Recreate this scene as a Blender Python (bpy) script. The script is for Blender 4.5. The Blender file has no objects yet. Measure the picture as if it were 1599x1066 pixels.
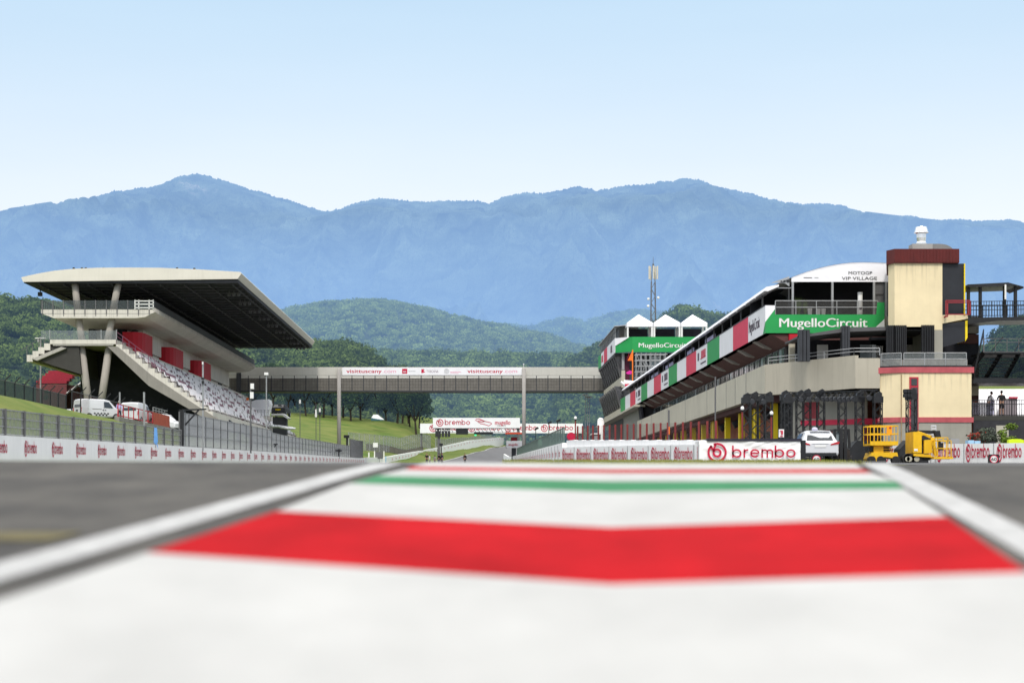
import bpy, math, random
import numpy as np
from mathutils import Vector, Matrix
from mathutils import noise as mnoise
random.seed(7); rng = np.random.default_rng(11)
sc = bpy.context.scene; COL = sc.collection
F = 2665.0; VX = 745.0; HY = 768.0          # focal length and vanishing point, in photo pixels
def W(px, py, Y): return Vector(((px-VX)*Y/F, Y, (HY-py)*Y/F))
def XP(px, Y): return (px-VX)*Y/F
def ZP(py, Y): return (HY-py)*Y/F
def lin(r, g, b):
    f = lambda c: (c/255/12.92) if c <= 10 else ((c/255+.055)/1.055)**2.4
    return (f(r), f(g), f(b))

# ---------------------------------------------------------------- materials
HAZE_GLOW = (0.345, 0.585, 1.0)
MATS = {}
def mat(name, col, rough=.7, var=.10, scale=2.0, metal=0, bump=0, streak=0, haze=0, alpha=1, spec=.3,
        emit=0, bscale=None, col2=None, trans=0, aniso=(1, 1, 1), drip=0, tint=False):
    if name in MATS: return MATS[name]
    m = bpy.data.materials.new(name); m.use_nodes = True; nt = m.node_tree; N = nt.nodes; L = nt.links
    N.clear(); out = N.new('ShaderNodeOutputMaterial'); p = N.new('ShaderNodeBsdfPrincipled')
    p.inputs['Roughness'].default_value = rough; p.inputs['Metallic'].default_value = metal
    p.inputs['Specular IOR Level'].default_value = spec
    if alpha < 1: p.inputs['Alpha'].default_value = alpha
    tc = N.new('ShaderNodeTexCoord'); mp = N.new('ShaderNodeMapping'); mp.inputs['Scale'].default_value = aniso
    L.new(tc.outputs['Object'], mp.inputs['Vector'])
    nz = N.new('ShaderNodeTexNoise'); nz.inputs['Scale'].default_value = scale; nz.inputs['Detail'].default_value = 7
    nz.inputs['Roughness'].default_value = .62
    L.new(mp.outputs[0], nz.inputs['Vector'])
    mr = N.new('ShaderNodeMapRange'); mr.inputs[1].default_value = .3; mr.inputs[2].default_value = .7
    L.new(nz.outputs['Fac'], mr.inputs[0])
    mx = N.new('ShaderNodeMix'); mx.data_type = 'RGBA'
    c2 = col2 if col2 else tuple(min(1, c*(1+var)) for c in col); c1 = tuple(c*(1-var) for c in col) if not col2 else col
    mx.inputs[6].default_value = (*c1, 1); mx.inputs[7].default_value = (*c2, 1)
    if tint:
        at = N.new('ShaderNodeAttribute'); at.attribute_name = 'tint'
        ad = N.new('ShaderNodeMath'); ad.operation = 'MULTIPLY_ADD'; ad.inputs[1].default_value = .35
        L.new(mr.outputs[0], ad.inputs[0]); L.new(at.outputs['Fac'], ad.inputs[2]); ad.use_clamp = True
        L.new(ad.outputs[0], mx.inputs[0])
    else: L.new(mr.outputs[0], mx.inputs[0])
    res = mx.outputs[2]
    if streak:
        mp2 = N.new('ShaderNodeMapping'); mp2.inputs['Scale'].default_value = (3.1, 3.1, .16)
        L.new(tc.outputs['Object'], mp2.inputs['Vector'])
        n2 = N.new('ShaderNodeTexNoise'); n2.inputs['Scale'].default_value = 1.6; n2.inputs['Detail'].default_value = 8
        L.new(mp2.outputs[0], n2.inputs['Vector'])
        r2 = N.new('ShaderNodeMapRange'); r2.inputs[1].default_value = .50; r2.inputs[2].default_value = .85
        r2.inputs[3].default_value = 1; r2.inputs[4].default_value = 1-streak
        L.new(n2.outputs['Fac'], r2.inputs[0])
        m2 = N.new('ShaderNodeMix'); m2.data_type = 'RGBA'; m2.blend_type = 'MULTIPLY'; m2.inputs[0].default_value = 1
        L.new(res, m2.inputs[6]); L.new(r2.outputs[0], m2.inputs[7]); res = m2.outputs[2]
    if drip:   # run-off stains below the upper edge
        mp4 = N.new('ShaderNodeMapping'); mp4.inputs['Scale'].default_value = (4.5, 4.5, .22); L.new(tc.outputs['Object'], mp4.inputs['Vector'])
        n4 = N.new('ShaderNodeTexNoise'); n4.inputs['Scale'].default_value = 1.1; n4.inputs['Detail'].default_value = 9; n4.inputs['Roughness'].default_value = .7; L.new(mp4.outputs[0], n4.inputs['Vector'])
        r4 = N.new('ShaderNodeMapRange'); r4.inputs[1].default_value = .50; r4.inputs[2].default_value = .66; L.new(n4.outputs['Fac'], r4.inputs[0])
        s4 = N.new('ShaderNodeSeparateXYZ'); L.new(tc.outputs['Generated'], s4.inputs[0])
        g4 = N.new('ShaderNodeMapRange'); g4.inputs[1].default_value = .55; g4.inputs[2].default_value = 1.0; L.new(s4.outputs['Z'], g4.inputs[0])
        k4 = N.new('ShaderNodeMath'); k4.operation = 'MULTIPLY'; L.new(r4.outputs[0], k4.inputs[0]); L.new(g4.outputs[0], k4.inputs[1])
        q4 = N.new('ShaderNodeMath'); q4.operation = 'MULTIPLY'; q4.inputs[1].default_value = drip; L.new(k4.outputs[0], q4.inputs[0])
        m4 = N.new('ShaderNodeMix'); m4.data_type = 'RGBA'; L.new(q4.outputs[0], m4.inputs[0]); L.new(res, m4.inputs[6]); m4.inputs[7].default_value = (.06, .05, .04, 1); res = m4.outputs[2]
    L.new(res, p.inputs['Base Color'])
    if bump:
        n3 = N.new('ShaderNodeTexNoise'); n3.inputs['Scale'].default_value = bscale or scale*6; n3.inputs['Detail'].default_value = 6
        L.new(tc.outputs['Object'], n3.inputs['Vector'])
        b = N.new('ShaderNodeBump'); b.inputs['Strength'].default_value = 1; b.inputs['Distance'].default_value = bump
        L.new(n3.outputs['Fac'], b.inputs['Height']); L.new(b.outputs[0], p.inputs['Normal'])
    if emit:
        p.inputs['Emission Color'].default_value = (*col, 1); p.inputs['Emission Strength'].default_value = emit
    sh = p.outputs[0]
    if trans:
        t = N.new('ShaderNodeBsdfTranslucent'); L.new(res, t.inputs['Color'])
        ms = N.new('ShaderNodeMixShader'); ms.inputs[0].default_value = trans
        L.new(sh, ms.inputs[1]); L.new(t.outputs[0], ms.inputs[2]); sh = ms.outputs[0]
    if haze:   # haze painted as blue emission, denser with distance and near the valley floor
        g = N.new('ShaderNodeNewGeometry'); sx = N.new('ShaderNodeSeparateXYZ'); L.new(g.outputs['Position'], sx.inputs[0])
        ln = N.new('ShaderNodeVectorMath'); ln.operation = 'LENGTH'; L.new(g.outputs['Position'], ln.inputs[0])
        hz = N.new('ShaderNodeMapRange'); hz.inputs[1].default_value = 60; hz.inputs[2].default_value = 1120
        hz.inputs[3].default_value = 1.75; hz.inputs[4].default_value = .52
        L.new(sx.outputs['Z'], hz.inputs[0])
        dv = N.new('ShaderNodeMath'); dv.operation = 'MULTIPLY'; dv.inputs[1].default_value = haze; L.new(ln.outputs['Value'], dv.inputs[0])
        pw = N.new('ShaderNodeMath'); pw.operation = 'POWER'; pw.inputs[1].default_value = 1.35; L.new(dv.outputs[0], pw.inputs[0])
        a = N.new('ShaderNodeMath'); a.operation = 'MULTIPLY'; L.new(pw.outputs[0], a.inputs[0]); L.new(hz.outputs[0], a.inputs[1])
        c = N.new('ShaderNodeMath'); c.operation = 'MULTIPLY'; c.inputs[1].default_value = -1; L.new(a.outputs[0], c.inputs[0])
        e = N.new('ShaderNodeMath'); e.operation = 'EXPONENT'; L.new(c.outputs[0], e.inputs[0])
        em = N.new('ShaderNodeEmission'); em.inputs['Color'].default_value = (*HAZE_GLOW, 1); em.inputs['Strength'].default_value = 1.0
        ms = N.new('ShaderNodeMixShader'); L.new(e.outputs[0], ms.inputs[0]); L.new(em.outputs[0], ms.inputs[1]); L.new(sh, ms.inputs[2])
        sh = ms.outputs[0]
    L.new(sh, out.inputs['Surface']); MATS[name] = m
    return m

# ---------------------------------------------------------------- mesh builder
class MB:
    def __init__(s): s.v = []; s.f = []; s.m = []
    def add(s, vs, fs, mi=0):
        b = len(s.v); s.v += [tuple(v) for v in vs]; s.f += [tuple(i+b for i in f) for f in fs]; s.m += [mi]*len(fs); return s
    def hexa(s, p, mi=0):   # 0-3 bottom loop, 4-7 top loop
        return s.add(p, [(3, 2, 1, 0), (4, 5, 6, 7), (0, 1, 5, 4), (1, 2, 6, 5), (2, 3, 7, 6), (3, 0, 4, 7)], mi)
    def box(s, x0, x1, y0, y1, z0, z1, mi=0):
        return s.hexa([(x0, y0, z0), (x1, y0, z0), (x1, y1, z0), (x0, y1, z0), (x0, y0, z1), (x1, y0, z1), (x1, y1, z1), (x0, y1, z1)], mi)
    def beam(s, a, b, w, h=None, mi=0):
        a = Vector(a); b = Vector(b); h = h or w; d = (b-a)
        if d.length < 1e-6: return s
        d.normalize(); up = Vector((0, 0, 1)) if abs(d.z) < .95 else Vector((0, 1, 0))
        r = d.cross(up).normalized(); u = r.cross(d).normalized(); r *= w/2; u *= h/2
        return s.hexa([a-r-u, a+r-u, b+r-u, b-r-u, a-r+u, a+r+u, b+r+u, b-r+u], mi)
    def cyl(s, a, b, r0, r1=None, n=10, mi=0, caps=True):
        a = Vector(a); b = Vector(b); r1 = r0 if r1 is None else r1; d = (b-a).normalized()
        up = Vector((0, 0, 1)) if abs(d.z) < .95 else Vector((1, 0, 0)); r = d.cross(up).normalized(); u = r.cross(d)
        vs = []
        for p, q in ((a, r0), (b, r1)):
            for i in range(n):
                t = 2*math.pi*i/n; vs.append(p + (r*math.cos(t)+u*math.sin(t))*q)
        fs = [(i, (i+1) % n, n+(i+1) % n, n+i) for i in range(n)]
        if caps: fs += [tuple(range(n-1, -1, -1)), tuple(range(n, 2*n))]
        return s.add(vs, fs, mi)
    def path(s, pts, r, n=6, mi=0):
        for a, b in zip(pts, pts[1:]): s.cyl(a, b, r, r, n, mi)
        return s
    def prism(s, poly, ax, d0, d1, mi=0):
        f = {'x': lambda a, b, d: (d, a, b), 'y': lambda a, b, d: (a, d, b), 'z': lambda a, b, d: (a, b, d)}[ax]
        n = len(poly); vs = [f(a, b, d0) for a, b in poly]+[f(a, b, d1) for a, b in poly]
        return s.add(vs, [tuple(range(n-1, -1, -1)), tuple(range(n, 2*n))]+[(i, (i+1) % n, n+(i+1) % n, n+i) for i in range(n)], mi)
    def sheet(s, rows, mi=0):
        n = len(rows[0]); vs = [p for r in rows for p in r]
        return s.add(vs, [(j*n+i, j*n+i+1, (j+1)*n+i+1, (j+1)*n+i) for j in range(len(rows)-1) for i in range(n-1)], mi)
    def lathe(s, c, prof, n=14, mi=0):
        vs = [(c[0]+r*math.cos(2*math.pi*i/n), c[1]+r*math.sin(2*math.pi*i/n), c[2]+z) for r, z in prof for i in range(n)]
        fs = [(j*n+i, j*n+(i+1) % n, (j+1)*n+(i+1) % n, (j+1)*n+i) for j in range(len(prof)-1) for i in range(n)]
        return s.add(vs, fs, mi)
    def ball(s, c, r, n=10, sx=1, sy=1, sz=1, mi=0):
        pr = [(math.sin(math.pi*k/7), -math.cos(math.pi*k/7)) for k in range(8)]
        vs = [(c[0]+r*sx*a*math.cos(2*math.pi*i/n), c[1]+r*sy*a*math.sin(2*math.pi*i/n), c[2]+r*sz*b) for a, b in pr for i in range(n)]
        return s.add(vs, [(j*n+i, j*n+(i+1) % n, (j+1)*n+(i+1) % n, (j+1)*n+i) for j in range(7) for i in range(n)], mi)
    def xform(s, M): s.v = [tuple(M @ Vector(v)) for v in s.v]; return s
    def build(s, name, m, parent=None, smooth=False, label=None, cat=None, group=None, kind=None, org=None):
        me = bpy.data.meshes.new(name)
        if parent is not None: o0 = ORG.get(parent.name, Vector((0, 0, 0)))
        elif org is not None: o0 = Vector(org)
        else:
            xs = [v[0] for v in s.v]; ys = [v[1] for v in s.v]; zs = [v[2] for v in s.v]
            o0 = Vector(((min(xs)+max(xs))/2, (min(ys)+max(ys))/2, min(zs)))
        me.from_pydata([(v[0]-o0[0], v[1]-o0[1], v[2]-o0[2]) for v in s.v], [], s.f)
        for mm in (m if isinstance(m, (list, tuple)) else [m]): me.materials.append(mm)
        if any(s.m): me.polygons.foreach_set('material_index', s.m)
        if smooth: me.polygons.foreach_set('use_smooth', [True]*len(s.f))
        me.update(); o = bpy.data.objects.new(name, me); COL.objects.link(o)
        if parent is not None: o.parent = parent; ORG[o.name] = o0
        else: o.location = o0; ORG[o.name] = o0
        tag(o, label, cat, group, kind); return o
ORG = {}
def tag(o, label=None, cat=None, group=None, kind=None):
    if label: o['label'] = label
    if cat: o['category'] = cat
    if group: o['group'] = group
    if kind: o['kind'] = kind
    return o
def thing(name, label, cat, loc=(0, 0, 0), group=None, rz=0):
    o = bpy.data.objects.new(name, None); COL.objects.link(o); o.location = loc; o.empty_display_size = .3
    o.rotation_euler = (0, 0, rz); ORG[o.name] = Vector(loc) if rz == 0 else Vector((0, 0, 0)); return tag(o, label, cat, group)
def proto(name, label, cat, group=None): return thing(name, label, cat, (0, 0, 0), group)
def place(o, loc, rz=0, s=1): o.location = loc; o.rotation_euler = (0, 0, rz); o.scale = (s, s, s); return o
def dup(root, loc, rz=0, s=1, label=None, group=None):
    kids = {}
    for q in bpy.data.objects:
        if q.parent is not None: kids.setdefault(q.parent.name, []).append(q)
    r = root.copy(); COL.objects.link(r); place(r, loc, rz, s)
    if label: r['label'] = label
    if group: r['group'] = group
    def rec(a, b):
        for ch in kids.get(a.name, []):
            c = ch.copy(); COL.objects.link(c); c.parent = b; rec(ch, c)
    rec(root, r); return r

# ---------------------------------------------------------------- lettering
def place2d(vs, o, u, v, n, lift): return [Vector(o)+Vector(u)*a+Vector(v)*b+Vector(n)*lift for a, b in vs]
def stroke(mb, pts, w, o, u, v, n, lift=.01, closed=False):
    k = len(pts); L_ = []; R_ = []
    for i in range(k):
        a = Vector(pts[(i-1) % k] if (closed or i > 0) else pts[0]); b = Vector(pts[(i+1) % k] if (closed or i < k-1) else pts[-1])
        d = (b-a).normalized(); q = Vector((-d.y, d.x))*w/2; c = Vector(pts[i]); L_.append(tuple(c+q)); R_.append(tuple(c-q))
    vs = place2d(L_+R_, o, u, v, n, lift); m = k if closed else k-1
    mb.add(vs, [(i, (i+1) % k, k+(i+1) % k, k+i) for i in range(m)])
def arc(cx, cy, r, a0, a1, n=14): return [(cx+r*math.cos(math.radians(a0+(a1-a0)*i/n)), cy+r*math.sin(math.radians(a0+(a1-a0)*i/n))) for i in range(n+1)]
def brembo_strokes():
    """lower-case word in round geometric letters; unit x-height, returns strokes and width"""
    S = []; x = 0; t = .19; r = .5-t/2
    def ring(cx): S.append((arc(cx, .5, r, 0, 360, 20)[:-1], True))
    S.append(([(x+t/2, .0), (x+t/2, 1.42)], False)); ring(x+.5); x += 1.18
    S.append(([(x+t/2, 0), (x+t/2, 1)], False)); S.append((arc(x+.45, .55, .36, 165, 80, 6), False)); x += .68
    S.append((arc(x+.5, .5, r, 0, 318, 20), False)); S.append(([(x+.12, .5), (x+.9, .5)], False)); x += 1.16
    S.append(([(x+t/2, 0), (x+t/2, 1)], False))
    for k in (0, 1):
        cx = x+.36+k*.52; S.append((arc(cx, .62, .27, 180, 0, 8)+[(cx+.27, 0)], False))
    x += 1.38
    S.append(([(x+t/2, .0), (x+t/2, 1.42)], False)); ring(x+.5); x += 1.18
    ring(x+.5); x += 1.0
    return S, x, t
def roundel_strokes():
    """ring with a slanting b inside, radius 1"""
    S = [(arc(0, 0, .88, 128, 128+345, 30), False, .22), (arc(.0, -.04, .36, 0, 360, 18)[:-1], True, .22),
         ([(-.66, .66), (-.30, .12)], False, .22), ([(-.12, .84), (-.34, .30)], False, .20)]
    return S
def logo(mb, o, u, v, n, H, sq=1.0, word=True, lift=.012):
    """o = lower-left corner, H = roundel height, sq = squeeze along u"""
    u = Vector(u)*sq; R = H/2
    for pts, cl, w in roundel_strokes():
        stroke(mb, [((a+1)*R, (b+1)*R) for a, b in pts], w*R, o, u, v, n, lift, cl)
    if word:
        S, wd, t = brembo_strokes(); k = H*.52
        for pts, cl in S:
            stroke(mb, [(2*R+.18*H+a*k, .22*H+b*k) for a, b in pts], t*k, o, u, v, n, lift, cl)
        return 2*R+.18*H+wd*k
_txt = {}
def text(mb, s, o, u, v, n, H, width=None, lift=.012, bold=.0, align=0, mi=0):
    """H = cap height; width squeezes the line; o = lower-left of baseline"""
    key = s
    if key not in _txt:
        c = bpy.data.curves.new('t', 'FONT'); c.body = s; c.size = 1; c.resolution_u = 3
        ob = bpy.data.objects.new('t', c); me = bpy.data.meshes.new_from_object(ob)
        vs = [(q.co.x, q.co.y) for q in me.vertices]; fs = [tuple(p.vertices) for p in me.polygons]
        bpy.data.objects.remove(ob); bpy.data.meshes.remove(me); _txt[key] = (vs, fs)
    vs, fs = _txt[key]; x0 = min(a for a, b in vs); x1 = max(a for a, b in vs)
    k = H/.73; kx = (width/(x1-x0)) if width else k
    for q, dx in enumerate((0, -.9, .9, -.45, .45) if bold else (0,)):   # heavier weight from overlaid strokes
        mb.add(place2d([((a-x0)*kx+dx*bold*kx, b*k) for a, b in vs], o, u, v, n, lift+.0015*q), fs, mi)
    return (x1-x0)*kx
UX = (1, 0, 0); UZ = (0, 0, 1); NY = (0, -1, 0)

# ---------------------------------------------------------------- palette
WHITE = mat('white_paint', (.76, .76, .75), .55, .05, 1.5, streak=.12)
BWHITE = mat('banner_white', (.80, .80, .83), .5, .05, .8, streak=.06)
WALLW = mat('barrier_white', (.87, .87, .86), .6, .04, .7, streak=.12, bump=.01)
CRIM = mat('crimson_print', (.50, .010, .050), .5, .12, 4)
BRED = mat('banner_red', (.66, .035, .085), .5, .07, 1)
BGRN = mat('banner_green', (.018, .30, .075), .5, .07, 1)
BEIGE = mat('beige_panel', (.50, .47, .38), .7, .08, .4, streak=.06, drip=.22)
BEIGED = mat('grey_beige_render', (.31, .30, .26), .8, .12, .5, streak=.12, bump=.01)
CREAM = mat('cream_render', (.74, .63, .41), .8, .09, .45, streak=.05, drip=.38, bump=.01)
CORN = mat('red_cornice', (.42, .085, .10), .7, .18, 1.5, streak=.2)
DRED = mat('oxide_red_sheet', (.095, .010, .009), .5, .15, 2, streak=.2)
BROWN = mat('brown_wall', (.10, .045, .042), .8, .15, 1)
TERRA = mat('terracotta_door', (.46, .17, .11), .7, .15, 1.5, aniso=(1, 1, 6))
YEL = mat('yellow_pillar', (.80, .60, .015), .5, .06, 2)
BLACK = mat('black_metal', (.018, .019, .022), .45, .25, 3)
DARK = mat('dark_void', (.018, .019, .026), .8, .3, 1)
DGREY = mat('charcoal', (.045, .048, .055), .6, .2, 2)
GLASSD = mat('dark_glass', (.02, .025, .03), .12, .3, .7, spec=.7)
GLASSC = mat('pale_glass', (.30, .36, .40), .1, .2, .7, spec=.7)
CONC = mat('concrete', (.40, .38, .35), .8, .08, .6, streak=.25, bump=.01)
CONCL = mat('pale_concrete', (.60, .57, .52), .75, .09, .5, streak=.3, drip=.3)
CONCD = mat('stained_concrete', (.24, .23, .21), .85, .25, .8, streak=.5)
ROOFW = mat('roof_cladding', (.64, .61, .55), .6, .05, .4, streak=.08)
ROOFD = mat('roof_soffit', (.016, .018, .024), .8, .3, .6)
STEEL = mat('galvanised_steel', (.34, .35, .36), .45, .15, 3, metal=.4)
STEELD = mat('weathered_steel', (.13, .13, .135), .5, .2, 3, metal=.3)
SHINY = mat('bright_duct', (.75, .76, .78), .25, .08, 3, metal=.9)
MAROON = mat('maroon_post', (.20, .03, .03), .6, .15, 3)
SEATW = mat('white_seat', (.74, .72, .74), .5, .12, 6)
SEATM = mat('mauve_seat', (.20, .09, .12), .5, .2, 6)
SEATD = mat('dark_seat', (.06, .055, .06), .5, .2, 6)
REDB = mat('red_block', (.42, .009, .022), .6, .10, .7)
LIFTY = mat('machine_yellow', (.74, .43, .012), .45, .10, 2.5, streak=.1)
TYRE = mat('rubber', (.02, .02, .022), .8, .3, 6)
ORANGE = mat('orange_paint', (.80, .16, .02), .5, .1, 3)
FABW = mat('white_marquee_fabric', (.84, .84, .88), .6, .03, .5, bump=.02, bscale=2)
FABL = mat('lilac_fabric', (.60, .58, .85), .6, .05, 1)
LATT = mat('dark_lattice_glass', (.035, .036, .042), .3, .8, 3.5, spec=.6)
def net(name, col, a): return mat(name, col, .7, .2, 6, alpha=a)
MESHG = net('grey_mesh', (.23, .24, .22), .62)
MESHL = net('light_mesh', (.30, .31, .32), .34)
MESHD = net('green_black_mesh', (.03, .05, .045), .8)
MESHT = net('thin_mesh', (.10, .05, .05), .22)
GLAZ = net('greenish_screen', (.16, .23, .21), .6)
GLAZC = net('clear_screen', (.30, .34, .36), .2)
# ================================================================ camera, sky, sun
cam = bpy.data.cameras.new('camera'); co = bpy.data.objects.new('camera', cam); COL.objects.link(co); sc.camera = co
co.location = (0, 0, 0); co.rotation_euler = (math.radians(90), 0, 0)
cam.lens = 60; cam.sensor_width = 36; cam.sensor_fit = 'HORIZONTAL'; cam.clip_start = .1; cam.clip_end = 30000
cam.shift_x = (799.5-VX)/1599; cam.shift_y = (HY-533)/1599
cam.dof.use_dof = True; cam.dof.focus_distance = 130; cam.dof.aperture_fstop = 1.12; cam.dof.aperture_blades = 9
sunv = Vector((-.04, -.66, .75)).normalized()
sun = bpy.data.lights.new('sun', 'SUN'); so = bpy.data.objects.new('sun', sun); COL.objects.link(so)
sun.energy = 2.1; sun.angle = math.radians(6); sun.color = (1, .94, .86)
so.rotation_euler = (-sunv).to_track_quat('-Z', 'Y').to_euler(); so.location = (0, 0, 60)
wd = bpy.data.worlds.new('World'); sc.world = wd; wd.use_nodes = True; nt = wd.node_tree
bg = nt.nodes['Background']; sky = nt.nodes.new('ShaderNodeTexSky'); sky.sky_type = 'NISHITA'; sky.sun_disc = False
sky.sun_elevation = math.asin(sunv.z); sky.sun_rotation = math.atan2(sunv.x, sunv.y)
sky.altitude = 100; sky.air_density = 1.0; sky.dust_density = 1.2; sky.ozone_density = 1.0
mxs = nt.nodes.new('ShaderNodeMix'); mxs.data_type = 'RGBA'; mxs.inputs[0].default_value = .80
tcw = nt.nodes.new('ShaderNodeTexCoord'); sxw = nt.nodes.new('ShaderNodeSeparateXYZ'); nt.links.new(tcw.outputs['Generated'], sxw.inputs[0])
rmp = nt.nodes.new('ShaderNodeValToRGB'); rmp.color_ramp.interpolation = 'EASE'   # summer haze thinning with height, below an added bright upper sky
rmp.color_ramp.elements[0].position = .10; rmp.color_ramp.elements[0].color = (.97, .98, 1, 1)
rmp.color_ramp.elements[1].position = .30; rmp.color_ramp.elements[1].color = (.60, .79, .95, 1)
e3 = rmp.color_ramp.elements.new(.55); e3.color = (1.92, 1.90, 1.84, 1)  # brighter sky above the frame, added to lift ambient light on the walls
vmw = nt.nodes.new('ShaderNodeVectorMath'); vmw.operation = 'SCALE'; vmw.inputs[3].default_value = 7.2
nt.links.new(sxw.outputs['Z'], rmp.inputs[0]); nt.links.new(rmp.outputs[0], vmw.inputs[0])
nw = nt.nodes.new('ShaderNodeTexNoise'); nw.inputs['Scale'].default_value = 2.2; nw.inputs['Detail'].default_value = 5   # thin uneven summer haze
mw = nt.nodes.new('ShaderNodeMapping'); mw.inputs['Scale'].default_value = (1, 1, 5); nt.links.new(tcw.outputs['Generated'], mw.inputs[0]); nt.links.new(mw.outputs[0], nw.inputs['Vector'])
rw_ = nt.nodes.new('ShaderNodeMapRange'); rw_.inputs[1].default_value = .3; rw_.inputs[2].default_value = .7; rw_.inputs[3].default_value = .72; rw_.inputs[4].default_value = .86
nt.links.new(nw.outputs['Fac'], rw_.inputs[0]); nt.links.new(rw_.outputs[0], mxs.inputs[0])
nt.links.new(sky.outputs[0], mxs.inputs[6]); nt.links.new(vmw.outputs[0], mxs.inputs[7])
nt.links.new(mxs.outputs[2], bg.inputs[0]); bg.inputs[1].default_value = .15
sc.view_settings.view_transform = 'Standard'; sc.view_settings.look = 'None'; sc.view_settings.exposure = 0
sc.cycles.use_denoising = True; sc.cycles.max_bounces = 6; sc.cycles.transparent_max_bounces = 24; sc.cycles.caustics_reflective = False

# ================================================================ ground
TR = [(12, [(-200, -.12), (200, -.12)]), (16, [(-200, .2), (200, .2)]), (60, [(-200, 4), (-60, 2), (-26, .92), (200, .92)]),
      (68, [(-200, 10), (-33, 6.4), (-31, 6.2), (-21, 1.5), (-19, 1.14), (200, 1.14)]),
      (100, [(-200, 10), (-33, 6.4), (-31, 6.2), (-21, 1.95), (-19, 1.66), (200, 1.66)]),
      (150, [(-200, 10), (-33, 6.4), (-31, 6.2), (-21, 2.7), (-19, 2.45), (200, 2.45)]),
      (200, [(-200, 8), (-33, 6.4), (-31, 6.2), (-21, 3.5), (-19, 3.21), (200, 3.21)]),
      (280, [(-200, 14), (-70, 7.6), (-33, 7.2), (-22, 4.8), (-19, 4.42), (200, 4.42)]),
      (330, [(-200, 12), (-80, 12), (-60, 13.5), (-38, 10.3), (-22, 6.8), (-18, 5.35), (13, 5.3), (200, 7)]),
      (400, [(-200, 14), (-85, 16), (-60, 18), (-40, 14.6), (-20, 10.2), (-15, 7.6), (12, 7.5), (200, 10)]),
      (480, [(-200, 16), (-90, 20), (-60, 22.5), (-30, 20.5), (-17, 18.6), (-12, 12), (-9, 10.4), (14, 10.3), (200, 14)]),
      (560, [(-200, 20), (-95, 24), (-50, 27), (-18, 22), (-6, 15), (1, 13.3), (15, 13.2), (200, 18)]),
      (700, [(-200, 30), (-50, 37), (-8, 27), (8, 18.8), (30, 18.2), (200, 25)]),
      (850, [(-200, 66), (0, 34), (20, 23.2), (45, 22.6), (200, 32)]),
      (1000, [(-400, 60), (15, 34), (35, 27), (70, 27), (400, 34)]), (2000, [(-400, 60), (400, 60)]), (9000, [(-400, 70), (400, 70)])]
def terr(x, y):
    if y <= TR[0][0]: return TR[0][1][0][1]
    for (ya, ra), (yb, rb) in zip(TR, TR[1:]):
        if y <= yb:
            t = (y-ya)/(yb-ya); A = np.interp(x, [a for a, b in ra], [b for a, b in ra]); B = np.interp(x, [a for a, b in rb], [b for a, b in rb])
            return float(A+(B-A)*t)
    return 70.0
XS = [-6000, -2500, -1000, -500, -200, -120, -90]+list(np.arange(-70, 61, 3.0))+[75, 100, 150, 200, 500, 1000, 2500, 6000]
YS = [12, 14, 16, 25, 40, 60, 68]+list(np.arange(74, 340, 6.0))+list(np.arange(345, 1000, 15.0))+[1000, 1300, 1700, 2300, 3200, 4500, 9000]
GRASS = mat('mown_grass', (.062, .120, .020), .9, .3, .16, col2=(.175, .19, .055), bump=.12, bscale=2.5, spec=.1)
DRYG = mat('dry_grass', (.13, .17, .03), .9, .3, .6, col2=(.30, .28, .07), bump=.08, bscale=6, spec=.1)
mb = MB(); rows = []
for y in YS:
    r = []
    for x in XS:
        z = terr(x, y)
        if x < -22 or y > 420: z += .35*mnoise.noise(Vector((x*.06, y*.04, 0)))
        r.append((x, y, z))
    rows.append(r)
g = mb.sheet(rows).build('grass_ground', GRASS, org=(0, 0, 0), smooth=True, kind='structure')

# painted run-off strip, white lines, asphalt near the camera (one rising plane that crests and falls)
EDG = [(2.0, None, None, None)]
def pz(py, Y): return ZP(py, Y)
Yof = lambda py: 1780/(py-590.0)
S = []   # edges: (YL, XL, ZL, YM, XM, ZM, YR, XR, ZR)
def edge(lx, ly, my, rx, ry, mx=955):
    a, c = Yof(ly), Yof(ry); b = (a+c)/2; return (W(lx, ly, a), W(mx, my, b), W(rx, ry, c))
E = [edge(228, 862, 912, 1606, 893), edge(432, 797, 823, 1478, 806), edge(545, 754, 768, 1412, 763), edge(590, 742, 751, 1398, 751),
     edge(632, 732.5, 738, 1362, 738), edge(644, 728, 732.5, 1348, 732), edge(668, 721.5, 723.5, 1335, 723.5)]
def ext(e, Yn):   # extend toward / behind the camera along the strip
    out = []
    for i, p in enumerate(e):
        sl = (.122, .13, .139)[i]; y = Yn; x = p.x-(p.y-Yn)*sl
        z = -.668+.0668*y - (.085 if i == 1 else 0); out.append(Vector((x, y, z)))
    return out
E0 = ext(E[0], .4); EM = ext(E[0], 3.0)
last = E[-1]; after = [Vector((p.x+.5, p.y+3.0, p.z-.10)) for p in last]
KW = mat('kerb_white', (.425, .425, .418), .85, .10, 1.4, bump=.0015, bscale=60, aniso=(1, .5, 1))
KR = mat('kerb_red', (.37, .007, .011), .9, .22, 1.7, bump=.0015, bscale=60, spec=.04, aniso=(1, .5, 1))
KG = mat('kerb_green', (.03, .18, .075), .9, .15, 1.6, bump=.0015, bscale=60)
def strip(name, ea, eb, m):
    rows = []
    for t in np.linspace(0, 1, 4):
        r = []
        for (i, j) in ((0, 1), (1, 2)):
            for s in np.linspace(0, 1, 7)[(1 if i else 0):]:
                a = ea[i].lerp(ea[j], s); b = eb[i].lerp(eb[j], s)
                # soften the valley at the middle
                r.append(a.lerp(b, t))
        rows.append(r)
    MB().sheet(rows).build(name, m, smooth=True, org=(0, 0, 0), kind='structure')
mid = [E0]+[EM]+E+[after]
cols = [KW, KW, KR, KW, KG, KW, KR, KW, KW]
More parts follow.
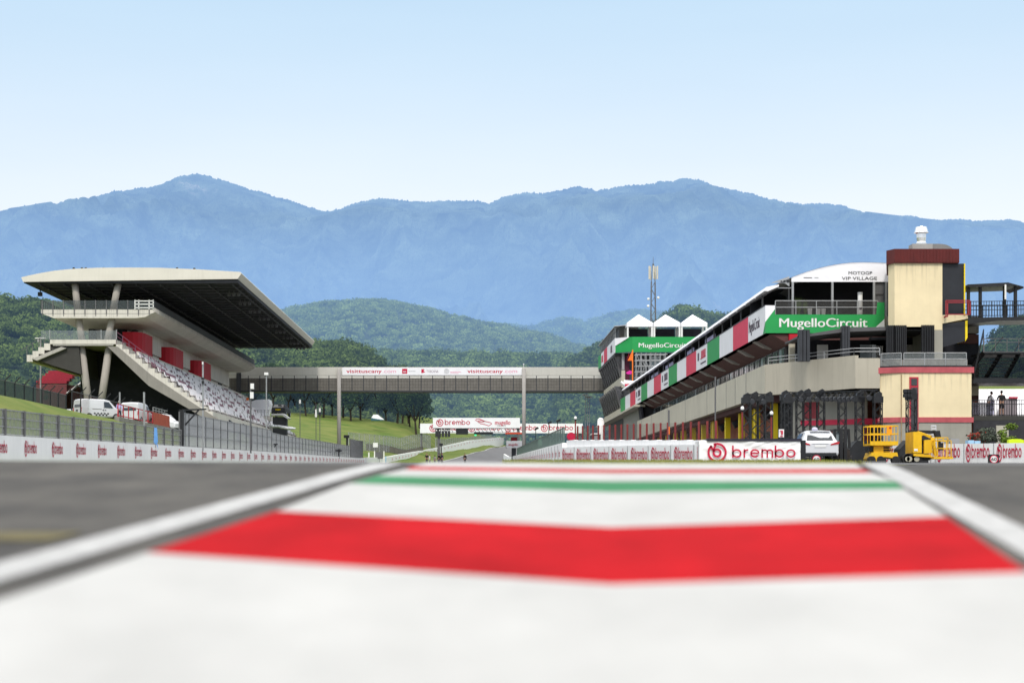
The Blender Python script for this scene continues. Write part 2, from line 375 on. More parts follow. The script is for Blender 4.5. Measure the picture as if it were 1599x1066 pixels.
for k in range(len(mid)-1): strip('painted_runoff_stripe', mid[k], mid[k+1], cols[k])
def zsurf(x, y):
    z = -.668+.0668*y
    if y > 12.0: z = min(z, np.interp(y, [12.0, 13.6, 16.5, 30], [.134, .227, .222, .42]))
    return z
ASPH = mat('asphalt', (.045, .044, .044), .9, .22, 1.5, col2=(.115, .108, .098), bump=.006, bscale=70, spec=.15, aniso=(1, .45, 1))
def side_sheet(name, fx, m, dz, ys=None):
    rows = []
    for y in (ys or [.4, 2, 3, 4, 5, 6, 7, 8, 9, 10, 11, 12, 12.6, 13.1, 13.6, 14.2, 15, 16.5]):
        rows.append([(x, y, zsurf(x, y)+dz+(.030 if x < -1 and y > 12.5 else 0)) for x in fx(y)])
    return MB().sheet(rows).build(name, m, smooth=True, org=(0, 0, 0), kind='structure')
XL = lambda y: -1.26-.79*0+(y-6.5)*.122
XR = lambda y: 1.905+(y-5.87)*.139
side_sheet('asphalt_track', lambda y: [-60, -30, -15, -8, -4, XL(y)-.0], ASPH, -.004)
side_sheet('asphalt_pit_lane', lambda y: [XR(y), 5, 9, 15, 30, 60], ASPH, -.004)
LINE = mat('line_paint', (.40, .40, .40), .8, .22, 7, bump=.002, bscale=80, spec=.2)
side_sheet('white_line', lambda y: [XL(y)-.43, XL(y)-.31, XL(y)-.20], LINE, .003)
side_sheet('white_line', lambda y: [XR(y)+.08, XR(y)+.18, XR(y)+.29], LINE, .003)
side_sheet('yellow_line', lambda y: [XL(y)-1.6, XL(y)-.56], mat('worn_yellow', (.12, .10, .04), .8, .5, 5), .003, [7.0, 7.4])

# asphalt behind the crest up to the bridge, then the climbing road
def road_l(y): return float(np.interp(y, [16, 330, 380, 470, 560, 700, 850, 1000], [-18.9, -8.2, -6.4, -3, 2.1, 12, 24, 38]))
rows = []
for y in [15.5, 17, 25, 40, 60, 68]+list(range(80, 900, 10)):
    if y <= 290: a, b = -18.7, 60
    else: a = road_l(y); b = a+14
    rows.append([(x, y, terr(x, y)+(.025 if y < 290 else .30)) for x in np.linspace(a, b, 14)])
MB().sheet(rows).build('asphalt_straight', mat('road_far', (.13, .13, .135), .85, .2, .05, spec=.2, aniso=(2, .1, 1)), org=(0, 0, 0), kind='structure', smooth=True)
for off, nm in ((.5, 'white_edge_line'), (13.6, 'white_edge_line')):
    rows = [[(road_l(y)+off-.22, y, terr(road_l(y)+off, y)+.36), (road_l(y)+off+.22, y, terr(road_l(y)+off, y)+.36)] for y in range(296, 890, 8)]
    MB().sheet(rows).build(nm, LINE, org=(0, 0, 0), kind='structure')
# grass verge mound before the pit wall banners
rows = []
for y in [52, 56, 60, 64, 67, 70, 73, 75]:
    h = {52: 0, 56: .25, 60: .9, 64: 1.4, 67: 1.6, 70: 1.3, 73: 1, 75: .6}[y]
    rows.append([(x, y, .0160*y+.075*h*min(1, max(0, (x-.5)/1.5))*min(1, max(0, (13.6-x)/1.0))+.03*mnoise.noise(Vector((x*2, y, 0)))) for x in np.arange(.2, 14.2, .25)])
MB().sheet(rows).build('grass_verge', DRYG, org=(0, 0, 0), kind='structure', smooth=True)
bl = MB()
for _ in range(9000):
    x = random.uniform(1, 13.4); y = random.uniform(58, 69); z = .0160*y+.075*(.9 if y < 62 else 1.45); h = random.uniform(.05, .13); a = random.uniform(0, 6.28)
    dx, dy = .018*math.cos(a), .018*math.sin(a); lx = random.uniform(-.05, .05)
    bl.add([(x-dx, y-dy, z-.05), (x+dx, y+dy, z-.05), (x+lx, y, z+h)], [(0, 1, 2)])
bl.build('grass_blades', DRYG, org=(0, 0, 0), kind='stuff', label='short yellowing grass along the foot of the pit wall', cat='grass')

# ================================================================ foliage
def cloud(n, lobes=7, seed=0, flat=.85):
    r = np.random.default_rng(seed); L = r.normal(size=(lobes, 3)); L[:, 2] = np.abs(L[:, 2])*.8-.15; L /= np.linalg.norm(L, axis=1)[:, None]
    cen = L*.52; cen[0] = (0, 0, .25); rad = r.uniform(.34, .56, lobes)
    k = r.integers(0, lobes, n); d = r.normal(size=(n, 3)); d /= np.linalg.norm(d, axis=1)[:, None]
    p = cen[k]+d*rad[k][:, None]*r.uniform(.80, 1.06, n)[:, None]; p[:, 2] *= flat
    nr = d+.45*r.normal(size=(n, 3)); nr /= np.linalg.norm(nr, axis=1)[:, None]
    return p, nr
def leaves(name, cen, rad, n, size, m, org=(0, 0, 0), seed=0, parent=None, squash=1.0, **kw):
    cen = np.array(cen, float).reshape(-1, 3); rad = np.array(rad, float).reshape(-1); C = len(cen); r = np.random.default_rng(seed)
    P = [cloud(n, seed=100+i, lobes=6+i % 4) for i in range(7)]; V = np.empty((C, n, 4, 3), np.float32); T = np.empty((C, n, 4), np.float32)
    for i in range(C):
        p, nr = P[r.integers(0, 7)]; a = r.uniform(0, 6.28); ca, sa = math.cos(a), math.sin(a)
        R = np.array([[ca, -sa, 0], [sa, ca, 0], [0, 0, 1]]); p = p@R.T*rad[i]; p[:, 2] *= squash; q = nr@R.T
        t1 = np.cross(q, r.normal(size=q.shape)); t1 /= np.linalg.norm(t1, axis=1)[:, None]+1e-9; t2 = np.cross(q, t1)
        s = size*r.uniform(.6, 1.3, n)[:, None]; c = p+cen[i]
        V[i, :, 0] = c-t1*s; V[i, :, 1] = c-t2*s*.7; V[i, :, 2] = c+t1*s; V[i, :, 3] = c+t2*s*.7
        T[i] = r.uniform(0, .6)**1.3+r.uniform(0, .15, n)[:, None]
    N = C*n*4; me = bpy.data.meshes.new(name); me.vertices.add(N); me.vertices.foreach_set('co', (V.reshape(-1, 3)-np.array(org)).ravel().astype(np.float32))
    me.loops.add(N); me.loops.foreach_set('vertex_index', np.arange(N, dtype=np.int32))
    me.polygons.add(C*n); me.polygons.foreach_set('loop_start', np.arange(0, N, 4, dtype=np.int32))
    me.attributes.new('tint', 'FLOAT', 'POINT').data.foreach_set('value', T.ravel())
    me.materials.append(m); me.update(calc_edges=True); o = bpy.data.objects.new(name, me); COL.objects.link(o)
    if parent is not None: o.parent = parent
    else: o.location = org
    ORG[o.name] = Vector(org); return tag(o, **kw)
def hill(name, prof, Y0, depth, ybase, spacing, rad, n, leaf, hz, label, seed, dark=(.012, .034, .008), light=(.22, .31, .08), bow=.7, front=None, flat=1.0):
    px = [a for a, b in prof]; py = [b for a, b in prof]; x0, x1 = px[0], px[-1]
    zb = ZP(ybase, Y0-depth)
    def Z(x, v):
        p = x/Y0*F+VX; zr = ZP(np.interp(p, px, py), Y0)-rad*.9
        w = math.sin(v*math.pi/2)**bow if v <= 1 else 1-(v-1)*.8
        return zb+(zr-zb)*w+rad*.8*mnoise.noise(Vector((x/(rad*7), v*6, seed)))*min(1, 4*v)
    rows = []
    nu = 60; us = np.linspace(XP(x0, Y0), XP(x1, Y0), nu)
    for v in np.linspace(0, 1.5, 26): rows.append([(x, Y0-depth+depth*v, Z(x, v)) for x in us])
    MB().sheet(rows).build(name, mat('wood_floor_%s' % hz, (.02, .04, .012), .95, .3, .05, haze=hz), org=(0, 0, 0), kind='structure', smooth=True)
    r = np.random.default_rng(seed); A = (us[-1]-us[0])*depth; K = int(A*1.06/spacing**2*math.sqrt(1+((ZP(min(py), Y0)-zb)/depth)**2)*1.15)
    xs = r.uniform(us[0], us[-1], K); vs = 1.06*r.uniform(0, 1, K)**1.35; cen = np.array([(x, Y0-depth+depth*v, Z(x, v)+rad*.35) for x, v in zip(xs, vs)])
    rr = rad*(.6+.85*r.uniform(0, 1, K)**1.6)
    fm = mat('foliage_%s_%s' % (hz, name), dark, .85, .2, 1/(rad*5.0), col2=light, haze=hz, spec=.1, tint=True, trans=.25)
    leaves('woodland', cen, rr, n, leaf, fm, seed=seed, kind='stuff', label=label, cat='woodland', squash=flat)
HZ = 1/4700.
hill('wooded_hill', [(340, 545), (400, 512), (440, 500), (470, 495), (500, 489), (530, 482), (570, 476), (600, 478), (640, 484), (680, 494), (730, 507), (770, 516), (800, 524), (850, 532), (880, 546), (920, 556), (960, 560)],
     2000, 560, 640, 7.5, 5.6, 110, 1.05, HZ, 'wooded rounded hill behind the bridge', 3, light=(.27, .36, .10))
hill('wooded_ridge', [(740, 530), (780, 513), (830, 511), (880, 503), (905, 510), (940, 497), (990, 489), (1030, 494), (1080, 500), (1130, 498), (1180, 505), (1300, 515)],
     3100, 500, 580, 13, 9.5, 90, 1.9, HZ, 'hazy blue wooded ridge beyond the hill', 5)
hill('valley_wood', [(590, 560), (640, 560), (700, 558), (760, 562), (820, 560), (880, 563), (960, 565)],
     1050, 330, 704, 6.2, 5.0, 230, .75, HZ, 'dense valley wood seen under the bridge', 8, bow=.95)
hill('hillside_wood_right', [(855, 590), (880, 575), (910, 556), (940, 535), (970, 523), (1000, 512), (1040, 492), (1062, 482), (1085, 494), (1120, 493), (1150, 500), (1210, 500), (1400, 520), (1560, 600)],
     820, 150, 700, 6.5, 5.2, 260, .72, HZ, 'dark wood rising behind the pit complex', 12, dark=(.010, .028, .008), light=(.16, .23, .06))
hill('hillside_wood_left', [(-260, 490), (-160, 470), (-60, 480), (0, 479), (28, 473), (60, 478), (90, 474), (120, 480), (170, 500), (300, 535), (380, 545), (410, 541), (450, 543), (500, 538), (545, 541), (570, 549), (600, 570), (640, 585)],
     640, 150, 696, 5.6, 4.6, 420, .55, HZ*.8, 'dark wood on the slope behind the grandstand', 15, dark=(.012, .030, .008), light=(.17, .24, .06))
hill('hillside_wood_far_right', [(1380, 600), (1430, 585), (1470, 560), (1500, 548), (1530, 528), (1560, 512), (1590, 498), (1640, 497), (1700, 490), (1800, 480), (1900, 500)],
     560, 130, 715, 5.4, 4.2, 420, .5, HZ*.9, 'wood behind the walkway at the right edge', 18, dark=(.012, .028, .010), light=(.08, .13, .03))

# mountains
RID = [(-400, 372), (-250, 352), (-120, 345), (0, 331), (60, 324), (130, 313), (180, 300), (215, 293), (255, 289), (275, 278), (310, 271), (330, 277), (360, 286), (400, 298), (440, 310), (480, 323), (505, 331), (530, 326), (560, 317), (590, 311), (620, 313), (660, 316), (700, 315), (740, 314), (762, 319), (790, 306), (820, 302), (850, 303), (880, 297), (905, 290), (930, 299), (960, 294), (1000, 289), (1040, 283), (1075, 279), (1100, 284), (1130, 295), (1165, 301), (1200, 312), (1240, 318), (1290, 319), (1320, 323), (1345, 334), (1380, 338), (1420, 338), (1450, 344), (1500, 344), (1540, 346), (1570, 343), (1599, 348), (1700, 360), (1850, 352), (2050, 385)]
rx = [a for a, b in RID]; ry = [b for a, b in RID]
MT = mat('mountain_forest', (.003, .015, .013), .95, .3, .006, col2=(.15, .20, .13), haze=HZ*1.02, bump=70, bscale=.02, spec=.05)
n_ = MT.node_tree.nodes; pb = [q for q in n_ if q.type == 'BSDF_PRINCIPLED'][0]; lk = pb.inputs['Base Color'].links[0].from_socket   # pale rocky clearings
nzr = n_.new('ShaderNodeTexNoise'); nzr.inputs['Scale'].default_value = .0022; nzr.inputs['Detail'].default_value = 9; nzr.inputs['Roughness'].default_value = .7
tcr = n_.new('ShaderNodeTexCoord'); MT.node_tree.links.new(tcr.outputs['Object'], nzr.inputs['Vector'])
rr_ = n_.new('ShaderNodeMapRange'); rr_.inputs[1].default_value = .655; rr_.inputs[2].default_value = .76; MT.node_tree.links.new(nzr.outputs['Fac'], rr_.inputs[0])
mr_ = n_.new('ShaderNodeMix'); mr_.data_type = 'RGBA'; mr_.inputs[7].default_value = (.38, .36, .28, 1)
MT.node_tree.links.new(rr_.outputs[0], mr_.inputs[0]); MT.node_tree.links.new(lk, mr_.inputs[6]); MT.node_tree.links.new(mr_.outputs[2], pb.inputs['Base Color'])
def mountain():
    Y1 = 7600.; Y0 = 3700.; nu, nv = 1500, 130; rows = []
    for j in range(nv+1):
        v = j/nv*1.12; r = []
        for i in range(nu):
            p = -400+2450*i/(nu-1); x = (p-VX)*Y1/F; y = Y0+(Y1-Y0)*v
            py = np.interp(p, rx, ry); zr = ZP(py, Y1)
            w = v**1.05 if v <= 1 else 1-(v-1)*2.2
            z = 60+(zr-60)*w
            q = Vector((x*.0011, y*.00040, 2.3)); spur = 1-abs(mnoise.noise(q))*2.0
            q2 = Vector((x*.0032+3, y*.0011, 7.1)); sp2 = 1-abs(mnoise.noise(q2))*2.0
            env = 4*v*(1-v)*min(1, (1-v)*3.5) if v < 1 else 0
            z += (spur*.5-.2)*430*env+(sp2-.5)*190*env
            q3 = Vector((x*.012, y*.006, 1)); z += (1-2*abs(mnoise.noise(q3)))*42*min(1, v*3)*max(0, min(1, (1.02-v)*6))
            z += 7*mnoise.noise(Vector((x*.05, y*.02, 4)))+9*mnoise.noise(Vector((x*.16, y*.05, 9)))
            if v < .985: z = min(z, (HY-(py+1.5+(1-v)*48))*y/F)
            r.append((x, y, z))
        rows.append(r)
    MB().sheet(rows).build('mountain', MT, org=(0, 0, 0), kind='structure', smooth=True)
mountain()

# single trees on the grass bank
BARK = mat('bark', (.035, .028, .022), .9, .3, 4)
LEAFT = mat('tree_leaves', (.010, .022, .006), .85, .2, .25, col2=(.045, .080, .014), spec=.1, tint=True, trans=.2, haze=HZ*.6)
def tree_proto(k, H, R, label, group, lf=LEAFT, n=2400, ls=.30, trunk=.26):
    t = proto('broadleaf_tree', label, 'tree', group); tr = MB(); r = random.Random(k)
    b = Vector((0, 0, -.5)); top = Vector((r.uniform(-.4, .4), r.uniform(-.4, .4), H*trunk)); tr.cyl(b, top, .30, .22, 8)
    for i in range(5):
        a = i*1.26+r.uniform(-.3, .3); q = top+Vector((math.cos(a)*R*.5, math.sin(a)*R*.5, H*.28)); tr.cyl(top-Vector((0, 0, .4)), q, .17, .08, 6)
    tr.build('trunk', BARK, t)
    c = []; rr = []
    for i in range(5):
        a = r.uniform(0, 6.28); d = R*r.uniform(.25, .55); c.append((math.cos(a)*d, math.sin(a)*d, H*r.uniform(.40, .70))); rr.append(R*r.uniform(.6, .82))
    c.append((0, 0, H*.74)); rr.append(R*.7)
    o = leaves('crown', c, rr, n//6, ls, lf, seed=40+k); o.parent = t
    return t
GT = 'trees standing on the grass bank behind the bridge'
TP = [tree_proto(k, H, R, 'dark round-crowned tree on the grass bank under the bridge', GT) for k, (H, R) in enumerate([(13.5, 5.2), (12, 4.6), (14.5, 5.0), (11.5, 4.9)])]
spots = []
for i, (px, Y) in enumerate([(449, 480), (462, 500), (478, 470), (492, 485), (505, 468), (519, 490), (536, 478), (548, 462), (563, 470), (566, 500), (590, 505), (603, 490), (612, 505), (620, 478), (628, 500), (640, 474), (650, 462), (470, 530), (500, 535), (530, 540), (556, 530), (580, 535), (600, 540), (617, 530), (638, 520), (440, 510), (425, 490), (410, 520), (395, 500), (655, 500)]):
    spots.append((px, Y))
for i, (px, Y) in enumerate(spots):
    x = XP(px, Y); loc = (x, Y, terr(x, Y)); k = i % 4
    side = ['left', 'middle', 'right'][0 if px < 500 else 1 if px < 590 else 2]
    if i < 4: place(TP[i], loc, i); o = TP[i]
    else: o = dup(TP[k], loc, i*1.7, .85+.3*random.random())
    ROW = 'front' if Y < 495 else 'rear'
    o['label'] = 'dark round-crowned tree in the %s row on the %s of the grass bank' % (ROW, side)
# ================================================================ left barrier wall, fences, bank
def ribbon(mb, pts, w, zb, zt):   # pts (x,y); zb, zt functions of index
    n = len(pts); L_ = []; R_ = []
    for i, (x, y) in enumerate(pts):
        a = Vector(pts[max(0, i-1)]); b = Vector(pts[min(n-1, i+1)]); d = (b-a).normalized(); q = Vector((-d.y, d.x))*w/2
        L_.append((x+q.x, y+q.y)); R_.append((x-q.x, y-q.y))
    for i in range(n-1):
        p = [(*L_[i], zb(i)), (*R_[i], zb(i)), (*R_[i+1], zb(i+1)), (*L_[i+1], zb(i+1)), (*L_[i], zt(i)), (*R_[i], zt(i)), (*R_[i+1], zt(i+1)), (*L_[i+1], zt(i+1))]
        mb.hexa(p)
    return mb
def wallx(y): return float(np.interp(y, [56, 290, 330, 400, 470, 560, 700, 850, 930], [-19, -19, -17.9, -15.6, -11.4, -2.8, 9.5, 22, 30]))
wt = thing('barrier_wall', 'long white concrete barrier wall with red logos along the left of the straight', 'wall', (-19, 60, terr(-19, 68)))
ys = [52, 60, 68]+list(range(78, 300, 10)); pts = [(wallx(y)-.2, y) for y in ys]
ribbon(MB(), pts, .4, lambda i: terr(-19, ys[i])-.3, lambda i: terr(-19, max(60, ys[i]))+1.13+.0).build('wall', WALLW, wt)
y = 67.0; k = 0
while y < 286:
    m = MB(); z = terr(-19, y)
    sl = Vector((0, 1, .0152)).normalized()
    logo(m, (-19, y, z+.28), sl, UZ, (1, 0, 0), .70, sq=.62)
    m.build('logo', CRIM, wt); y += 4.62
wt2 = thing('barrier_wall', 'white barrier wall curving uphill beyond the bridge beside the grass edge', 'wall', (-17, 300, terr(-19, 290)))
ys2 = list(range(290, 930, 10)); pts2 = [(wallx(y), y) for y in ys2]
wz2 = lambda y: terr(road_l(y)+7, y)+float(np.interp(y, [290, 400, 470, 560, 700, 850], [.0, .5, .9, 2.4, 2.6, 1.2]))
ribbon(MB(), pts2, .4, lambda i: wz2(ys2[i])-3, lambda i: wz2(ys2[i])+1.25).build('wall', WALLW, wt2)
for yy in list(range(345, 560, 9))+list(range(560, 840, 12)):
    a = Vector((wallx(yy), yy, 0)); b = Vector((wallx(yy+2.2), yy+2.2, 0)); d = (b-a).normalized(); n = Vector((d.y, -d.x, 0))
    m = MB(); logo(m, (a.x+n.x*.2, a.y+n.y*.2, wz2(yy)+.3), d, UZ, n, .65, sq=.8, lift=.03); m.build('logo', CRIM, wt2)

def fence(name, pts, h, label, post_m, mesh_m, post_step=3.0, pw=.09, wire=None, crank=0, zf=None, bars=0, rails=(1.0,), group=None, wm=STEELD):
    """pts: path of (x, y); zf(x,y): base height"""
    zf = zf or terr; t = thing(name, label, 'fence', (*pts[0], zf(*pts[0])), group)
    seg = []; acc = 0
    for a, b in zip(pts, pts[1:]): seg.append((Vector(a), Vector(b), acc)); acc += (Vector(b)-Vector(a)).length
    def at(s):
        for a, b, s0 in seg:
            if s <= s0+(b-a).length+1e-6: q = a+(b-a)*((s-s0)/(b-a).length); return q.x, q.y
        return tuple(seg[-1][1])
    n = max(1, round(acc/post_step)); st = acc/n
    hh = h if callable(h) else (lambda s: h)
    for i in range(n+1):
        x, y = at(i*st); z = zf(x, y); m = MB(); m.box(x-pw/2, x+pw/2, y-pw/2, y+pw/2, z-.3, z+hh(i*st))
        if crank: m.beam((x, y, z+hh(i*st)-.02), (x+crank, y, z+hh(i*st)+abs(crank)), pw*.8)
        if i < 100: m.build('post', post_m, t)
    top = []; bot = []; mm = MB()
    k = max(2, int(acc/1.5)); 
    for i in range(k+1):
        s = acc*i/k; x, y = at(s); z = zf(x, y); bot.append((x, y, z+.02)); top.append((x, y, z+hh(s)-.04))
    mm.sheet([bot, top]).build('mesh_panel', mesh_m, t)
    wb = MB()
    for r in rails:
        for a, b, c, d in zip(bot, bot[1:], top, top[1:]):
            wb.beam(Vector(a).lerp(Vector(c), r), Vector(b).lerp(Vector(d), r), .05)
    if wire:
        nw = int(acc/wire)
        for i in range(nw+1):
            s = acc*i/nw; x, y = at(s); z = zf(x, y); wb.beam((x, y, z), (x, y, z+hh(s)-.05), .018)
    if rails or wire: wb.build('wire_frame', wm, t)
    return t
wz = lambda x, y: terr(-19, y)+1.12
fence('catch_fence', [(-19.35, 58), (-19.35, 111.3)], 1.12, 'low dark-posted catch fence on the left barrier wall before the grass bank', STEELD, MESHG, 3.0, .16, zf=wz, rails=(.05, .35, .68, 1), wire=.6, wm=STEEL)
fence('catch_fence', [(-19.5, 111.8), (-19.5, 262)], lambda s: 2.35-.5*min(1, s/60) if s > 50 else 2.3-.003*s, 'tall grey catch fence on the left barrier wall in front of the grandstand', STEELD, net('dense_grey_mesh', (.44, .45, .46), .84), 3.6, .10, zf=wz, rails=(0.03, .35, .68, 1), wire=.45, wm=STEEL)
fence('catch_fence', [(-19.5, 262.5), (-19.5, 290)], 2.9, 'end section of the catch fence with upright dark slats just left of the bridge pier', STEELD, net('pale_grey_mesh', (.42, .43, .45), .8), 2.5, .22, zf=wz, rails=(1,))
for yy, hh in ((112, 3.2),):
    MB().box(-19.55, -19.25, yy-.15, yy+.15, terr(-19, yy)+.9, terr(-19, yy)+1.1+2.45).build('fence_end_post', BLACK, label='thick black post where the tall catch fence begins', cat='post')
m = MB(); x = XP(287, 114); z = terr(-19, 114)+3.3
m.beam((x, 114, z+.3), (x+1.5, 114, z+.35), .1); m.beam((x, 114, z-.8), (x+1.0, 114, z+.3), .1); m.box(x-.1, x+.1, 113.9, 114.1, terr(-20, 114), z+.35)
m.build('bracket_frame', BLACK, label='black steel bracket frame beside the start of the tall fence', cat='frame')
# security fence with cranked tops on the bank crest
bz = lambda x, y: 6.35
fence('security_fence', [(-34.2, 100), (-34.2, 142)], 1.75, 'dark screened security fence with cranked post tops on the grass bank', BLACK, MESHD, 2.6, .09, crank=.42, zf=bz, rails=(1,))
fence('security_fence', [(-34.2, 144), (-34.2, 186)], 2.2, 'open security fence with cranked post tops beside the parked van', BLACK, MESHT, 3.2, .09, crank=.5, zf=bz, rails=(1,))
# concrete retaining wall and red barrier below the parking
rw = MB(); X0, X1 = -30.6, -30.2
rw.box(X0, X1, 144, 174, 2.5, 6.35).build('retaining_wall', CONCD, label='stained concrete retaining wall below the parking area', cat='wall')
t = thing('barrier_railing', 'rust red barrier with white handrail on the retaining wall', 'railing', (-30.4, 146, 6.35))
MB().box(-30.45, -30.35, 160, 168.5, 6.35, 7.5).build('panel', mat('rust_red_panel', (.38, .07, .035), .7, .2, 1.5, streak=.3), t)
m = MB()
for yy in np.arange(144.5, 160, 2.2): m.box(-30.45, -30.37, yy-.04, yy+.04, 6.35, 7.45)
for zz in (6.5, 7.45): m.box(-30.44, -30.38, 144.5, 160, zz-.04, zz+.04)
m.build('rail', mat('red_rail', (.45, .04, .05), .6, .1), t)
m = MB()
for yy in np.arange(161, 168.5, 1.5): m.box(-30.6, -30.54, yy-.03, yy+.03, 6.35, 8.0)
for zz in (7.75, 8.0): m.box(-30.6, -30.54, 161, 168.4, zz-.03, zz+.03)
m.build('handrail', STEEL, t)

# hillside fences beyond the bridge
fence('catch_fence', [(-26, 345), (-20.5, 372), (-16.0, 420), (-12.6, 462)], 3.6, 'grey mesh catch fence curving across the grass slope behind the bridge', STEEL, MESHL, 4, .1, rails=(1, .5), wire=.8, wm=STEEL)
fence('screen_fence', [(-23.5, 362), (-17.5, 392), (-13.6, 430)], 2.2, 'brown screened fence low on the grass slope behind the bridge', STEELD, net('brown_mesh', (.14, .12, .10), .9), 4, .1, rails=(1,), zf=lambda x, y: terr(x, y)-.8)
fence('catch_fence', [(-11.5, 472), (-3, 560), (9, 700), (22, 850)], 3.6, 'far mesh fence above the curving white wall', STEEL, MESHG, 6, .12, rails=(1, .5), wm=STEEL)

# ================================================================ grandstand
GY0, GY1 = 188.0, 273.0
gx = lambda px: (px-VX)*GY0/F
gz = lambda py: (HY-py)*GY0/F
G = thing('grandstand', 'large concrete grandstand with broad flat canopy roof and red blocks under its upper deck', 'grandstand', (-38, GY0, 6.4))
# roof: arched top, flat dark soffit
top = [(33, 433), (45, 430), (62, 426.5), (85, 422.5), (110, 420), (150, 418), (200, 417.6), (250, 418), (310, 420.5), (375, 424.5)]
bot = [(369, 438), (240, 441.5), (100, 442), (36, 441.5)]
tp = [(gx(a), gz(b)) for a, b in top]; bp = [(gx(a), gz(b)) for a, b in bot]
R_ = MB(); R_.prism(tp+[(gx(377), gz(427))]+[(gx(371), gz(435.5))]+[(bp[-1][0], bp[-1][1]+.10)], 'y', GY0, GY1); roof = R_.build('roof', ROOFW, G)
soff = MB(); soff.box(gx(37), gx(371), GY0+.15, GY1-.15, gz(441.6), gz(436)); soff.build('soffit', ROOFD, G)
rg = MB()
for i, px in enumerate(np.linspace(60, 362, 9)): rg.box(gx(px)-.05, gx(px)+.05, GY0+.5, GY1-.5, gz(441.6)-.22, gz(441.6)-.0)
for yy in np.arange(GY0+2.5, GY1, 2.8): rg.box(gx(50), gx(368), yy-.05, yy+.05, gz(441.6)-.14, gz(441.6)-.0)
rg.build('soffit_grid', mat('soffit_grid', (.045, .047, .055), .6, .2, 2), roof)
for i, yy in enumerate(np.arange(GY0+7, GY1-3, 9.2)):
    m = MB()
    for k in range(3): m.box(gx(345)+k*.55-.3, gx(345)+k*.55, yy, yy+.3, gz(441.6)-.62, gz(441.6)-.3); m.box(gx(345)+k*.55-.2, gx(345)+k*.55-.1, yy+.1, yy+.2, gz(441.6)-.3, gz(441.6))
    m.box(gx(345)-.4, gx(345)+1.3, yy+.1, yy+.2, gz(441.6)-.36, gz(441.6)-.28); m.build('spotlight', mat('spot_metal', (.10, .10, .11), .5, .2), roof)
for px, py in ((43, 447), (70, 461), (96, 473)):
    yy = GY0*1.0+ (py-443)*1.4; m = MB(); xx = gx(37)+.2; m.box(xx-.1, xx+.35, yy, yy+.4, gz(441.6)-.8, gz(441.6)-.35); m.box(xx+.1, xx+.2, yy+.1, yy+.2, gz(441.6)-.4, gz(441.6)); m.build('spotlight', BLACK, roof)
for px in (113, 126, 132, 160, 275, 302): MB().box(gx(px)-.1, gx(px)+.1, GY0+.5, GY0+.8, gz(420.5), gz(419)+.12 if px > 290 else gz(418)+.1).build('roof_anchor', BLACK, roof)
# upper deck
ux0, ux1 = gx(64), gx(241)
prof = [(ux0, gz(483)), (ux1, gz(483)), (ux1, gz(487.5)), (gx(236), gz(490)), (gx(226), gz(495)), (gx(212), gz(496.5)), (gx(84), gz(496.5)), (ux0, gz(489))]
ud = MB().prism(prof, 'y', GY0, GY1).build('upper_deck', CONCL, G)
m = MB().box(gx(66), ux1-.05, GY0-.012, GY0, gz(489.8), gz(489.3))
for px in np.arange(66, 241, 16.7): m.box(gx(px)-.035, gx(px)+.035, GY0-.02, GY0, gz(493.5), gz(483))
m.build('panel_joint', STEELD, ud)
# deck railing: end side glass with posts, long side dark parapet
for px in np.arange(66, 241, 16.7):
    MB().box(gx(px)-.05, gx(px)+.05, GY0-.06, GY0+.02, gz(490), gz(468.5)).build('railing_post', STEELD, ud)
MB().box(ux0, ux1, GY0-.03, GY0-.01, gz(483), gz(469)).build('glass_panel', net('rail_glass', (.10, .12, .13), .28), ud)
MB().box(ux1-.12, ux1-.04, GY0+.1, GY1, gz(483), gz(469)).build('parapet', DGREY, ud)
m = MB()
for yy in np.arange(GY0, GY1, .55): m.box(ux1-.02, ux1+.06, yy, yy+.14, gz(487.5), gz(480.5))
m.box(ux1-.01, ux1+.03, GY0, GY1, gz(487.4), gz(486.4))
m.build('bracket_row', CONCL, ud)
m = MB()
for yy in np.arange(GY0, GY0+50, 1.0): m.box(ux0-.05, ux0+.03, yy, yy+.08, gz(483), gz(468.5))
m.box(ux0-.05, ux0+.03, GY0, GY1, gz(469), gz(468)); m.build('railing', BLACK, ud)
wg = MB()   # light steel gate frame on deck end
for zz in (470, 475, 480.5): wg.box(gx(211), gx(240), GY0-.1, GY0-.04, gz(zz)-.05, gz(zz)+.05)
for px in (211, 217, 233, 239.5): wg.box(gx(px)-.05, gx(px)+.05, GY0-.1, GY0-.04, gz(483), gz(468))
wg.build('gate_frame', WHITE, ud)
# middle storey: back wall, core, red blocks
MB().box(gx(100), gx(185), GY0+14, GY1-1, gz(530), gz(496.5)).build('back_wall', CONCL, G)
for px, w_ in ((144, 9), (189, 14)): MB().box(XP(px, 201)-w_*.036, XP(px, 201)+w_*.036, 200.5, 201.99, gz(530), ZP(508, 201.9)).build('doorway', DARK, G)
zt_, zb_ = gz(496.5)-.01, 15.2
for a, b in ((193.5, 201.5), (213.5, 222.5), (235, 245.5)):
    MB().prism([(-40.2, a), (-39.0, a), (-38.5, a+.3), (-38.15, a+.9), (-38.0, a+1.9), (-38.0, b-1.9), (-38.15, b-.9), (-38.5, b-.3), (-39.0, b), (-40.2, b)], 'z', zb_, zt_-1.0).build('red_block', REDB, G)
for a in (205.5, 227, 250, 262): MB().box(-41.5, -39.6, a, a+3.0, 14.8, zt_).build('core_wall', DGREY, G)
MB().box(-46, -41.6, 204, GY1-2, gz(530), zt_).build('concourse_wall', mat('shade_wall', (.10, .10, .10), .8, .1), G)
